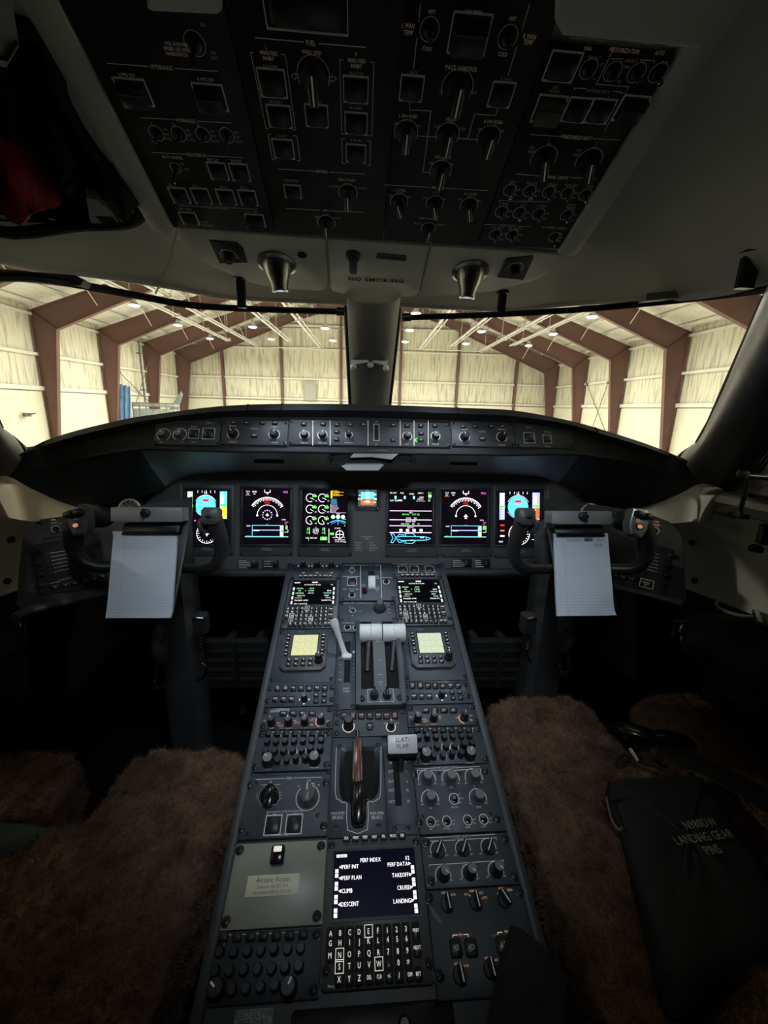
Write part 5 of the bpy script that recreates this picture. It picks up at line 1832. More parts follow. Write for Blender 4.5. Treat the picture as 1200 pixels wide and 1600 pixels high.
# ---- top row
m = ped('L', 884.5, 904, 'reversion panel with three black knobs above the left keyboard unit', px=492)
for px in (474.5, 496, 518.5):
    m.part('knob', me_knob(.0085, .014, mat='black'), px, 888, .2)
    for a in (60, 120, 170, 10): m.arc(px, 888, 8.5, 1.8, a - 6, a + 6, 'lit_white')
    m.text('REV', px, 897.5, 2.2, 'lit_white')
m.screws(.0028, .005); m.done()
m = ped('R', 884, 902.5, 'panel with three square buttons above the right keyboard unit', px=655)
for px, t in ((629, 'LIGHT'), (646.5, 'ARM'), (671, 'TEST')):
    m.part('push_button', me_key(.021, .021, .005), px, 892.5); m.part('button_frame', me_frame(.027, .026, .002, .001, 'print_dim'), px, 892.5); m.text(t, px, 885.8, 1.9, 'print_dim')
m.line([(620, 884.6), (669, 884.6)], .8, 'print_dim'); m.screws(.0028, .005); m.done()
# speed / trim lever panel
m = ped('C', 874, 942, 'grey panel with ribbed white trim wheel at the pedestal head', px=573, u=(-.0715, .074), base=.003)
for (a, b) in (((537, 887), (544, 887)), ((554, 887), (562, 887)), ((565, 887), (575, 887)), ((586, 887), (593, 887)), ((536, 904.5), (546, 904.5)), ((553, 904.5), (561, 904.5)), ((536, 924.5), (541, 924.5)), ((556, 924.5), (561, 924.5)), ((597, 906.5), (600, 906.5)), ((607, 906.5), (611, 906.5))): m.line([a, b], .7)
m.line([(563.5, 887), (563.5, 938)], .8); m.line([(594.5, 887), (596, 938)], .8)
for t, x, y in (('NOSE STEER', 549, 887), ('ARMED', 550, 890), ('OFF', 550, 900.5), ('HORN', 550, 904.5), ('GND LIFT', 550, 924.5), ('DUMP', 550, 927.5), ('TRIM', 580, 887), ('DN', 589, 903.5), ('UP', 589, 927), ('PULL', 568, 917.5), ('TO ARM', 568, 920), ('LAMP', 603, 906.5)): m.text(t, x, y, 2.0)
m.toggle(550, 895, .0065, .012, .6, 0, 'knob_cap'); m.arc(550, 895, 4.4, .7, 0, 360)
m.part('push_button', me_key(.021, .025, .005), 550, 913); m.part('button_frame', me_frame(.026, .030, .002, .001, 'print_dim'), 550, 913)
for px, py in ((550, 934), (603, 913)): m.part('knob', me_knob(.0055, .008, mat='black', pointer=False), px, py); m.arc(px, py, 5, .8, 0, 360, 'print_dim')
b = MB(); b.lathe([(.006, 0), (.007, .004), (.0075, .010), (.004, .014)], 'red_light', 14); u, v = m.p(569.5, 929); b.build('dark_red_button', m.root, (u, v, m.t))
b = MB()
n = 30
rows = []
for k in range(n + 1):
    a = math.pi * k / n
    yy, zz = .024 * math.cos(a), .020 * math.sin(a)
    rows.append([(x, yy, zz * (1 - .10 * (i % 2))) for i, x in enumerate(np.linspace(-.0095, .0095, 9))])
b.grid(rows, 'ivory'); b.add([rows[k][0] for k in range(n + 1)], [tuple(range(n + 1))], 'ivory'); b.add([rows[k][-1] for k in range(n + 1)], [tuple(range(n, -1, -1))], 'ivory')
u, v = m.p(580.5, 914); b.build('trim_wheel', m.root, (u, v, m.t - .004))
b = MB(); b.box(-.009, .009, -.008, .008, 0, .001, 'void'); u, v = m.p(580, 899); b.build('slot', m.root, (u, v, m.t))
for py in (906.5, 923): m.arc(589, py, 2.6, .8, 0, 360)
m.screws(.004, .006); m.done()
m = ped('C', 943, 974, 'narrow panel with a hexagonal grey selector knob behind the throttles', px=577)
for (a, b) in (((535, 945), (545, 945)), ((558, 945), (570, 945)), ((572, 945), (582, 945)), ((600, 945), (610, 945))): m.line([a, b], .7)
for t, x, y in (('PUSHER', 551, 945), ('ON', 547, 951), ('AUTO', 562, 958), ('OFF', 551, 964.5), ('RAM AIR', 592, 945), ('OPEN', 606, 949), ('HALF', 608, 955), ('CLSD', 608, 960)): m.text(t, x, y, 1.9)
m.toggle(551, 957, .0062, .013, .5, 0, 'knob_cap'); m.arc(551, 957, 4.6, .7, 0, 360)
b = MB(); b.lathe([(.0165, 0), (.0165, .004), (.013, .008)], 'knob', 26); b.lathe([(.0115, .007), (.010, .024), (.008, .026)], 'knob_grey', 6); u, v = m.p(593, 954.5); b.build('selector_knob', m.root, (u, v, m.t))
m.arc(593, 954.5, 9.6, 1.0, 200, 340, 'lit_white'); m.screws(.004, .006); m.done()
m = ped('C', 974.5, 990, 'small panel with two little knobs behind the spoiler lever', px=547, u=(-.0715, -.018))
for px in (543, 557): m.part('knob', me_knob(.0055, .008, mat='black', pointer=False), px, 983); m.arc(px, 983, 5.2, .8, 0, 360, 'print_dim'); m.text('ON', px, 977, 1.8)
m.line([(534, 975.8), (545, 975.8)], .6); m.text('RUDDER', 550, 975.8, 1.8); m.done()

# ---- flight spoiler lever
m = ped('C', 991, 1111, 'flight spoiler lever panel left of the throttles', name='spoiler_panel', px=540, u=(-.0715, -.030))
b = MB(); u, v0_ = m.p(542, 1069); _, v1_ = m.p(544, 1005)
b.box(-.0065, .0065, v0_, v1_, 0, .0006, 'void'); b.build('slot', m.root, (u, 0, m.t))
for i, t in enumerate(('0', '', '1/4', '', '1/2', '', 'MAX')):
    py = 1030 + i * 5.8
    if t: m.text(t, 532, py, 2.2)
m.text('RET', 533, 1031, 2); m.text('FLIGHT', 541, 1078.5, 2.8); m.text('SPOILER', 541, 1083, 2.8)
for k in range(7): m.text(str(k) if k else 'T', 552.5, 1028 + k * 6, 2.2)
b_ = [m.p(552.5, 1019), m.p(550, 1023), m.p(555, 1023)]; m.L.poly([b_[0], b_[1], b_[2]], m.t + .0004, 'white_print')
u0_, v0_ = m.p(541.5, 1029); u1_, v1_ = m.p(523, 962)
top3 = at(521, 968, PED.pt(0, vpx(521, 1020))[1])
loc = (Vector(top3) @ Matrix.Identity(3))
tl = PED.mat(m.uc, m.vc).inverted() @ Vector(top3)
b = MB()
P0_, P1_ = np.array([u0_ - .002, v0_, .006]), np.array(tl)
d_ = P1_ - P0_
prof = [(0, .0095), (.06, .0095), (.12, .0065), (.45, .0055), (.75, .0075), (.92, .010), (1.0, .008)]
b.tube([P0_ + d_ * t for t, r in prof], [r for t, r in prof], 'ivory', 14, flat=.55)
lv = b.build('lever_arm', m.root)
b = MB(); b.box(-.011, .011, -.006, .006, 0, .010, 'ivory', .003); b.build('lever_foot', m.root, (u0_ + .001, v0_ - .003, m.t))
m.screws(.0035, .006); m.done()

# ---- throttle quadrant
m = ped('C', 975, 1109, 'throttle quadrant with two white topped thrust levers', name='throttle_quadrant', cat='throttle', px=597, u=(-.029, .0715), plate=False)
v_b, v_t = -m.h / 2, m.h / 2
arcp = []
for t in np.linspace(0, 1, 17):
    v = lerp(v_b, v_t, t); hh = .008 + .034 * math.sin(math.pi * (0.10 + .85 * t)) ** 1.2
    arcp.append((v, hh))


def cheek(x0, x1, dz, mat, nm):
    b = MB()
    pts = [(v, h + dz) for v, h in arcp]
    top = [(x0, v, h) for v, h in pts] + [(x1, v, h) for v, h in pts]
    n = len(pts)
    fc = [(i, n + i, n + i + 1, i + 1) for i in range(n - 1)]
    b.add(top, [f[::-1] for f in fc], mat)
    for x in (x0, x1): b.add([(x, v, h) for v, h in pts] + [(x, v_t, -.004), (x, v_b, -.004)], [tuple(range(n + 2))], mat)
    b.add([(x0, v_b, -.004), (x1, v_b, -.004), (x1, v_b, pts[0][1]), (x0, v_b, pts[0][1])], [(0, 1, 2, 3)], mat)
    b.build(nm, m.root)


hw = m.w / 2
cheek(-hw, -hw + .009, .004, 'panel', 'side_cheek'); cheek(hw - .009, hw, .004, 'panel', 'side_cheek')
cheek(-.013, .013, 0, 'panel_main', 'centre_island'); cheek(-hw + .009, -.0395, -.002, 'panel_main', 'outer_strip'); cheek(.0395, hw - .009, -.002, 'panel_main', 'outer_strip')
cheek(-.0395, -.013, -.014, 'void', 'lever_track'); cheek(.013, .0395, -.014, 'void', 'lever_track')
# printed marks on the island follow its curve
for t, py in (('MAX', 1017), ('THRUST', 1019.8), ('IDLE', 1050), ('MAX REV', 1070.5), ('ENGINE', 1080), ('RUN', 1083)):
    u, v = m.p(595, py); hh = np.interp(v, [a for a, _ in arcp], [a for _, a in arcp]); b = MB(); b.text(t, 0, 0, .0026, 0, 'white_print'); sl = 0
    o = b.build('mark', m.root, (0, v, hh + .0012), smooth=0)
b = MB(); b.box(-hw + .004, hw - .004, v_b - .001, v_b + .034, .004, .020, 'panel_main', .003); b.build('rear_block', m.root)
for x in (-.013, .013):
    b = MB(); b.lathe([(.0095, 0), (.009, .006), (.0075, .012)], 'black_gloss', 16); b.box(-.0028, .0028, -.009, .009, .008, .018, 'black_gloss', .001)
    b.build('engine_run_switch', m.root, (x, v_b + .017, .020))
b = MB(); b.line([(-.026, v_b + .004), (.026, v_b + .004), (.026, v_b + .032), (-.026, v_b + .032)], .0009, .0204, 'white_print', True); b.line([(0, v_b + .004), (0, v_b + .032)], .0009, .0204, 'white_print'); b.build('switch_outline', m.root, smooth=0)
for x in (-1, 1): obj('screw', me_screw(.0055), m.root, (x * (hw - .012), v_b + .012, .020))
handles = []
for k, (px0, px1) in enumerate(((561.5, 596.5), (597.5, 633))):
    th = k * 2 - 1
    # handle centre stands above the quadrant
    c3 = at((px0 + px1) / 2, 989, PED.pt(0, vpx(597, 1012))[1])
    L = PED.mat(m.uc, m.vc).inverted() @ Vector(c3)
    wd = abs((at(px1, 989, c3[1]) - at(px0, 989, c3[1]))[0])
    b = MB()
    r = .0205
    prof = [(r * .35, -wd / 2), (r * .93, -wd / 2 + .0005), (r, -wd / 2 + .003), (r, wd / 2 - .003), (r * .93, wd / 2 - .0005), (r * .35, wd / 2)]
    nb = MB(); nb.lathe(prof, 'ivory', 30)
    nb.v = [(z, x * (1.05 if x < 0 else 1.0), y) for x, y, z in nb.v]
    nb.tube([(0.0, (r + .0001) * math.cos(a) * 1.02, (r + .0001) * math.sin(a)) for a in np.linspace(0, 2 * math.pi, 40)[:-1]], .0004, 'knob_grey', 5, closed=True)
    hd = nb.build('thrust_handle', m.root, tuple(L))
    b = MB()
    x = th * .0262
    v_f = m.p(597, 1060)[1]
    A_ = np.array([x, v_f, .018]); B_ = np.array([L[0] + th * .003, L[1], L[2] - .008])
    b.tube([A_, lerp(A_, B_, .5), B_], [.0095, .0095, .0095], 'black', 12, flat=1.2)
    b.build('lever_stem', m.root)
    b = MB(); b.box(-.010, .010, -.006, .006, -.004, .004, 'bezel', .002); b.build('reverse_latch', m.root, tuple(lerp(A_, B_, .45) + np.array([0, -.012, 0])))
m.done()

# ---- radio management units
def rmu(rect, px0, label, lcd, mirror):
    m = Mod(PED, rect, 'radio_management_unit', label, 'radio unit', 'panel', .004, 'radio management units on the pedestal')
    O = lambda zx, zy: (zx - 512) / 6.667, 
    w, h = .100, .098
    c = .010
    oct_ = [(-w / 2 + c, -h / 2), (w / 2 - c, -h / 2), (w / 2, -h / 2 + c), (w / 2, h / 2 - c * .6), (w / 2 - c * .6, h / 2), (-w / 2 + c * .6, h / 2), (-w / 2, h / 2 - c * .6), (-w / 2, -h / 2 + c)]
    b = MB(); b.prism(oct_, .003, .014, 'bezel', .003); bz = b.build('bezel', m.root, (-.002 if not mirror else 0, .003, 0))
    sw, sh = .056, .056
    b = MB(); b.box(-sw / 2 - .003, sw / 2 + .003, -sh / 2 - .003, sh / 2 + .003, 0, .0007, 'black'); b.box(-sw / 2, sw / 2, -sh / 2, sh / 2, 0, .0014, lcd); so = b.build('screen', bz, (0, .014, .014))
    b = MB()
    for r_ in range(3):
        for cc in range(2):
            x0, y0 = -sw / 2 + .003 + cc * .027, sh / 2 - .003 - r_ * .0185
            b.line([(x0, y0), (x0 + .024, y0), (x0 + .024, y0 - .016), (x0, y0 - .016)], .0006, .0018, 'lcd_ink', True)
            t = (('COM1', 'NAV1'), ('ATC', 'ADF'), ('TCAS', 'HF'))[r_][cc]
            b.text(t, x0 + .012, y0 - .0035, .003, .0018, 'lcd_ink'); b.text(('121.50', '110.30', '1200', '350.0', 'STBY', '2.850')[r_ * 2 + cc], x0 + .012, y0 - .0085, .0038, .0018, 'lcd_ink'); b.text('MEM', x0 + .006, y0 - .0135, .0025, .0018, 'lcd_ink')
    b.build('screen_graphics', so, smooth=0)
    for sx in (-1, 1):
        for k, v in enumerate((.040, .031, .019, .010, -.003, -.012)):
            o = obj('line_key', me_key(.0085, .006, .004), bz, (sx * .040, v, .014)); b = MB(); b.rect(-.002, .002, -.0006, .0006, .0044, 'lit_white'); obj('legend', cached('rmuleg', lambda: b.mesh('legend', 0)), o)
    for r_ in range(2):
        for k in range(4):
            t = (('SQ', 'DME', '1/2', 'STO'), ('ID', 'PGE', 'TST', 'DIM'))[r_][k]
            o = obj('key', me_key(.0105, .0075, .004), bz, (-.030 + k * .0155, -.026 - r_ * .012, .014)); b = MB(); b.text(t, 0, 0, .0032, .0044, 'lit_white', sx=.62); obj('legend', b.mesh('legend', 0), o)
    b = MB(); b.lathe([(.0095, 0), (.0095, .010), (.0085, .011)], 'knob', 24); b.lathe([(.0075, .010), (.007, .022), (.006, .023)], 'black', 20, flute=.05); b.box(-.0006, .0006, .001, .006, .0231, .0235, 'lit_white')
    obj('tuning_knob', b.mesh('tuning_knob'), bz, (.034, -.028, .014))
    b = MB(); b.lathe([(.002, 0), (.002, .001)], 'void', 10); obj('light_sensor', b.mesh('light_sensor'), bz, (.030 if not mirror else -.030, .0455, .014))
    m.screws(.004, .007); m.text_uv('Honeywell', -.016, m.h / 2 - .0075, .0026)
    return m.done()


rmu((COLS['L'][0], COLS['L'][1], vpx(470, 1068), vpx(480, 985.2)), 470, 'radio unit with glowing yellow screen, left of the throttles', 'lcd_yellow', False)
rmu((COLS['R'][0], COLS['R'][1], vpx(690, 1064.5), vpx(680, 981)), 690, 'radio unit with pale green white screen, right of the throttles', 'lcd_green', True)


# ---- display controllers
def grid_keys(m, pts, w, h, labels, mat='lit_key'):
    for (x, y), t in zip(pts, labels): m.key(x, y, w, h, t, mat)


def dispctl(col, y0, y1, Z, label, worn):
    m = ped(col, y0, y1, label, group='display control panels on the pedestal')
    if col == 'L':
        r1 = [(x, 112) for x in (325, 400, 472, 545, 620, 693, 765)]; r2 = [(308, 215), (383, 215), (458, 215)]; j = (575, 215); sm = [(685, 180), (762, 178), (683, 237), (757, 235)]; sc_ = [(255, 115), (232, 228), (835, 103), (830, 215)]
    else:
        r1 = [(x, 88) for x in (383, 457, 527, 597, 667, 738, 808)]; r2 = [(398, 188), (470, 188), (541, 188)]; j = (655, 180); sm = [(752, 152), (822, 150), (764, 207), (834, 205)]; sc_ = [(322, 92), (330, 200), (875, 75), (903, 185)]
    grid_keys(m, [Z(*p) for p in r1], .0125, .0125, ['FULL|WX', 'HSI|MAP', 'GSPD', 'ET', 'V|SPD', 'WX', 'TCAS'])
    grid_keys(m, [Z(*p) for p in r2], .0125, .0115, ['NAV', 'FMS', 'BRG'])
    for i, p in enumerate(sm): m.key(*Z(*p), .010, .0075, ('MAP', 'PLN', 'SC', 'UP')[i], 'lit_key')
    px, py = Z(*j)
    m.part('joystick', me_knob(.0062, .017, mat='black', pointer=False), px, py)
    for a in (0, 90, 180, 270): m.arc(px, py, 7.3, 1.6, a - 12, a + 12, 'lit_white')
    for p in sc_: m.part('screw', me_screw(.0045), *Z(*p), rot=random.random() * 3)
    if worn:
        b = MB(); q = [m.p(*Z(*p)) for p in ((430, 40), (640, 45), (690, 35), (760, 52), (700, 60), (560, 52))]; b.poly(q, m.t + .0002, 'scuff_light'); q = [m.p(*Z(*p)) for p in ((360, 132), (560, 128), (860, 112), (878, 132), (800, 142), (520, 140))]; b.poly(q, m.t + .0002, 'scuff_light'); q = [m.p(*Z(*p)) for p in ((840, 95), (862, 92), (885, 130), (860, 138))]; b.poly(q, m.t + .0002, 'scuff_light'); b.build('worn_paint', m.root, smooth=0)
    return m.done()


ZL = lambda x, y: (380 + x / 6, 1060 + y / 6)
ZR = lambda x, y: (580 + x / 6, 1060 + y / 6)
dispctl('L', 1069, 1106.5, ZL, 'clean display control panel under the yellow radio unit', False)
dispctl('R', 1065.5, 1101.5, ZR, 'scuffed display control panel under the green white radio unit', True)


# ---- weather radar panels
def radar(col, y0, y1, Z, keys, knobs, label, tape):
    m = ped(col, y0, y1, label, group='weather radar panels on the pedestal')
    for p, t in zip(keys, ('STAB', 'TGT', 'SECT', 'GCR')): m.key(*Z(*p), .0150, .0088, t, 'lit_key')
    for i, p in enumerate(knobs):
        px, py = Z(*p); py += 3.5
        m.part('knob', me_knob(.0068, .020, mat='black', cap='knob'), px, py, (.5, .1, -.2, -.6)[i])
        for k in range(3):
            sd = -1 if (i + k) % 3 == 0 else 1
            m.text(('WX', 'GMAP', 'ON', 'SBY', 'FP', 'TST', 'SLV', 'MAX', 'MIN', 'RCT', 'DIM', 'OFF')[(i * 3 + k) % 12], px + sd * 10.5, py - 4.5 + k * 3.6, 2.5, 'lit_orange')
        m.text(('GAIN', 'RADAR', 'TILT', 'INT')[i], px, py + 6.8, 2.3, 'lit_orange')
        if i == len(knobs) - 1: m.arc(px, py, 8.2, 1.4, 140, 260, 'lit_orange')
    if tape:
        b = MB(); b.poly([m.p(*Z(*p)) for p in ((255, 318), (300, 305), (330, 297), (435, 297), (440, 325), (330, 333), (255, 338))], m.t + .0004, 'scuff'); b.poly([m.p(*Z(*p)) for p in ((345, 455), (385, 450), (380, 490), (340, 490))], m.t + .0004, 'scuff_light'); b.build('tape_residue', m.root, smooth=0)
    m.screws(.0045, .007); m.done()


radar('L', 1107.5, 1142.5, ZL, [(380, 350), (470, 350), (560, 350), (648, 350)], [(270, 420), (427, 420), (580, 415), (730, 400)], 'radar panel with tape residue and four knobs on the left column', True)
radar('R', 1102.5, 1136, ZR, [(507, 320), (592, 320), (678, 320), (765, 320)], [(432, 385), (580, 380), (868, 370)], 'radar panel with three knobs on the right column', False)


# ---- audio panels
def audio(col, y0, y1, rows, bottom, label, Z, mat='print_dim'):
    m = ped(col, y0, y1, label, group='audio control panels on the pedestal')
    r0, r1, r2 = rows
    l0 = ['VHF1', 'VHF2', 'VHF3', 'HF1', 'HF2', 'PA', 'INT']; l1 = ['NAV1', 'NAV2', 'NAV3', 'ADF', 'DME', 'MKR', 'ST']
    pts = [Z(*p) for p in r0]
    m.line([(pts[0][0] - 5, pts[0][1] + 1), (pts[0][0] - 5, pts[0][1] - 4.2), (pts[-1][0] + 6, pts[-1][1] - 5.0), (pts[-1][0] + 6, pts[-1][1] + 1)], .8, mat)
    for (px, py) in pts:
        o = m.part('push_button', me_key(.0115, .0095, .009, 'black'), px, py)
        m.line([(px + 5.2, py - 1), (px + 4.6, py + 3)], .7, mat)
    for p, t in zip(r1, l0):
        px, py = Z(*p); m.part('volume_knob', me_knob(.0056, .010 + .005 * (random.random() > .8), mat='black', pointer=False), px, py); m.text(t, px, py - 5.4, 1.9, mat)
    for i, (p, t) in enumerate(zip(r2, l1)):
        px, py = Z(*p); m.part('volume_knob', me_knob(.0058, .010 + .005 * (i > 4), mat='black', pointer=False), px, py); m.text(t, px, py - 5.6, 1.9, mat)
        if i in (3, 4): m.arc(px, py, 6.2, 1.1, -30, 210, 'white_print')
    for i, p in enumerate(bottom):
        px, py = Z(*p)
        if i in (0, len(bottom) - 1):
            m.part('rotary_knob', me_knob(.0098, .019, cap='knob_cap' if y0 < 1300 else 'knob', mat='black'), px, py + 2, (.9, -.5)[i > 0]); m.text('SPEAKER' if i == 0 else 'HEADPHONE', px, py + 13, 2.1, mat)
        else:
            m.part('volume_knob', me_knob(.0054, .010 + .006 * (i > 2), mat='black', pointer=False), px, py); m.line([(px + 5.5, py - 3), (px + 5.2, py + 3)], .7, mat)
    m.screws(.0048, .007); m.done()


audio('L', 1143.5, 1207, ([(x, 545) for x in (240, 325, 407, 490, 572, 655, 740)], [(230, 622), (312, 622), (397, 620), (480, 618), (563, 615), (645, 612), (732, 610)], [(215, 712), (298, 710), (383, 707), (468, 703), (552, 700), (635, 698), (722, 695)]), [(240, 790), (328, 800), (413, 797), (498, 790), (585, 785), (670, 775)], 'audio panel with rows of small black knobs above the trim panel', ZL)
audio('R', 1137, 1196.5, ([(x, 512) for x in (430, 507, 590, 670, 748, 827, 910)], [(440, 580), (520, 580), (600, 579), (680, 577), (760, 575), (840, 572), (917, 570)], [(450, 672), (530, 670), (612, 667), (694, 663), (775, 660), (857, 655), (935, 650)]), [(507, 740), (583, 757), (667, 752), (750, 745), (832, 742), (917, 730)], 'audio panel with rows of small black knobs above the upper cockpit lights panel', ZR)
ZB = lambda x, y: (300 + x / 5.4545, 1430 + y / 5.4545)
audio('L', 1453, 1566, ([(280, 205), (392, 203), (508, 200), (617, 197), (725, 193), (840, 188), (950, 180)], [(250, 330), (365, 332), (482, 325), (595, 320), (707, 313), (820, 310), (930, 300)], [(207, 492), (330, 490), (450, 480), (567, 474), (685, 470), (800, 464), (915, 455)]), [(225, 640), (350, 652), (470, 640), (595, 632), (717, 620), (830, 620)], 'lowest audio panel at the left foot of the pedestal below the olive cover plate', ZB)
for nm, col, y0, y1, lab in (('blank_strip', 'L', 1207.5, 1212.5, 'narrow blank strip above the trim panel'),):
    m = ped(col, y0, y1, lab, name=nm, thick=.003); m.screws(.003, .004, [(-1, 0), (1, 0)]); m.done()

# ---- panel under the throttles
Z6 = lambda x, y: (360 + x / 2.727, 1100 + y / 2.727)
m = ped('C', 1110.5, 1153, 'engine fire and test panel with seven lit keys under the throttles')
for x, t in zip((485, 522, 558, 594, 630, 665, 700), ('AUTO', 'CAS|SEL', 'ENG', 'FLT', 'SUM', 'HYD', 'FUEL|ELEC')): m.key(*Z6(x, 58), .0135, .0135, t, 'lit_orange')
m.key(*Z6(594, 104), .0125, .0135, 'STAT', 'lit_key')
px, py = Z6(503, 103); m.part('knob', me_knob(.0088, .026, mat='black', pointer=False), px, py, .3); m.arc(px, py, 9, 1.3, 150, 390, 'lit_key'); m.text('PUSH', px, py + 10, 2.3, 'lit_orange')
px, py = Z6(683, 106); m.part('knob', me_knob(.0065, .020, mat='black'), px, py); m.arc(px, py, 7.2, 1.4, 0, 360, 'lit_key'); m.text('HIST', px - 8.5, py - 6, 2.3, 'lit_orange'); m.text('CKLST', px + 9.5, py - 6, 2.3, 'lit_orange')
m.screws(.0045, .007, [(-1, 1), (1, 1), (-1, .0), (-1, -1)]); m.done()

# ---- park brake
m = ped('C', 1154, 1310.5, 'park brake panel with deep well and red striped handle', name='park_brake', cat='brake', px=558, u=(-.0715, .0205))
W_ = lambda x, y: m.p(360 + x / 2.727, 1100 + y / 2.727)
well = [W_(*p) for p in ((470, 205), (485, 192), (610, 188), (630, 200), (634, 330), (625, 390), (600, 418), (578, 430), (574, 520), (517, 522), (513, 440), (490, 425), (470, 400), (463, 330))]
b = MB(); well_c = curve(well + [well[0]], 3)[:-1]
if sum(well_c[i][0] * well_c[(i + 1) % len(well_c)][1] - well_c[(i + 1) % len(well_c)][0] * well_c[i][1] for i in range(len(well_c))) < 0: well_c = well_c[::-1]
n = len(well_c); cw = np.mean(well_c, axis=0)
vv = [(p[0], p[1], m.t + .0006) for p in well_c] + [(lerp(p[0], cw[0], .22), lerp(p[1], cw[1], .12), m.t + .0012) for p in well_c]
b.add(vv, [(i, (i + 1) % n, n + (i + 1) % n, n + i) for i in range(n)], 'black_gloss'); b.poly([(lerp(p[0], cw[0], .22), lerp(p[1], cw[1], .12)) for p in well_c], m.t + .0010, 'void'); b.build('handle_well', m.root)
ol = [W_(*p) for p in ((452, 195), (447, 385), (462, 415), (480, 428), (497, 432), (500, 545), (583, 543), (585, 428), (605, 425), (628, 412), (640, 380), (641, 190))]
m.L.line(curve(ol, 2), .0010, m.t + .0006, 'white_print')
for x, t1, t2 in ((458, 'PARK/EMER', 'BRAKE'), (624, 'PARK/EMER', 'BRAKE')): m.text_uv(t1, *W_(x, 472), .0040); m.text_uv(t2, *W_(x, 490), .0052)
a_, b__ = W_(541, 165), W_(541, 360)
b = MB(); b.tube([(a_[0], a_[1] + .016, .012), (a_[0], a_[1] + .003, .012)], .0035, 'dark_metal', 12); b.box(a_[0] - .0085, a_[0] + .0085, b__[1], a_[1] + .002, .010, .021, 'lamp_metal', .004); h_ = b.build('brake_handle', m.root)
b = MB(); b.box(-.003, .003, b__[1] + .002, a_[1] - .001, .0205, .0215, 'red_stripe', .0004); b.build('red_stripe', h_, (a_[0] * .5 + b__[0] * .5 + .0012, 0, 0))
c_ = W_(545, 470); b = MB(); b.box(-.011, .011, -.022, .040, .002, .018, 'black_gloss', .005); b.build('handle_grip', m.root, (c_[0], c_[1], m.t))
for p in ((466, 186), (625, 182), (450, 533), (631, 524)): u, v = W_(*p); m.part_uv('screw', me_screw(.0032), u, v)
m.done()

# ---- slat / flap lever
m = ped('C', 1165, 1308, 'slat and flap lever panel with gate marks IN and OUT', name='flap_panel', px=627, u=(.0225, .0715))
u, v0_ = W_(716, 440); wu = lambda x, y: PED.px(360 + x / 2.727, 1100 + y / 2.727)
def lu(x, y): a = wu(x, y); return a[0] - m.uc, a[1] - m.vc
s0, s1 = lu(716, 440), lu(716, 215)
b = MB(); b.box(s0[0] - .0055, s0[0] + .0055, s0[1], s1[1], m.t, m.t + .0007, 'void'); b.build('slot', m.root)
for x, y, t in ((681, 258, 'IN'), (683, 294, 'OUT'), (684, 337, 'OUT'), (686, 375, 'OUT'), (687, 423, 'OUT'), (745, 255, '0'), (748, 294, '0'), (751, 337, '6'), (754, 374, '16'), (757, 421, '30')): m.text_uv(t, *lu(x, y), .0045)
hc = at(628.5, 1166, PED.pt(0, vpx(628, 1188))[1])
Lh = PED.mat(m.uc, m.vc).inverted() @ Vector(hc)
face = Fr(hc, (1, 0, 0), (0, .62, .78))
b = MB()
w2, h2 = .0268, .0185
b.box(-w2, w2, -h2, h2, -.016, .004, 'black', .004); gk = b.build('flap_knob', m.root); gk.matrix_world = face.mat()
gk.parent = None; gk.parent = m.root; gk.matrix_parent_inverse = Matrix.Identity(4); gk.matrix_local = m.root.matrix_basis.inverted() @ face.mat()
b = MB(); b.box(-w2 * .99, w2 * .99, -h2 * .58, h2 * 1.02, .0035, .0095, 'ivory', .002); tp = b.build('knob_plate', gk)
b = MB(); b.text('SLAT/', 0, h2 * .62, .0068, .0098, 'print_dark', sx=.95); b.text('FLAP', 0, h2 * .08, .0068, .0098, 'print_dark', sx=.95); b.build('lettering', gk, smooth=0)
b = MB(); P0_ = np.array([s1[0], s1[1] - .03, .004]); P1_ = np.array(Lh) + np.array([0, 0, -.004]); b.tube([P0_, P1_], [.0055, .0055], 'black', 10); b.build('lever_stem', m.root)
for x in (698, 754): u, v = lu(x, 538); m.part_uv('screw', me_screw(.0038), u, v)
b = MB(); q0, q1 = lu(670, 522), lu(780, 560); b.box(-m.w / 2, m.w / 2, q1[1], q0[1], m.t - .002, m.t + .0012, 'panel', .001); b.build('end_strip', m.root)
m.done()

# ---- trims
Z8 = lambda x, y: (360 + x / 5.4545, 1190 + y / 5.4545)
m = ped('L', 1213.5, 1312, 'trim panel with aileron rocker and large grey rudder trim knob', px=440)
for a, b_ in (((222, 168), (465, 158)), ((540, 155), (780, 148))): m.line([Z8(*a), Z8(*b_)], .8)
m.text('TRIMS', *Z8(502, 157), 3.2); m.text('AIL', *Z8(348, 186), 3); m.text('RUD', *Z8(672, 175), 3); m.text('STAB', *Z8(466, 440), 3.2); m.text('CH1', *Z8(376, 463), 2.6); m.text('CH2', *Z8(550, 456), 2.6); m.text('PUSH OFF/RESET', *Z8(440, 638), 3)
m.line([Z8(265, 215), Z8(425, 209)], .7); m.line([Z8(288, 648), Z8(365, 645)], .7); m.line([Z8(520, 637), Z8(592, 634)], .7); m.line([Z8(318, 460), Z8(318, 445), Z8(430, 441)], .7); m.line([Z8(498, 437), Z8(612, 434), Z8(612, 445)], .7)
for k, c_ in enumerate('LWD'): m.text(c_, *Z8(232, 285 + k * 23), 2.4)
for k, c_ in enumerate('RWD'): m.text(c_, *Z8(435, 275 + k * 26), 2.4)
m.text('NL', *Z8(585, 222), 2.6); m.text('NR', *Z8(755, 214), 2.6)
q = [m.p(*Z8(*p)) for p in ((285, 240), (395, 233), (415, 260), (420, 330), (395, 378), (265, 383), (245, 335), (255, 275))]
m.L.line(q, .0009, m.t + .0004, 'white_print', True)
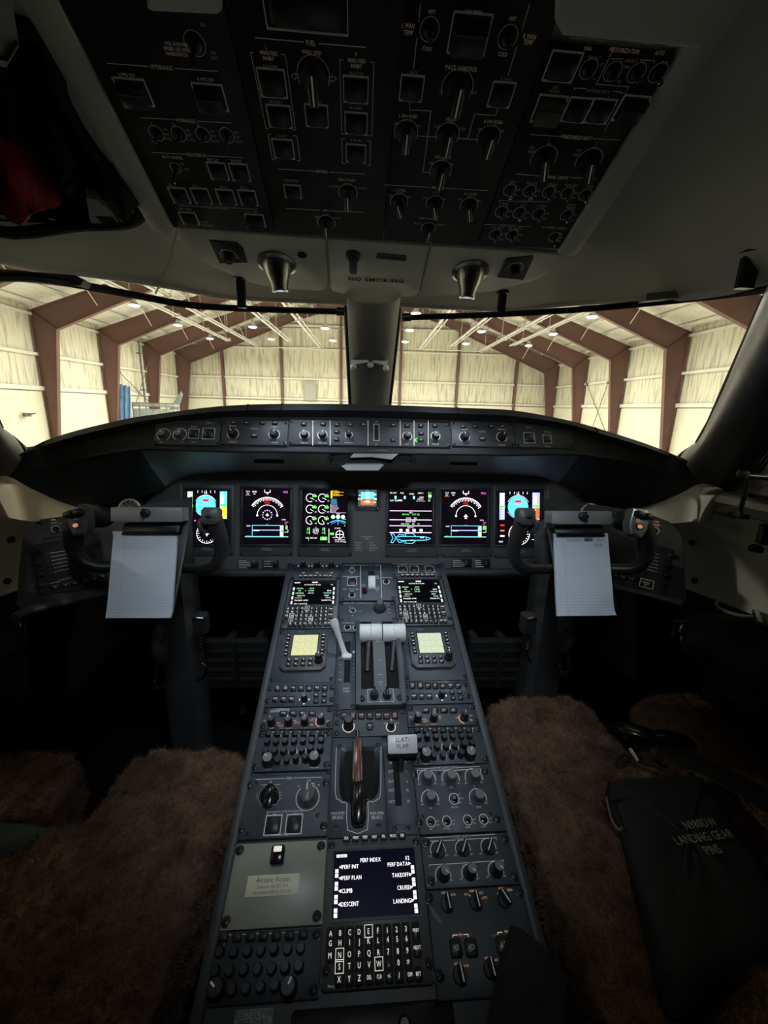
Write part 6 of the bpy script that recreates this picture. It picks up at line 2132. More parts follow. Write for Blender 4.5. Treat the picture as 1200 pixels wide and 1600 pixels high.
b = MB(); b.prism(q[::-1], m.t, m.t + .0008, 'void'); b.build('rocker_recess', m.root)
b = MB(); b.box(-.008, .008, -.017, .017, 0, .007, 'black_gloss', .003); b.tube([(-.011, -.008, .004), (-.013, 0, .006), (-.011, .008, .004)], .0022, 'black_gloss', 8); b.tube([(.011, -.008, .004), (.013, 0, .006), (.011, .008, .004)], .0022, 'black_gloss', 8); u, v = m.p(*Z8(333, 315)); b.build('aileron_rocker', m.root, (u, v, m.t))
px, py = Z8(660, 320); m.arc(px, py, 18, 1.0, 0, 360, 'print_dim'); m.arc(px, py, 20.5, 1.4, 62, 108)
b = MB(); b.lathe([(.0160, 0), (.0160, .004), (.0140, .008), (.0125, .020), (.011, .021)], 'knob_grey', 28); b.box(-.0075, .0075, -.015, .013, .008, .026, 'knob_grey', .003); b.box(-.0009, .0009, .002, .012, .0262, .0266, 'white_print'); u, v = m.p(px, py); b.build('rudder_trim_knob', m.root, (u, v, m.t))
for x, y in ((368, 558), (545, 550)): px, py = Z8(x, y); m.part('push_button', me_key(.0215, .0225, .004), px, py); m.part('button_frame', me_frame(.026, .0275, .003, .0011, 'white_print'), px, py)
for x, y in ((170, 215), (818, 195), (100, 595), (797, 565)): m.part('screw', me_screw(.0052), *Z8(x, y), rot=random.random() * 3)
for x, y in ((232, 192), (152, 630), (745, 470)): m.part('screw', me_screw(.0026), *Z8(x, y))
m.done()

# ---- olive cover plate with sticker
m = ped('L', 1318, 1452, 'smooth olive grey cover plate with lit latch on the left of the pedestal', name='cover_plate', cat='cover', mat='panel_olive', px=425)
px, py = 435, 1341; m.part('latch_body', me_key(.020, .024, .010, 'black_gloss'), px, py)
b = MB(); b.box(-.006, .006, 0, .007, .010, .0112, 'lit_white', .001); u, v = m.p(px, 1337); b.build('latch_lamp', m.root, (u, v, m.t))
m.screws(.0052, .008); m.done()
u0_, v1_ = PED.px(389, 1371); u1_, v0_ = PED.px(466, 1400)
m2 = Mod(PED, (u0_, u1_, v0_, v1_), 'sticker', 'cream sticker reading Aircare Access with two phone numbers on the olive plate', 'sticker', 'sticker', .0004, base=.0065, ch=.0001)
m2.root.children[0].name = 'label_sheet'
hh = (v1_ - v0_)
m2.text_uv('Aircare Access', 0, hh * .26, .0058, 'ink', sx=.85); m2.text_uv('Domestic 360-753-7575', 0, -hh * .06, .0036, 'ink', sx=.8); m2.text_uv('International 001-360-753-7575', 0, -hh * .31, .0036, 'ink', sx=.74); m2.done()
u0_, v1_ = PED.px(368, 1578); u1_, v0_ = PED.px(424, 1603)
m2 = Mod(PED, (u0_, u1_, v0_, v1_), 'placard', 'pale green placard ELECT DC PWR EMER OVRD at the pedestal foot', 'placard', 'sticker_green', .0006, base=-.003, ch=.0001)
m2.text_uv('ELECT DC PWR', 0, (v1_ - v0_) * .22, .0058, 'ink', sx=.70); m2.text_uv('EMER OVRD', 0, -(v1_ - v0_) * .25, .0058, 'ink', sx=.74); m2.done()

# ---- cockpit lights panels
Z7 = lambda x, y: (620 + x / 6, 1180 + y / 6)
m = ped('R', 1197, 1304, 'upper cockpit lights panel with five round dimmers and small toggles', px=720)
for sg in (((188, 146), (395, 134)), ((560, 132), (768, 122)), ((190, 195), (190, 160), (440, 155)), ((520, 158), (778, 145), (780, 175))): m.line([Z7(*q) for q in sg], .9)
m.text('COCKPIT LIGHTS', *Z7(478, 133), 3.4); m.text('INTEGRAL', *Z7(483, 160), 2.8)
for x, y, t in ((280, 240, 'L'), (500, 238, 'CTR'), (716, 228, 'R'), (308, 430, 'OH'), (755, 420, 'DOME')):
    px, py = Z7(x, y); m.part('dimmer_knob', me_knob(.0088, .018, cap='knob_cap', mat='knob_grey', pointer=False), px, py); m.arc(px, py, 13.3, 1.1, -15, 195); m.text('DIM', px - 12, py + 8, 2.4); m.text('BRT', px + 13, py + 7, 2.4); m.text(t, px + 1, py + 13.5, 2.6)
px, py = Z7(532, 425); m.toggle(px, py, .007, .014, .4, -.6, 'chrome'); m.arc(px, py, 7.5, 1.1, 0, 360); m.text('ON', px + 7, py - 7, 2.4); m.text('AUTO', px + 11, py - 1, 2.4); m.text('OFF', px + 9, py + 6, 2.4); m.text('MASTER', px + 1, py + 13, 2.6)
for x, y, t, a in ((317, 640, 'PNL', 'BRT|DIM'), (465, 632, 'EYE REF', 'ON|OFF'), (660, 622, 'WHEEL', 'BRT|DIM'), (808, 615, 'FLOOR', 'ON|OFF')):
    px, py = Z7(x, y); m.toggle(px, py, .0058, .011, .3, -1.2, 'chrome'); m.arc(px, py, 6.8, 1.0, 0, 360); m.text(t, px, py + 11.5, 2.5)
    for k, l in enumerate(a.split('|')): m.text(l, px + 10.5, py - 1 + k * 6, 2.3)
for x, y in ((157, 192), (823, 165), (205, 645), (930, 612)): m.part('screw', me_screw(.0050), *Z7(x, y), rot=random.random() * 3)
for x, y in ((390, 188), (592, 182), (238, 592), (870, 563)): m.part('screw', me_screw(.0026), *Z7(x, y))
m.done()
Z9 = lambda x, y: (640 + x / 5.517, 1290 + y / 5.517)
m = ped('R', 1305.5, 1388.5, 'lower cockpit lights panel with three bar knobs and three tall knobs', px=730)
for sg in (((128, 120), (345, 110)), ((520, 100), (730, 88)), ((135, 165), (135, 150), (390, 137)), ((470, 132), (740, 118), (742, 138)), ((165, 362), (165, 352), (440, 338)), ((490, 333), (800, 312), (802, 325))): m.line([Z9(*q) for q in sg], .9)
m.text('COCKPIT LIGHTS', *Z9(432, 105), 3.4); m.text('FLOOD', *Z9(432, 133), 2.8); m.text('SPOT', *Z9(464, 336), 2.8)
for i, (x, y, t) in enumerate(((240, 225, 'L'), (455, 215, 'CTR'), (673, 202, 'R'))):
    px, py = Z9(x, y); m.part('selector_knob', me_bar(.0105, .015, line='white_print'), px, py, -.55); m.arc(px, py, 11.5, 1.1, -15, 200); m.text('OFF', px - 12, py + 9.5, 2.4); m.text('BRT', px + 14, py + 8, 2.4); m.text(t, px + 1, py + 12.5, 2.6)
for i, (x, y, t) in enumerate(((285, 445, 'L'), (510, 430, 'CTR'), (738, 408, 'R'))):
    px, py = Z9(x, y); m.part('dimmer_knob', me_knob(.0082, .026, cap='knob_cap', mat='knob'), px, py, -2.3); m.arc(px, py, 12, 1.1, -15, 200); m.text('DIM', px - 13, py + 8, 2.4); m.text('BRT', px + 13.5, py + 7, 2.4); m.text(t, px + 1, py + 10.5, 2.6)
m.screws(.0050, .008); m.done()
m = ped('R', 1389.5, 1562, 'reversion panel with glowing orange legends at the right foot of the pedestal', px=750)
for i, (x, y, l, t) in enumerate(((320, 690, 'NORM|ALTN', 'MDS'), (565, 675, 'ALT1|NORM|ALT2|ALT3', 'IRS'), (805, 650, 'ALTN|NORM', 'ADC'), (430, 1300, 'NORM|ALTN', 'DSP'), (690, 1250, 'NORM|ALT', 'DSP'))):
    px, py = Z9(x, y); m.part('selector_knob', me_bar(.0095, .018, line='white_print', mat='black'), px, py, .1 if i != 2 else .5); m.text(t, px + 1.5, py + 11, 2.6, 'lit_orange')
    for k, w_ in enumerate(l.split('|')):
        dx, dy = [(-5, -18), (9, -15), (-16, -15), (14, -10)][k] if i != 1 else [(-15, -13), (-6, -18), (8, -15), (14, -8)][k]
        m.text(w_, px + dx, py + dy, 2.7, 'lit_orange')
m.line([Z9(510, 612), Z9(528, 632)], .8, 'lit_key'); m.line([Z9(598, 655), Z9(618, 642)], .8, 'lit_key'); m.line([Z9(748, 595), Z9(768, 615)], .8, 'lit_key')
for x, y, t in ((390, 1070, 'HSI'), (520, 1065, 'ADI'), (790, 1045, 'AP')): m.key(*Z9(x, y), .0165, .0185, t, 'print_dim', t=.006)
m.text('PFD1', *Z9(432, 953), 3, 'lit_orange'); m.line([Z9(368, 972), Z9(368, 955), Z9(405, 953)], .9, 'lit_key'); m.line([Z9(460, 950), Z9(498, 948), Z9(500, 968)], .9, 'lit_key'); m.text('PFD2', *Z9(830, 925), 3, 'lit_orange'); m.line([Z9(752, 950), Z9(752, 932), Z9(790, 930)], .9, 'lit_key')
b = MB(); b.poly([m.p(*Z9(*p)) for p in ((165, 690), (230, 760), (290, 880), (250, 850), (190, 780))], m.t + .0003, 'scuff_light'); b.poly([m.p(*Z9(*p)) for p in ((680, 960), (740, 940), (810, 950), (790, 985), (720, 975))], m.t + .0003, 'scuff_light'); b.build('worn_paint', m.root, smooth=0)
for x, y in ((160, 635), (940, 580), (250, 1310), (1030, 1240)): m.part('screw', me_screw(.0056), *Z9(x, y), rot=random.random() * 3)
m.done()
# opening at the very foot of the pedestal
u0_, v1_ = PED.px(455, 1577); u1_, v0_ = PED.px(715, 1620)
m = Mod(PED, (u0_, u1_, v0_, v1_), 'foot_tray', 'black recessed tray at the very foot of the pedestal with a red lens', 'tray', 'black', .002, base=-.004, ch=.004)
b = MB(); b.lathe([(.008, 0), (.008, .003), (.005, .006)], 'red_light', 16); u, v = m.p(632, 1600); b.build('red_lens', m.root, (u, v, m.t)); m.done()

# ================================================================== overhead panel
OVX = lambda px, py: OVH.px(px, py)
DIV = [-0.303, -0.1365, 0.0450, 0.2085, 0.3560]     # column borders, cockpit x


def ovh(i, py0, py1, label, cx=None):
    u0, u1 = DIV[i] - XM + .001, DIV[i + 1] - XM - .001
    cx = cx or (330, 510, 690, 860)[i]
    v0 = 0.0008 if py1 is None else OVX(cx, py1)[1]
    return Mod(OVH, (u0, u1, v0, OVX(cx, py0)[1]), 'overhead_panel', label, 'panel', 'panel_overhead', .004, 'black overhead switch panels', base=.001)


def opush(m, px, py, w=.027, h=.027, guard=False, gl=False):
    o = m.part('push_button', me_key(w * .86, h * .86, .006, 'key'), px, py)
    m.part('button_frame', me_frame(w, h, .0022, .0010, 'print_dim'), px, py)
    if guard:
        b = MB(); b.box(-w * .44, w * .44, -h * .46, h * .46, .006, .011, 'knob' if not gl else 'sticker_guard', .002); b.box(-w * .42, w * .42, h * .10, h * .16, .011, .0125, 'knob_grey'); u, v = m.p(px, py); b.build('guard_flap', m.root, (u, v, m.t))
    return o


def osel(m, px, py, r=.0135, h=.019, rot=0.0, lab=None, ticks=()):
    m.part('selector_knob', me_bar(r, h, 'knob', 'print_warm'), px, py, rot)
    m.arc(px, py, r / m.sc(px, py) * 1.13, 1.0, -30, 210, 'print_dim')
    for t, dx, dy in ticks: m.text(t, px + dx, py + dy, 4.0, 'print_warm')


def otog(m, px, py, L=.016, ring=7, r=.0048, tilt=-.12):
    n = m.toggle(px, py, r, L, tilt, 0, 'knob')
    b = MB(); b.tube([(.0021 * math.cos(a), .0021 * math.sin(a), L * .97) for a in np.linspace(0, 2 * math.pi, 17)[:-1]], .0006, 'chrome', 6, closed=True)
    lv = n.children[0]
    obj('lever_tip', cached(('tip', L), lambda: b.mesh('lever_tip')), lv)
    m.arc(px, py, ring, .9, 0, 360, 'print_dim')


M('sticker_guard', (0.10, 0.11, 0.05), .4)
T = 4.2
# column 1
m = ovh(0, -150, None, 'left overhead panel with hydraulic and electrical switches')
m.line([(168, 93), (233, 98)], 1.2, 'print_dim'); m.line([(274, 101), (340, 105.5)], 1.2, 'print_dim'); m.text('HYDRAULIC', 254, 99.5, 5.6, 'print_warm')
for t, y in (('FOR AVIATION', 63), ('OPNER USE ONLY', 71), ('HANDSWITCH', 79)): m.text(t, 277, y, 4.6, 'print_warm')
otog(m, 305, 62, .030, 16, .008); m.text('ON', 317, 33, 4.5, 'print_dim'); m.text('OFF', 334, 77, 4.5, 'print_dim'); m.text('DISC', 336, 85, 4.5, 'print_dim')
m.text('L HYD SOV', 199, 111, 4.5, 'print_warm'); m.text('R HYD SOV', 322, 118.5, 4.5, 'print_warm')
opush(m, 210, 138, .036, .028, True); opush(m, 329, 146, .036, .028, True)
m.line([(221, 178.5), (273, 181.5)], 1.1, 'print_dim'); m.text('HYDRAULIC', 291, 183, 5.0, 'print_warm'); m.line([(309, 184), (362, 187)], 1.1, 'print_dim')
for px, t in ((245, '3'), (280, '3A'), (318, '3B'), (355, '3')):
    otog(m, px, 203 + (px - 245) * .03, .016, 11, .005); m.text(t, px - 8, 187.5 + (px - 245) * .04, 4, 'print_dim')
    for k, l in enumerate(('ON', 'OFF', 'AUTO')): m.text(l, px + 14 + k * 2.5, 197 + k * 7.5 + (px - 245) * .04, 3.6, 'print_dim')
m.line([(238, 233), (291, 236)], 1.1, 'print_dim'); m.text('ELECTRICAL', 308, 237, 5.0, 'print_warm'); m.line([(325, 238.5), (379, 241)], 1.1, 'print_dim')
m.text('BATT MASTER', 270, 241, T, 'print_warm'); m.text('EXT AC', 333, 245, T, 'print_warm'); m.text('EXT DC', 370, 247, T, 'print_warm'); otog(m, 275, 257, .027, 8, .006)
m.text('ON', 285, 251, 3.8, 'print_dim'); m.text('OFF', 292, 260, 3.8, 'print_dim')
for px, py in ((341, 262), (375, 264), (281, 300), (315, 301), (354, 303), (388, 304)): opush(m, px, py, .026, .025)
for t, px, py in (('GEN 1', 269, 283.5), ('GEN 2', 307, 285.5), ('GEN 3', 349, 287.5), ('GEN 4', 382, 289), ('APU GEN', 290, 322), ('RAT GEN', 393, 326.5), ('PUSH OFF/RESET', 340, 320)): m.text(t, px, py, T, 'print_dim')
m.line([(279, 316), (320, 318.5)], .9, 'print_dim'); m.line([(360, 320), (403, 322.5)], .9, 'print_dim'); m.text('PUSH', 321, 343, 3.4, 'print_dim'); m.text('OFF/RESET', 326, 348, 3.4, 'print_dim')
opush(m, 296, 336, .026, .022); opush(m, 399, 340, .030, .024, True)
m.done()
# column 2
m = ovh(1, -150, None, 'fuel and engine overhead panel with the wing transfer knob')
opush(m, 478, 3, .086, .040); m.text('PUSH TO MUTE', 481, 38, 5, 'print_dim'); m.line([(434, 35), (459, 37)], 1, 'print_dim'); m.line([(505, 40), (530, 42)], 1, 'print_dim')
m.line([(400, 53), (474, 59.5)], 1.4, 'print_dim'); m.text('FUEL', 486, 61, 6.5, 'print_warm'); m.line([(499, 62), (571, 68)], 1.4, 'print_dim')
for t, px, py, h in (('L', 416, 68, 5), ('WING FEED', 420, 77, 5), ('INHIBIT', 420, 85.5, 5), ('AUX PUMP', 422, 98, 4.2), ('WING XFER', 487, 76, 5.2), ('AUTO', 488, 86, 4.4), ('R', 557, 79, 5), ('WING FEED', 557, 89, 5), ('INHIBIT', 557, 97.5, 5), ('AUX PUMP', 557, 109, 4.2), ('PRI PUMPS', 431, 154, 4), ('XFEED SOV', 493.5, 153.5, 4), ('PRI PUMPS', 556.5, 164, 4), ('L RECIRC', 440, 207, 4), ('R RECIRC', 557, 214.5, 4), ('ENGINE', 503, 263, 5), ('IGNITION', 455, 277.5, 4.4), ('ENG START', 543, 276.5, 4.6), ('AUTO', 543, 283, 4), ('L CRANK', 521, 286.5, 3.8), ('R CRANK', 565, 289, 3.8), ('APU', 509, 324.5, 4.6), ('RUN', 509, 331, 3.6), ('OFF', 494.5, 334.5, 3.6), ('START', 527, 336.5, 3.6)): m.text(t, px, py, h, 'print_warm' if h > 4.5 else 'print_dim')
for seg in (((396, 76), (392, 76), (416, 196), (420, 196)), ((440, 79), (446, 80), (462, 198), (458, 198)), ((536, 88), (531, 87), (534, 204), (538, 204)), ((579, 91), (584, 92), (581, 207), (576, 207)), ((423, 205), (419, 205), (426, 244), (430, 245)), ((459, 207), (464, 207), (469, 246), (465, 246)), ((538, 212), (534, 212), (535, 250), (539, 251)), ((574, 215), (579, 216), (578, 254), (574, 253))): m.line(seg, 1.1, 'print_dim')
for px, py, w, h in ((426, 124, .032, .0285), (437, 176, .030, .0255), (495, 175, .029, .0255), (556, 134, .030, .027), (556.5, 187, .029, .0255), (443, 227, .028, .025), (556, 234, .027, .024), (457.5, 294, .025, .021)): opush(m, px, py, w, h)
osel(m, 490, 112, .0165, .026); osel(m, 543.5, 297, .0125, .022); osel(m, 510, 344, .0125, .022)
for s_, x in ((-1, 462), (1, 519)): m.line([(x + s_ * 7, 115 + s_ * 2), (x, 110 + s_ * 2), (x, 113 + s_ * 2), (x - s_ * 7, 113 + s_ * 2), (x - s_ * 7, 118 + s_ * 2), (x, 118 + s_ * 2), (x, 121 + s_ * 2)], .9, 'print_dim', True)
m.line([(435, 259), (492, 262.5)], 1.1, 'print_dim'); m.line([(515, 264), (570, 267)], 1.1, 'print_dim'); m.line([(447, 321), (500, 324)], 1.1, 'print_dim'); m.line([(516, 325), (567, 327.5)], 1.1, 'print_dim')
m.done()
# column 3
m = ovh(2, -150, None, 'bleed air and anti-ice overhead panel with pack control knob')
for seg in (((657, 0), (654, 28)), ((651, 54), (646, 103)), ((827, 0), (815, 42)), ((807, 67), (793, 113)), ((640, 153), (640, 166), (673, 168), (661, 264), (672, 265)), ((778, 162), (774, 175), (741, 173), (731, 211)), ((652, 207), (683, 209)), ((715, 211), (746, 213))): m.line(seg, 1.2, 'print_dim')
for t, px, py, h in (('L MAN', 638, 34, 6), ('TEMP', 638, 45, 6), ('R MAN', 827, 51, 6), ('TEMP', 825, 60, 6), ('HOT', 675, 12, 5), ('COLD', 667, 70, 5), ('HOT', 801, 23, 5), ('COLD', 785, 79, 5), ('AUX PRESS', 739, 13, 5), ('PACK CONTROL', 721, 101, 6), ('NORM', 720, 108, 4.6), ('LO', 690, 136, 4.4), ('HIGH', 740, 139, 4.4), ('L PACK', 645, 107.5, 4.4), ('R PACK', 791, 118, 4.4), ('L ENG BLEED', 638, 176, 4.6), ('AUTO', 637, 183, 4), ('OFF', 618, 188, 3.8), ('ON', 654, 191, 3.8), ('XBLEED', 705, 181, 4.6), ('AUTO', 704, 187, 4), ('CLSD', 683, 192, 3.8), ('OPEN', 722, 196, 3.8), ('R ENG BLEED', 771, 185, 4.6), ('AUTO', 769, 192, 4), ('OFF', 749, 197, 3.8), ('ON', 784, 199, 3.8), ('APU BLEED', 692, 240.5, 4.6), ('AUTO', 692, 246, 4), ('OFF', 674, 250, 3.8), ('ON', 706, 252, 3.8), ('ANTI ICE', 684, 288.5, 4.6), ('L COWL', 625, 292.5, 4.6), ('AUTO', 625, 297.5, 3.8), ('OFF', 609, 301, 3.6), ('ON', 639, 302.5, 3.6), ('WING', 681, 296, 4.2), ('AUTO', 681, 301, 3.8), ('OFF', 664, 304.5, 3.6), ('ON', 694, 306, 3.6), ('R COWL', 736, 298.5, 4.6), ('AUTO', 735, 303.5, 3.8), ('OFF', 719, 307, 3.6), ('ON', 748, 309, 3.6), ('WING XBLEED', 667, 337, 3.8), ('FROM L', 653, 344.5, 3.4), ('FROM R', 688, 347, 3.4)): m.text(t, px, py, h, 'print_warm' if h > 4.5 else 'print_dim')
otog(m, 671, 40, .014, 15, .007); otog(m, 793, 52, .014, 15, .007); opush(m, 733, 47, .042, .034, True)
opush(m, 643, 132, .028, .026); opush(m, 783, 142, .028, .026)
osel(m, 714, 132, .0165, .026)
for px, py in ((634.5, 202), (699, 206), (763, 210), (688, 262)): osel(m, px, py, .0135, .021)
m.line([(600, 284), (671, 288)], 1.1, 'print_dim'); m.line([(697, 289.5), (762, 293)], 1.1, 'print_dim')
for px, py, r_ in ((623.5, 311, .35), (679, 314, .35), (732.5, 317, .35)): osel(m, px, py, .0120, .020, r_)
osel(m, 669, 353, .0105, .018)
m.done()
# column 4
m = ovh(3, 66, None, 'right overhead panel with pressurization, windshield heat and exterior light switches')
for seg in (((891, 53), (908, 54.5)), ((928, 56), (945, 58)), ((1004, 62), (1022, 64)), ((1041, 65.5), (1056, 67)), ((959, 68), (931, 126), (982, 130), (944, 200)), ((897, 135), (897, 132), (915, 133)), ((958, 137), (972, 139), (970, 142)), ((955, 86), (972, 86)), ((1000, 88), (1022, 89), (1021, 93))): m.line(seg, 1.1, 'print_dim')
for t, px, py, h in (('MAN', 918, 70, 5), ('PRESSURIZATION', 975, 73, 5.6), ('AUTO', 1030, 77, 5), ('AUTO', 898, 80, 4.5), ('MAN', 896, 86, 4.5), ('MAN ALT', 928, 84, 4.2), ('LDG ELEV', 986, 89, 4.2), ('RATE', 1038, 92, 4.2), ('UP', 939, 95, 3.8), ('DN', 927, 118, 3.8), ('MAN', 979, 99, 3.8), ('FMS', 966, 122, 3.8), ('HIGH', 1049, 103, 3.8), ('NORM', 1036, 126, 3.8), ('OUTFLOW VALVE', 934, 137, 4), ('1', 909, 143, 4), ('2', 950, 147, 4), ('DITCHING', 1000, 147, 4), ('EMER', 868, 131, 4), ('DEPRESS', 866, 137, 4), ('WINDSHIELD HEAT', 900, 209.5, 5.4), ('L', 858, 214, 4.4), ('ON', 857, 220.5, 4.2), ('OFF/', 831, 226, 4.2), ('RESET', 830, 232, 4.2), ('R', 932, 219, 4.4), ('ON', 928, 225.5, 4.2), ('OFF/', 904, 230, 4.2), ('RESET', 901, 237, 4.2), ('EXTERNAL LIGHTS', 865, 272, 5), ('NAV', 801, 279.5, 3.8), ('BEACON', 831, 281.5, 3.8), ('STROBE', 863, 283.5, 3.8), ('WING INSP', 892, 285, 3.8), ('LOGO', 921, 287, 3.8), ('LANDING', 817, 310, 4), ('L WING', 788, 314, 3.6), ('NLG', 817, 316, 3.6), ('R WING', 846, 317.5, 3.6), ('RECOG/', 893, 315.5, 3.6), ('MASTER', 892, 320, 3.6), ('PASS SIGNS', 793, 348, 4.4), ('NO SMKG', 778, 351.5, 3.6), ('SEAT BELTS', 804, 353, 3.6), ('EMER LIGHTS', 871, 352, 4.4)): m.text(t, px, py, h, 'print_warm' if h > 4.8 else 'print_dim')
opush(m, 878, 98, .036, .028); opush(m, 857, 165, .036, .030, True, True); opush(m, 901, 166, .030, .027); opush(m, 937, 168, .030, .027); opush(m, 985, 164, .034, .028, True)
for px, py in ((919, 102), (957, 106), (994, 108), (1027, 108)): otog(m, px, py, .014, 13, .007)
m.line([(829, 205), (874, 208)], 1.1, 'print_dim'); m.line([(926, 211), (968, 214)], 1.1, 'print_dim'); osel(m, 849, 243, .0155, .024, .35); osel(m, 919, 247, .0155, .024, .35)
m.line([(806, 267), (842, 270)], 1.1, 'print_dim'); m.line([(891, 272.5), (931, 274.5)], 1.1, 'print_dim'); m.line([(756, 346), (780, 347.5)], 1, 'print_dim'); m.line([(808, 349), (829, 350)], 1, 'print_dim'); m.line([(847, 350.5), (859, 351)], 1, 'print_dim'); m.line([(888, 353), (898, 353.5)], 1, 'print_dim'); m.line([(780, 311), (780, 308.5), (807, 310)], .9, 'print_dim'); m.line([(828, 310), (855, 311)], .9, 'print_dim')
for px, py in ((796, 292), (827, 293.5), (857, 295), (886, 297), (914, 299.5), (783, 326), (811, 328), (841, 329.5), (885, 331.5), (773.5, 362), (800, 363)):
    otog(m, px, py, .013, 9.5, .0048); m.text('OFF', px + 14, py, 3.2, 'print_dim'); m.text('ON', px + 9, py + 8, 3.2, 'print_dim')
otog(m, 865.5, 366, .019, 8.5, .0048); m.text('ON', 876, 361, 3.4, 'print_dim'); m.text('OFF', 876, 367, 3.4, 'print_dim'); m.text('ARM', 872, 372, 3.4, 'print_dim')
m.done()
# rolled lining frame along both edges of the overhead panel
for s_, uu in ((-1, DIV[0] - XM), (1, DIV[4] - XM)):
    mb = MB()
    rows = []
    for v in np.linspace(-.006, .40, 24):
        rows.append([(uu + s_ * a, v, b) for a, b in ((-.001, -.004), (.001, .007), (.008, .011), (.026, .010), (.038, .004), (.046, -.008))])
    mb.grid(rows, 'liner')
    o = mb.build('panel_surround', ceiling); o.matrix_world = OVH.mat(0, 0, .001)
# lining blocks that close the panel's upper corners
for pts, lab in (([(868, -60), (866, 20), (878, 42), (1092, 63), (1180, -60)], 'lining block above the right overhead column'), ([(225, -80), (232, 0), (240, 4), (340, 9), (348, 3), (350, -80)], 'lining block above the left overhead column')):
    mb = MB(); P = [OVH.px(*p) for p in pts]
    ar = sum(P[i][0] * P[(i + 1) % len(P)][1] - P[(i + 1) % len(P)][0] * P[i][1] for i in range(len(P)))
    mb.prism(P if ar > 0 else P[::-1], 0, .014, 'liner', .004)
    o = tag(mb.build('lining_block'), 'grey %s' % lab, 'trim'); o.matrix_world = OVH.mat(0, 0, .001)

# ---- console strip between overhead panel and windscreen
BROW = Fr((XM, Y_OV, Z_OV), (1, 0, 0), (0, -1, BROW_SLOPE))


def brow_plate(name, pts, label, mat='liner', th=.005, smoothn=0):
    P = [BROW.px(*p) for p in pts]
    ar = sum(P[i][0] * P[(i + 1) % len(P)][1] - P[(i + 1) % len(P)][0] * P[i][1] for i in range(len(P)))
    if ar < 0: P = P[::-1]
    c = np.mean(P, axis=0)
    r = empty(name, label, 'console', BROW.mat(c[0], c[1], -.004))
    mb = MB(); mb.prism([(p[0] - c[0], p[1] - c[1]) for p in P], 0, th, mat, .0018); mb.build('plate', r)
    return r, c


def bp(c, px, py): u, v = BROW.px(px, py); return u - c[0], v - c[1]


rl, cl = brow_plate('console_plate', [(280, 356), (425, 366), (508, 372), (512, 440), (510, 452), (500, 454), (440, 452), (390, 441), (340, 420), (295, 395), (276, 372)], 'left console plate with map light and dimmer above the left windscreen')
rr_, cr = brow_plate('console_plate', [(675, 383), (760, 388), (868, 396), (894, 400), (870, 420), (830, 440), (770, 455), (700, 462), (660, 463), (656, 455)], 'right console plate with map light and dimmer above the right windscreen')
rc, cc_ = brow_plate('no_smoking_panel', [(512, 372), (671, 383), (655, 452), (650, 461), (640, 464), (530, 458), (519, 454), (516, 446)], 'centre console plate with the NO SMOKING sign above the post')
mb = MB(); b0 = [bp(cc_, *p) for p in ((529, 423), (647, 430))]
mb.line([b0[0], b0[1]], .0009, .0055, 'print_dim')
mb.text('NO SMOKING', *bp(cc_, 588, 436.5), .0112, .0056, 'print_dark', key='b', sx=.98); mb.build('lettering', rc, smooth=0)
mb = MB(); q = [bp(cc_, *p) for p in ((589, 394), (635, 398), (634, 407), (588, 403))]; mb.prism(q if False else q[::-1], .0045, .0062, 'knob_grey', .0006); mb.line([lerp(np.array(q[0]), np.array(q[3]), .5), lerp(np.array(q[1]), np.array(q[2]), .5)], .003, .0065, 'print_dark'); mb.build('data_placard', rc)
mb = MB(); mb.lathe([(.0135, 0), (.0135, .006), (.010, .009)], 'panel_side', 20); u, v = bp(cc_, 552, 397); mb.box(-.0075, .0075, -.036, .0, .006, .016, 'panel_side', .003); mb.build('compass_latch', rc, (u, v, .0045))
for px in (514.5,):
    pass


def map_light(r, c, px, py, lab, aim):
    u, v = bp(c, px, py)
    e = empty('map_light', 'chrome cone map light on the %s console plate' % lab, 'lamp', BROW.mat(c[0] + u, c[1] + v, .001))
    b = MB(); b.lathe([(.036, 0), (.036, .003), (.030, .006), (.0275, .004)], 'lamp_metal', 32); b.build('flange', e)
    inv = e.matrix_world.inverted().to_3x3()
    dirl = (inv @ Vector(aim)).normalized()
    q = dirl.to_track_quat('Z', 'Y')
    b = MB(); b.lathe([(.0285, -.006), (.0275, .004), (.0215, .020), (.0165, .034), (.0155, .043), (.0148, .045), (.0130, .044)], 'lamp_metal', 32, cap=False)
    k = b.build('swivel_cone', e, (0, 0, .002)); k.rotation_mode = 'QUATERNION'; k.rotation_quaternion = q
    b = MB(); b.tube([(.0146 * math.cos(a), .0146 * math.sin(a), .0445) for a in np.linspace(0, 2 * math.pi, 29)[:-1]], .0012, 'chrome', 8, closed=True); b.build('rim', k)
    b = MB(); b.lathe([(.0128, .030), (.0128, .040), (.006, .0425)], 'map_lens', 24); b.build('lens', k)
    ld = bpy.data.lights.new('map_beam', 'SPOT'); ld.energy = MAP_WATTS; ld.color = (.74, .87, 1.0); ld.spot_size = math.radians(68); ld.spot_blend = 1.0; ld.shadow_soft_size = .012
    lo = bpy.data.objects.new('map_beam', ld); COL.objects.link(lo); lo.parent = k; lo.location = (0, 0, .048); lo.rotation_euler = (math.pi, 0, 0)
    return e


M('map_lens', (.6, .6, .6), .15, emit=(.85, .93, 1.0), strength=1.2)
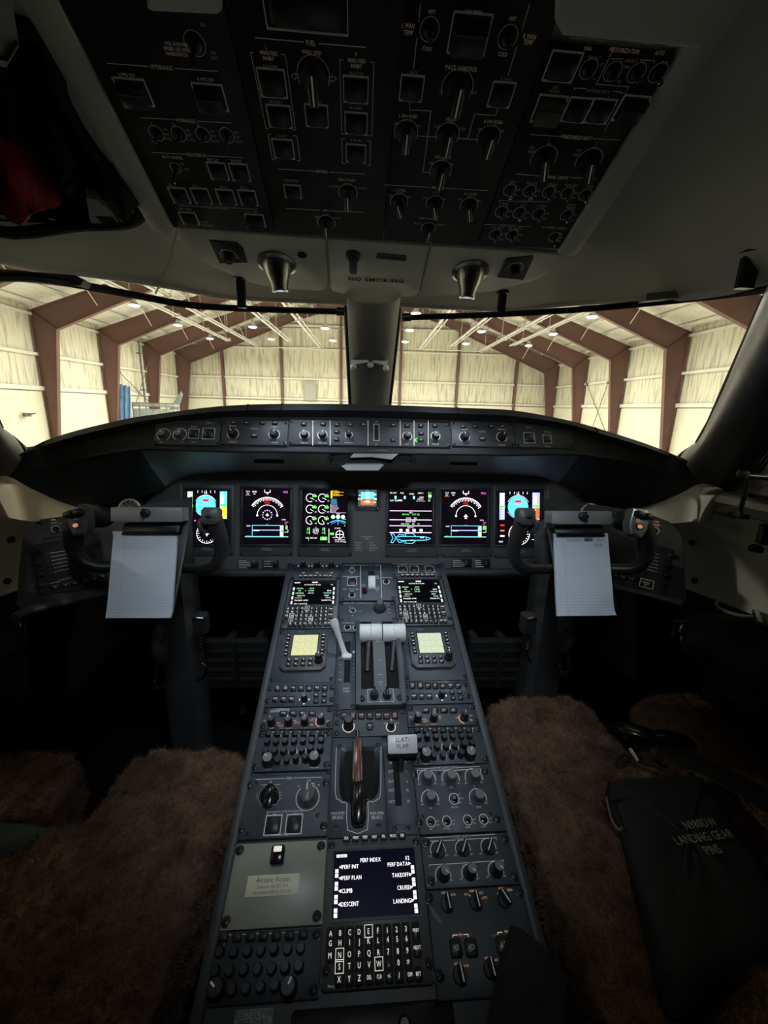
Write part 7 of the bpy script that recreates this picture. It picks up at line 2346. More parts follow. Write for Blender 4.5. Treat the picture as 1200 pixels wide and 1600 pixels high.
# dome lamp added out of view above the viewer to fill notepads and seats
dm = empty('added_dome_light', 'added cool white dome lamp, unseen on the ceiling above the viewer', 'lamp', loc=(XM, .05, z_ceil(XM, .05) - .004))
b = MB(); b.lathe([(.075, 0), (.075, -.006), (.066, -.014), (.060, -.012)], 'liner_grey', 32); b.build('housing', dm)
b = MB(); b.lathe([(.059, -.010), (.050, -.018), (.02, -.022), (.004, -.0225)], 'map_lens', 32); b.build('lens', dm)
ld = bpy.data.lights.new('added_dome_beam', 'SPOT'); ld.spot_size = math.radians(70); ld.spot_blend = 1.0; ld.shadow_soft_size = .09; ld.energy = ADDED_DOME_WATTS; ld.color = (.80, .90, 1.0)
lo = bpy.data.objects.new('added_dome_beam', ld); COL.objects.link(lo); lo.parent = dm; lo.location = (0, 0, -.026); lo.rotation_euler = (math.radians(46), 0, 0)
map_light(rl, cl, 433, 411, 'left', (.08, .08, -1))
map_light(rr_, cr, 735, 423, 'right', (-.06, .08, -1))
for r, c, pts, kp, lab in ((rl, cl, [(326, 373), (370, 377), (380, 386), (387, 409), (343, 410)], (357, 396), 'l'), (rr_, cr, [(790, 402), (832, 398), (834, 402), (818, 436), (777, 432)], (805, 416), 'r')):
    P = [bp(c, *p) for p in pts]
    ar = sum(P[i][0] * P[(i + 1) % len(P)][1] - P[(i + 1) % len(P)][0] * P[i][1] for i in range(len(P)))
    b = MB(); b.prism(P if ar > 0 else P[::-1], .0045, .0065, 'panel_overhead', .001); pl = b.build('dimmer_plate', r)
    u, v = bp(c, *kp); k = BROW.px(kp[0] + 1, kp[1])[0] - BROW.px(kp[0], kp[1])[0]
    b = MB(); b.arc(u, v, 12 * k, 1.2 * k, -20, 200, .0068, 'print_dim'); b.text('MAP LIGHT', u, v + .013, .0034, .0068, 'print_dim'); b.text('OFF', u - .015, v - .008, .003, .0068, 'print_dim'); b.text('BRT', u + .015, v - .008, .003, .0068, 'print_dim'); b.build('lettering', r, smooth=0)
    obj('dimmer_knob', me_knob(.0085, .014, mat='knob', pointer=False), r, (u, v, .0065))
b = MB(); b.lathe([(.0085, 0), (.0085, .0012)], 'void', 18); u, v = bp(cl, 472, 397); b.build('plug_hole', rl, (u, v, .005))

# ================================================================== control yokes, columns, clipboards
def atd(px, py, dep):
    return EYE + ray(px, py) * dep


def local_parent(o, root):
    o.parent = root
    o.matrix_parent_inverse = root.matrix_world.inverted()
    return o


def root_at(name, label, cat, p, group=None):
    e = empty(name, label, cat, loc=tuple(p), group=group)
    e.matrix_world = Matrix.Translation(Vector(p))
    return e


def lp(mb, name, root, smooth=40):
    """build in world coordinates under a root that only carries a translation"""
    t = np.array(root.location)
    mb.v = [tuple(np.array(v) - t) for v in mb.v]
    return mb.build(name, root, smooth=smooth)


M('steel_plate', (.5, .5, .49), .3, metal=.8)
YK = {
    'left': dict(outer=[(222, 888, .88), (180, 886, .86), (150, 885, .845), (130, 877, .835), (118, 860, .83), (115, 838, .825), (120, 820, .82), (128, 806, .815)],
                 inner=[(222, 888, .88), (290, 888, .86), (318, 889, .845), (335, 883, .835), (345, 866, .83), (345, 845, .825), (340, 826, .82), (334, 810, .815)],
                 head=(124, 812), cap=(331, 806), wedge=[(124, 806), (145, 806), (163, 808), (176, 806)], hub=(250, 850), col=(272, .90), sx=-1),
    'right': dict(outer=[(910, 890, .88), (955, 889, .86), (985, 889, .845), (1003, 880, .835), (1011, 862, .83), (1010, 842, .825), (1004, 824, .82), (996, 810, .815)],
                  inner=[(910, 890, .88), (850, 889, .86), (822, 889, .845), (808, 881, .835), (802, 864, .83), (806, 843, .825), (812, 826, .82), (818, 811, .815)],
                  head=(998, 815), cap=(820, 807), wedge=[(998, 812), (984, 812), (972, 814), (966, 810)], hub=(885, 850), col=(865, .90), sx=1),
}
for side, Y in YK.items():
    hubp = atd(*Y['hub'], .90)
    yk = root_at('control_yoke', 'black %s control yoke with two horns and a clipboard in front' % side, 'yoke', hubp, 'control yokes')
    for nm, k in (('outer_horn', 'outer'), ('inner_horn', 'inner')):
        pts = curve([atd(*p) for p in Y[k]], 6)
        n = len(pts)
        rr = [lerp(.0105, .0115, i / n) if i < n * .45 else lerp(.0115, .0165, (i / n - .45) / .55) for i in range(n)]
        if k == 'outer': rr = [r_ * (1 + .28 * min(1, i / n * 1.6)) for i, r_ in enumerate(rr)]
        mb = MB(); mb.tube(pts, rr, 'yoke_black', 18); h = lp(mb, nm, yk)
    # inner horn: grey cap with small switch and trigger bulge
    c = atd(*Y['cap'], .808)
    cf = Fr(c, (1, 0, 0), (0, .25, 1))
    mb = MB(); mb.box(-.0165, .0165, -.0165, .017, -.012, .016, 'yoke_grey', .006); o = mb.build('horn_cap', yk); o.matrix_world = cf.mat(); local = yk.matrix_world.inverted() @ cf.mat(); o.matrix_local = local
    mb = MB(); mb.lathe([(.0035, 0), (.0035, .003)], 'black', 12); mb.tube([(-.005, 0, .004), (0, 0, .006), (.005, -.001, .004)], .0016, 'black', 8); obj('hat_switch', mb.mesh('hat_switch'), o, (0, 0, .016))
    t = atd(Y['cap'][0] + Y['sx'] * 10, Y['cap'][1] + 20, .825)
    mb = MB(); mb.tube(curve([t + np.array([0, .004, .020]), t + np.array([Y['sx'] * .004, 0, .008]), t + np.array([0, 0, -.010])], 5), [.006, .008, .010, .011, .012, .012, .011, .010, .009, .007, .005], 'yoke_grey', 14); lp(mb, 'trigger_guard', yk)
    # outer horn: head with trim switches and red button
    mb = MB(); w = curve([atd(*p, .825 + i * .018) for i, p in enumerate(Y['wedge'])], 5)
    mb.tube(w, np.interp(np.linspace(0, 1, len(w)), [0, .3, .7, 1], [.024, .025, .021, .012]), 'yoke_black', 18); lp(mb, 'horn_head', yk)
    c = atd(*Y['head'], .800)
    cf = Fr(c, (1, .0, Y['sx'] * -.25), (0, .30, 1))
    mb = MB(); mb.prism([(-.010, -.024), (.006, -.026), (.012, -.010), (.013, .014), (.006, .022), (-.012, .018), (-.014, -.006)], -.014, .006, 'yoke_grey' if side == 'left' else 'steel_plate', .003)
    sp_ = mb.build('switch_plate', yk); sp_.matrix_local = yk.matrix_world.inverted() @ cf.mat() @ Matrix.Diagonal((1.5, 1.2, 1.15, 1))
    mb = MB(); mb.lathe([(.0055, 0), (.0055, .002)], 'black', 14); mb.lathe([(.0035, .002), (.0028, .004)], 'lit_orange', 12); obj('push_to_talk', mb.mesh('push_to_talk'), sp_, (-.002, -.009, .006))
    for x in (-.007, .006): mb = MB(); mb.box(-.0055, .0055, -.005, .005, 0, .010, 'black', .002); obj('trim_switch', mb.mesh('trim_switch'), sp_, (x, .010, .005))
    mb = MB(); mb.text('PUSH', -.001, .001, .0022, .0064, 'white_print'); mb.text('NOSE DN', 0, .0185, .0022, .0064, 'white_print'); mb.build('lettering', sp_, smooth=0)
    # hub and column
    hf = Fr(hubp, (1, 0, 0), (0, .2, 1))
    mb = MB(); mb.prism([(-.050, -.045), (-.042, -.058), (.042, -.058), (.050, -.045), (.054, .02), (.045, .045), (.03, .052), (-.03, .052), (-.045, .045), (-.054, .02)], -.045, .0, 'column_grey', .010); hb = mb.build('hub', yk); hb.matrix_local = yk.matrix_world.inverted() @ hf.mat()
    cx, cdep = Y['col']
    top = atd(cx, 885, 1.06)
    mb = MB()
    rows = []
    for z, w_, dy in ((top[2] + .04, .036, 0.0), (top[2] - .02, .046, .0), (top[2] - .2, .048, .0), (.35, .050, .0), (.03, .060, .0)):
        y = top[1] + dy
        rows.append([(top[0] + a * w_, y + b * .045, z) for a, b in ((-1, -.6), (-.7, -1), (.7, -1), (1, -.6), (1, .6), (.7, 1), (-.7, 1), (-1, .6), (-1, -.6))])
    mb.grid(rows, 'column_grey'); lp(mb, 'column', yk)
    mb = MB(); mb.tube([(top[0], top[1], .0), (top[0], top[1], .05), (top[0], top[1], .09)], [.09, .085, .055], 'rubber', 20); lp(mb, 'floor_boot', yk)

PADS = {'left': [(177, 830), (276, 831), (268, 966), (166, 966)], 'right': [(866, 833), (950, 833), (960, 962), (870, 963)]}
for side, q in PADS.items():
    d0, d1 = (.815, .755)
    TL, TR, BR, BL = atd(*q[0], d0), atd(*q[1], d0), atd(*q[2], d1), atd(*q[3], d1)
    cen = (TL + TR + BR + BL) / 4
    fr = Fr(cen, ((TR - TL) + (BR - BL)), ((TL - BL) + (TR - BR)))
    w = (np.linalg.norm(TR - TL) + np.linalg.norm(BR - BL)) / 2; h = (np.linalg.norm(TL - BL) + np.linalg.norm(TR - BR)) / 2
    loc = lambda p: ((p - cen).dot(fr.U), (p - cen).dot(fr.V))
    P = [loc(p) for p in (BL, BR, TR, TL)]
    # clipboard
    cb = empty('clipboard', '%s yoke clipboard with grey spring clip box' % side, 'clipboard', fr.mat(0, 0, -.012), group='clipboards on the yokes')
    mb = MB(); mb.box(-w / 2 + .004, w / 2 + .006, -h / 2 + .012, h / 2 + .045, -.004, .0, 'black', .003); mb.build('board', cb)
    cbx = {'left': ((175, 793), (282, 815)), 'right': ((862, 799), (958, 819))}[side]
    A, B = loc(atd(*cbx[0], .80)), loc(atd(*cbx[1], .80))
    bc = atd((cbx[0][0] + cbx[1][0]) / 2, (cbx[0][1] + cbx[1][1]) / 2, .795); bw = (cbx[1][0] - cbx[0][0]) * .795 / FPX / 2; bh = (cbx[1][1] - cbx[0][1]) * .795 / FPX / 2
    bf = Fr(bc, (1, 0, 0), (0, .22, 1))
    mb = MB(); mb.box(-bw, bw, -bh, bh, -.034, 0, 'clip_grey', .0012); bo = mb.build('clip_box', cb); bo.matrix_local = cb.matrix_world.inverted() @ bf.mat()
    mb = MB(); mb.box(min(A[0], B[0]) + .012, max(A[0], B[0]) - .010, h / 2 - .004, B[1] + .004, .000, .016, 'black', .003); mb.tube([(min(A[0], B[0]) + .014, h / 2 - .006, .014), (max(A[0], B[0]) - .012, h / 2 - .006, .014)], .0035, 'black_gloss', 10); mb.build('spring_clip', cb)
    kb = loc(atd(225 if side == 'left' else 916, 801 if side == 'left' else 806, .79))
    mb = MB(); mb.lathe([(.0085, 0), (.0085, .006), (.006, .008)], 'black', 18); mb.lathe([(.0052, .007), (.0052, .014), (.004, .016)], 'dark_metal', 14); mb.box(-.0012, .0012, -.009, .009, .010, .014, 'black'); mb.build('clamp_knob', bo, (0, .003, 0))
    # writing pad
    pad = empty('notepad', {'left': 'blank ruled white notepad clipped on the left yoke', 'right': 'ruled white notepad with a handwritten line clipped on the right yoke'}[side], 'notepad', fr.mat(0, 0, -.011), group='notepads on the yokes')
    mb = MB()
    nr_ = 16
    rows = []
    for i in range(nr_ + 1):
        t = i / nr_
        a = lerp(np.array(P[3]), np.array(P[0]), t); b = lerp(np.array(P[2]), np.array(P[1]), t)
        lift = .010 + .004 * (t ** 3)
        rows.append([(*lerp(a, b, s), lift + .0012 * math.sin(s * 5 + t * 6) * t + (.006 * max(0, t - .93) / .07 * max(0, s - .8) / .2)) for s in np.linspace(0, 1, 9)])
    mb.grid(rows, 'paper')
    edge = [rows[i][0] for i in range(nr_ + 1)] + [rows[-1][j] for j in range(1, 9)] + [rows[i][8] for i in range(nr_ - 1, -1, -1)]
    ne = len(edge)
    mb.add(edge + [(x, y, z - .006) for x, y, z in edge], [(i, ne + i, ne + i + 1, i + 1) for i in range(ne - 1)], 'paper')
    mb.build('paper_block', pad)
    mb = MB()
    def onp(t, s):
        i = min(int(t * nr_), nr_ - 1); f = t * nr_ - i
        j = min(int(s * 8), 7); g = s * 8 - j
        p = lerp(lerp(np.array(rows[i][j]), np.array(rows[i][j + 1]), g), lerp(np.array(rows[i + 1][j]), np.array(rows[i + 1][j + 1]), g), f)
        return p + np.array([0, 0, .0004])
    for k in range(27):
        t = .08 + k * .0345
        if t > .97: break
        for j in range(8):
            a, b = onp(t, .01 + j * .12), onp(t, min(.99, .01 + (j + 1) * .12))
            mb.add([a + (0, -.00025, 0), b + (0, -.00025, 0), b + (0, .00025, 0), a + (0, .00025, 0)], [(0, 1, 2, 3)], 'paper_line')
    for k in range(12):
        a, b = onp(k / 12, .185), onp((k + 1) / 12, .185)
        mb.add([a + (-.0003, 0, 0), b + (-.0003, 0, 0), b + (.0003, 0, 0), a + (.0003, 0, 0)], [(0, 1, 2, 3)], 'paper_margin')
    mb.build('ruled_lines', pad, smooth=0)
    if side == 'right':
        mb = MB()
        for t_, s_, txt, hh in ((.085, .36, 'RockDish', .0055), (.085, .86, 'Base', .0055), (.155, .80, '1769', .0062)):
            p = onp(t_, s_); mb.text(txt, p[0], p[1], hh, p[2] + .0006, 'ink', sx=.8, shear=.2, gap=.16)
        p = onp(.085, .63)
        for k in range(5): mb.line([(p[0] - .008, p[1] - .003 + k * .0014), (p[0] + .008, p[1] - .0024 + k * .0014)], .0009, p[2] + .0006, 'ink')
        mb.build('handwriting', pad, smooth=0)
    else:
        mb = MB()
        p0 = [onp(.0, .0), onp(.045, .0), onp(.02, .1)]
        mb.add([p + (0, 0, .002) for p in p0], [(0, 1, 2)], 'paper'); mb.build('curled_corner', pad)

# hand microphones hanging on the columns, with coiled cords
for side, px, py, pts in (('left', 253, 1008, [(262, 1030), (264, 1050), (262, 1065), (250, 1075), (240, 1072), (244, 1050), (246, 1030)]), ('right', 882, 990, [(884, 1010), (890, 1028), (888, 1048), (880, 1055), (872, 1040), (868, 1020)])):
    c = atd(px, py, .885)
    r = root_at('hand_microphone', 'black hand microphone hung on the %s control column' % side, 'microphone', c, 'hand microphones on the columns')
    mb = MB(); mb.tube([c + np.array([0, 0, .045]), c + np.array([0, -.004, .030]), c + np.array([0, -.006, .0]), c + np.array([0, -.002, -.03]), c + np.array([0, 0, -.045])], [.012, .024, .027, .018, .008], 'rubber', 18, flat=.6); lp(mb, 'body', r)
    mb = MB(); mb.tube([c + np.array([-.012, -.020, .022]), c + np.array([.012, -.020, .022])], .005, 'black_gloss', 8); lp(mb, 'talk_button', r)
    mb = MB(); path = curve([atd(*p, .885) for p in pts], 14); coil = []
    for i, p in enumerate(path): coil.append(p + np.array([.004 * math.cos(i * 1.5), .004 * math.sin(i * 1.5), 0]))
    mb.tube(coil, .0018, 'black_gloss', 6); lp(mb, 'coiled_cord', r)
for side, px, pts in (('left', 313, [(312, 990), (314, 1010), (315, 1028), (313, 1034), (322, 1044), (318, 1058), (308, 1063)]), ('right', 826, [(824, 985), (826, 1005), (823, 1020), (830, 1036)])):
    c = atd(px, 975, .97)
    r = root_at('headset_hook', 'small metal hook with a hanging cable beside the %s column' % side, 'hook', c)
    mb = MB(); mb.box(-.016, .016, -.01, .02, -.02, .024, 'rubber', .004); mb.build('clip_body', r)
    mb = MB(); mb.tube([(-.01, -.012, .020), (0, -.016, .025), (.012, -.012, .022)], .002, 'steel', 6); mb.build('wire_clip', r)
    mb = MB(); cp = curve([atd(*p, .97) for p in pts], 8); mb.tube(cp, [.0022 + .0016 * (i % 2) if i < len(cp) * .55 else .0026 for i in range(len(cp))], 'dark_metal', 7); lp(mb, 'cable', r)

# rudder pedals
for px, lab in ((395, 'left seat, inboard'), (347, 'left seat, outboard'), (755, 'right seat, inboard'), (800, 'right seat, outboard')):
    c = atd(px, 1035, 1.18)
    r = root_at('rudder_pedal', 'black rudder pedal in the footwell of the %s' % lab, 'pedal', c, 'rudder pedals')
    mb = MB(); mb.box(-.045, .045, -.012, .012, -.075, .075, 'void', .006); mb.build('pedal_plate', r)
    for k in range(4): mb = MB(); mb.box(-.036, .036, -.017, -.011, -.05 + k * .03, -.04 + k * .03, 'void', .002); mb.build('tread_bar', r)
    mb = MB(); mb.tube([(0, .012, .03), (0, .12, .12 if False else .02), (0, .16, -.30)], .014, 'rubber', 10); mb.build('pedal_arm', r)

# oxygen hose fittings on the lower side walls
for side, pts in (('left', [(20, 985, 1), (20, 1003, 0), (31, 978, 2)]), ('right', [(1066, 982, 1), (1066, 998, 0), (1073, 983, 2), (1082, 986, 2), (1091, 993, 1)])):
    c = atd(pts[0][0], pts[0][1], .90 if side == 'right' else .86)
    r = root_at('oxygen_fitting', 'cluster of small bright metal fittings on the %s lower side wall' % side, 'fitting', c, 'oxygen fittings')
    for px, py, k in pts:
        p = atd(px, py, .90 if side == 'right' else .86) - c
        mb = MB(); rr = (.0052, .0062, .0036)[k]; hh = (.018, .020, .012)[k]
        mb.lathe([(rr, -hh / 2), (rr, hh * .2), (rr * .75, hh * .3), (rr * .75, hh / 2)], 'chrome', 8 if k else 14); mb.build('fitting_body', r, tuple(p))
    mb = MB(); mb.box(-.014, .04 if side == 'right' else .02, .008, .014, -.022, .014, 'rubber', .003); mb.build('mount_plate', r)

# side window crank and grips at the right edge
c = at(1162, 742, .80)
r = root_at('window_crank', 'black crank arm with round knobs beside the right side window', 'crank', c)
p = lambda px, py, y=.80: at(px, py, y) - c
for nm, a, b, rad in (('cross_bar', (1162, 743), (1215, 747), .0065), ('arm', (1169, 748), (1155, 806), .005)):
    mb = MB(); mb.tube([p(*a), p(*b)], rad, 'black_gloss', 12); mb.build(nm, r)
for px, py, rad in ((1161, 741, .0115), (1147, 803, .0105)):
    mb = MB(); mb.lathe([(rad * math.sin(a), -rad * math.cos(a)) for a in np.linspace(.1, 3.04, 10)], 'rubber', 16); mb.build('ball_knob', r, tuple(p(px, py)))
mb = MB(); mb.tube([p(1150, 805), p(1168, 808)], .006, 'black_gloss', 10); mb.build('hand_grip', r)
c = at(1195, 835, .78)
r = root_at('grab_handle', 'black grab handle with round foot at the right frame edge', 'handle', c)
mb = MB(); mb.box(-.012, .04, -.012, .012, -.02, .022, 'black_gloss', .006); mb.build('grip', r)
mb = MB(); mb.lathe([(.013, -.006), (.013, .004), (.008, .008)], 'rubber', 18); mb.build('foot', r, (-.012, 0, -.032))
mb = MB(); a, b = at(1172, 776, .83), at(1215, 782, .78)
mb.box(0, (b - a)[0], 0, .010, -.006, .006, 'black_gloss', .003); mb.box(.018, (b - a)[0], -.0008, 0, -.002, .003, 'chrome')
o = tag(mb.build('window_latch'), 'black window latch strip with a bright inlay below the right side window', 'latch'); o.location = a

# cup holder and tablet on the right console
M('ring_metal', (.55, .55, .53), .35, metal=.5)
c = atz(1150, 950, .866)
r = root_at('cup_holder', 'brushed metal cup holder sunk in the right console', 'cup holder', (c[0], c[1], .862))
mb = MB(); mb.lathe([(.041, 0), (.041, .004), (.037, .0055), (.035, .004), (.034, -.02)], 'ring_metal', 36, cap=False); mb.build('ring', r)
mb = MB(); mb.lathe([(.034, -.021), (.034, -.019)], 'dark_metal', 36); mb.build('cup_floor', r)
c = atz(1210, 972, .866)
r = root_at('flight_computer', 'small dark device with white keys lying on the right console', 'device', (c[0], c[1], .862))
r.rotation_euler = (0, 0, -.7)
mb = MB(); mb.box(-.035, .035, -.05, .05, 0, .012, 'black', .004); mb.build('case', r)
for k in range(7): mb = MB(); mb.box(-.033, -.025, -.043 + k * .013, -.035 + k * .013, .012, .015, 'ivory', .001); mb.build('key', r)
mb = MB(); mb.box(-.018, .03, -.042, .042, .012, .0126, 'screen_dark'); mb.build('screen', r)

# ================================================================== seats with sheepskin covers
m = M('sheepskin', (.14, .09, .062), .95, spec=.1)
nt = m.node_tree; bs = nt.nodes['Principled BSDF']
tc = nt.nodes.new('ShaderNodeTexCoord'); n1 = nt.nodes.new('ShaderNodeTexNoise'); n1.inputs['Scale'].default_value = 22; n1.inputs['Detail'].default_value = 8; n1.inputs['Roughness'].default_value = .7
nt.links.new(tc.outputs['Object'], n1.inputs['Vector']); rp = nt.nodes.new('ShaderNodeValToRGB')
rp.color_ramp.elements[0].position = .32; rp.color_ramp.elements[0].color = (.060, .034, .022, 1); rp.color_ramp.elements[1].position = .68; rp.color_ramp.elements[1].color = (.205, .122, .078, 1)
nt.links.new(n1.outputs[0], rp.inputs[0]); nt.links.new(rp.outputs[0], bs.inputs['Base Color'])
bs.inputs['Sheen Weight'].default_value = .35; bs.inputs['Sheen Roughness'].default_value = .5; bs.inputs['Sheen Tint'].default_value = (.8, .6, .5, 1)
tex = bpy.data.textures.new('fleece_clumps', 'CLOUDS'); tex.noise_scale = .017; tex.noise_depth = 2


def fleece(name, prisms, parent, voxel=.0075, blades=0, seed=0, disp=.024):
    """prisms: (outline xy list, z0, z1); united, rounded, clumped and given short tufts"""
    mb = MB()
    for poly, z0, z1 in prisms:
        ar = sum(poly[i][0] * poly[(i + 1) % len(poly)][1] - poly[(i + 1) % len(poly)][0] * poly[i][1] for i in range(len(poly)))
        mb.prism(poly if ar > 0 else poly[::-1], z0, z1, 'sheepskin')
    o = mb.build('tmp_' + name)
    a = o.modifiers.new('r', 'REMESH'); a.mode = 'VOXEL'; a.voxel_size = voxel
    s_ = o.modifiers.new('s', 'SMOOTH'); s_.iterations = 14; s_.factor = .6
    d_ = o.modifiers.new('d', 'DISPLACE'); d_.texture = tex; d_.strength = disp; d_.texture_coords = 'GLOBAL'; d_.mid_level = .5
    bpy.context.view_layer.update()
    ev = o.evaluated_get(bpy.context.evaluated_depsgraph_get())
    me = bpy.data.meshes.new_from_object(ev)
    me.name = name
    bpy.data.objects.remove(o)
    me.polygons.foreach_set('use_smooth', [True] * len(me.polygons))
    t = np.array(parent.location)
    n = len(me.vertices); co = np.zeros(n * 3); me.vertices.foreach_get('co', co); co = co.reshape(-1, 3)
    no = np.zeros(n * 3); me.vertices.foreach_get('normal', no); no = no.reshape(-1, 3)
    me.vertices.foreach_set('co', (co - t).ravel()); me.update()
    ob = obj(name, me, parent)
    if blades:
        r = np.random.default_rng(seed)
        up = np.where(no[:, 2] > -.2)[0]
        idx = r.choice(up, blades)
        base = co[idx] - t + r.normal(0, .005, (blades, 3)) * (1 - np.abs(no[idx]))
        nn = no[idx] + r.normal(0, .55, (blades, 3)); nn /= np.linalg.norm(nn, axis=1)[:, None]
        sd = np.cross(nn, r.normal(0, 1, (blades, 3))); sd /= np.linalg.norm(sd, axis=1)[:, None]
        L = r.uniform(.004, .009, blades)[:, None]; wv = r.uniform(.0003, .0006, blades)[:, None]
        curl = np.cross(nn, sd) * r.uniform(-.005, .005, blades)[:, None]
        base = base - no[idx] * .002
        mid = base + nn * L * .6 + curl * .4
        tip = base + nn * L + curl
        V_ = np.stack([base - sd * wv, base + sd * wv, mid + sd * wv * .8, mid - sd * wv * .8, tip], 1).reshape(-1, 3)
        k = np.arange(blades) * 5
        F_ = [(a, a + 1, a + 2, a + 3) for a in k] + [(a + 3, a + 2, a + 4) for a in k]
        me2 = bpy.data.meshes.new('fleece_tufts'); me2.from_pydata(V_.tolist(), [], F_); me2.materials.append(MATS['sheepskin']); me2.update()
        f_ = obj('fleece_tufts', me2, parent); f_['kind'] = 'stuff'
    return ob


def zpoly(pts, z): return [(min(max(atz(px, py, z)[0], -.88), .93), atz(px, py, z)[1]) for px, py in pts]


ZS = .545
LS = root_at('pilot_seat', 'left pilot seat covered in shaggy brown sheepskin', 'seat', (-.56, .5, 0), 'sheepskin covered pilot seats')
main = zpoly([(388, 1190), (372, 1172), (330, 1168), (245, 1168), (210, 1184), (180, 1216), (152, 1262), (135, 1280), (80, 1290), (20, 1330), (-120, 1390)], ZS)
main += [(-.86, .22), (-.80, .13), (-.30, .13), (-.262, .22)]
lobe = zpoly([(-90, 1172), (100, 1172), (126, 1194), (112, 1234), (78, 1276), (-90, 1284)], ZS - .01)
fleece('cushion', [(main, .42, ZS), (lobe, .42, ZS - .01)], LS, blades=160000, seed=1)
rec = [(-.84, .26), (-.30, .26), (-.30, .72), (-.84, .72)]
mb = MB(); mb.box(-.26, .24, -.24, .20, .30, .42, 'black', .02); mb.build('seat_pan', LS)
mb = MB(); mb.box(-.18, .16, -.20, .14, .0, .30, 'column_grey', .02); mb.build('seat_base', LS)
fleece('backrest', [([(-.83, .0), (-.31, .0), (-.31, .09), (-.40, .11), (-.74, .11), (-.83, .09)], .50, 1.08)], LS, voxel=.014)
mb = MB(); P_ = zpoly([(-60, 1283), (40, 1284), (72, 1292), (30, 1312), (-60, 1330)], .56); P_ = [(a + .56, b - .5) for a, b in P_]
ar = sum(P_[i][0] * P_[(i + 1) % len(P_)][1] - P_[(i + 1) % len(P_)][0] * P_[i][1] for i in range(len(P_)))
mb.prism(P_ if ar > 0 else P_[::-1], .52, .562, 'vinyl_grey', .006); mb.build('vinyl_insert', LS)

ZR_ = .565
RS = root_at('pilot_seat', 'right pilot seat covered in shaggy brown sheepskin, with a belt and pouch on it', 'seat', (.62, .55, 0), 'sheepskin covered pilot seats')
main = zpoly([(760, 1122), (768, 1100), (800, 1088), (885, 1086), (920, 1100), (944, 1130), (975, 1168), (1010, 1190), (1100, 1215), (1260, 1300)], ZR_)
main += [(.93, .28), (.90, .13), (.34, .13), (.308, .28)]
lobe = zpoly([(988, 1112), (1003, 1092), (1060, 1083), (1128, 1083), (1195, 1112), (1270, 1165), (1270, 1330), (1180, 1260), (1080, 1200), (1010, 1160), (992, 1138)], ZR_)
fleece('cushion', [(main, .44, ZR_), (lobe, .44, ZR_ + .005)], RS, blades=160000, seed=2)
arm = zpoly([(1150, 1660), (1150, 1560), (1185, 1515), (1290, 1490), (1290, 1660)], .66)
fleece('armrest_cover', [(arm, .60, .665)], RS, blades=8000, seed=4)
mb = MB(); mb.box(-.26, .26, -.26, .22, .30, .44, 'black', .02); mb.build('seat_pan', RS)
mb = MB(); mb.box(-.18, .18, -.20, .16, .0, .30, 'column_grey', .02); mb.build('seat_base', RS)
fleece('backrest', [([(.35, .0), (.89, .0), (.89, .09), (.80, .11), (.44, .11), (.35, .09)], .50, 1.08)], RS, voxel=.014)
# black side bolster that laps over the pedestal edge
P_ = [tuple(atz(px, py, .655)[:2]) for px, py in ((798, 1438), (812, 1442), (850, 1470), (885, 1520), (890, 1680), (776, 1680), (768, 1570), (780, 1500))]
P_ = [(a - .62, b - .55) for a, b in P_]
ar = sum(P_[i][0] * P_[(i + 1) % len(P_)][1] - P_[(i + 1) % len(P_)][0] * P_[i][1] for i in range(len(P_)))
mb = MB(); mb.prism(P_ if ar > 0 else P_[::-1], .622, .655, 'fabric_black', .008); mb.build('side_bolster', RS)


def cushion_slab(poly, z0, hgt, mat, n=10):
    """soft flat bag over an outline"""
    P = np.array(curve(list(poly) + [poly[0]], 4)[:-1]); c = P.mean(0)
    mb = MB(); rows = []
    for k in range(n + 1):
        t = k / n
        z = z0 + hgt * (1 - t ** 4) ** .5
        rr = [(*(c + (p - c) * t), z + .003 * math.sin(p[0] * 50 + t * 7) * (1 - t) + .002 * math.sin(p[1] * 70)) for p in P]
        rr.append(rr[0]); rows.append(rr)
    low = [(x, y, z0 - .006) for x, y, z in rows[-1]]
    mb.grid(rows + [low], mat)
    return mb


zp = ZR_ + .017
po = zpoly([(946, 1240), (950, 1226), (965, 1220), (1085, 1214), (1102, 1226), (1125, 1256), (1200, 1366), (1238, 1430), (1225, 1490), (1140, 1545), (1050, 1590), (1000, 1430), (972, 1310)], zp)
pc = np.mean(po, axis=0)
pr_ = root_at('drawstring_pouch', 'black fabric pouch lettered LANDING GEAR PINS on the right seat', 'pouch', (pc[0], pc[1], zp))
mb = cushion_slab(po, zp, .028, 'fabric_black'); lp(mb, 'bag', pr_)
zt = zp + .034
mb = MB()
o_ = atz(1100, 1309, zt); e_ = atz(1136, 1304, zt); t_ = atz(1094, 1288, zt)
Uf = (e_ - o_)[:2]; Uf /= np.linalg.norm(Uf); Vf = np.array([-Uf[1], Uf[0]])
ang = math.atan2(Uf[1], Uf[0])
hpx = np.linalg.norm((atz(1100, 1303, zt) - atz(1100, 1316, zt))[:2])
for t, px, py in (('N980DW', 1093, 1287), ('LANDING GEAR', 1099, 1308), ('PINS', 1113, 1328)):
    q = atz(px, py, zt); mb.text(t, q[0], q[1], hpx * .8, zt + .001, 'thread_grey', rot=ang, sx=.72)
lp(mb, 'lettering', pr_, 0)
mb = MB(); mb.tube(curve([atz(px, py, zp + .018) for px, py in ((947, 1245), (956, 1280), (968, 1297), (972, 1293))], 5), .0022, 'knob_grey', 6); lp(mb, 'white_piping', pr_)
mb = MB(); mb.tube(curve([atz(px, py, zp + .02) for px, py in ((1052, 1212), (1030, 1200), (1005, 1192), (992, 1184), (975, 1180), (966, 1186), (972, 1192), (982, 1186))], 6), .0032, 'webbing', 8); lp(mb, 'drawstring', pr_)
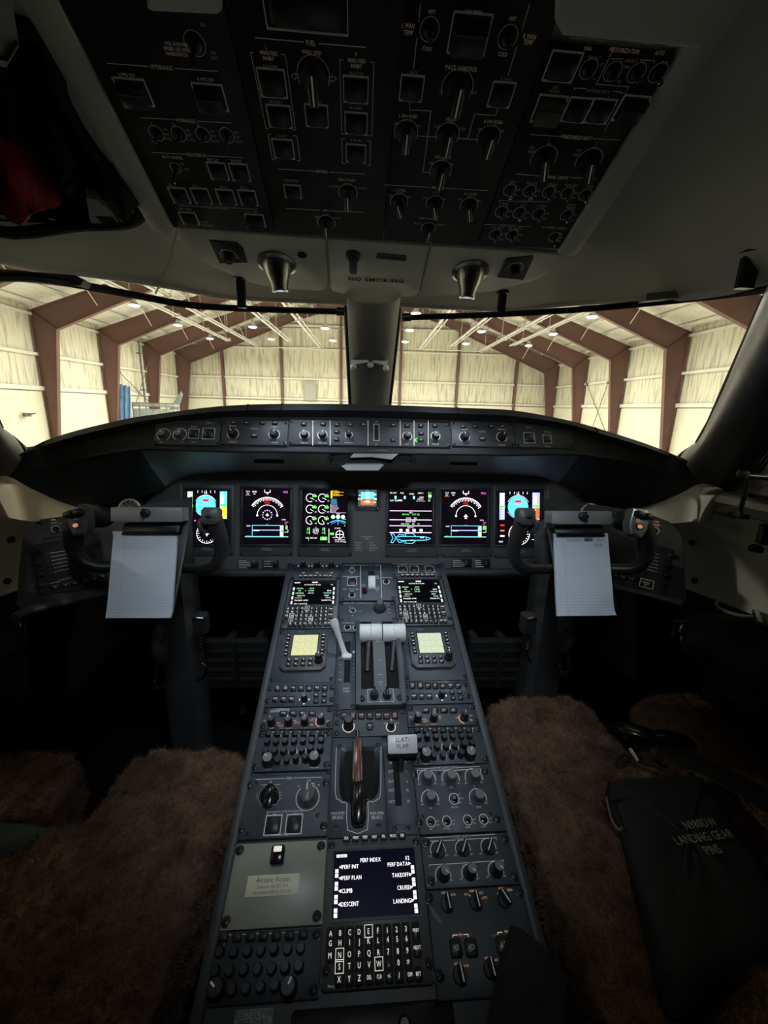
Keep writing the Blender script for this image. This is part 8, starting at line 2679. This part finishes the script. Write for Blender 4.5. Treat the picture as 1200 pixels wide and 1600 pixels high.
c_ = atz(991, 1181, zp + .026); mb = MB(); mb.tube([c_ + np.array([-.002, .012, .006]), c_ + np.array([.002, -.010, -.004])], .0055, 'chrome', 14); lp(mb, 'cord_lock', pr_)
# hem fold
mb = MB(); mb.tube(curve([atz(px, py, zp + .02) for px, py in ((952, 1250), (1000, 1246), (1060, 1236), (1105, 1238))], 6), .003, 'fabric_black', 8); lp(mb, 'hem', pr_)

zb = ZR_ + .030
sb = root_at('seat_belt', 'black seat belt with glossy buckle lying across the right seat', 'seat belt', atz(1010, 1145, zb))
mb = MB()
pts = [atz(px, py, zb + dz) for px, py, dz in ((952, 1134, -.005), (975, 1138, .008), (1000, 1145, .012), (1022, 1150, .010))]
mb.tube(curve(pts, 6), np.interp(np.linspace(0, 1, 19), [0, .3, .8, 1], [.012, .021, .022, .016]), 'black_gloss', 14, flat=.6); lp(mb, 'buckle', sb)
mb = MB(); pts = [atz(px, py, zb + dz) for px, py, dz in ((1020, 1150, .010), (1045, 1152, .012), (1070, 1158, .008), (1086, 1164, .0))]
mb.tube(curve(pts, 6), np.interp(np.linspace(0, 1, 19), [0, .3, .8, 1], [.014, .020, .016, .006]), 'black_gloss', 14, flat=.6); lp(mb, 'tongue', sb)
cl_ = curve([atz(px, py, zb - .004 + dz) for px, py, dz in ((1030, 1168, .0), (1070, 1185, .006), (1120, 1208, .006), (1165, 1235, .004), (1230, 1275, .0), (1300, 1320, .0))], 6)
mb = MB(); rows = []
for i, p_ in enumerate(cl_):
    t = cl_[min(i + 1, len(cl_) - 1)] - cl_[max(i - 1, 0)]; t /= np.linalg.norm(t); n_ = np.cross(t, (0, 0, 1)); n_ /= np.linalg.norm(n_)
    rows.append([p_ + n_ * .024 + np.array([0, 0, .001]), p_ + np.array([0, 0, .004]), p_ - n_ * .024 + np.array([0, 0, .001]), p_ - n_ * .024 - np.array([0, 0, .002]), p_ + n_ * .024 - np.array([0, 0, .002]), p_ + n_ * .024 + np.array([0, 0, .001])])
mb.grid(rows, 'webbing'); lp(mb, 'webbing_strap', sb)

for o in bpy.data.objects:
    if o.type == 'MESH' and o.parent is not None and o.name.split('.')[0] in ('lettering', 'ruled_lines', 'handwriting', 'screen_graphics', 'dial'):
        o['kind'] = 'stuff'
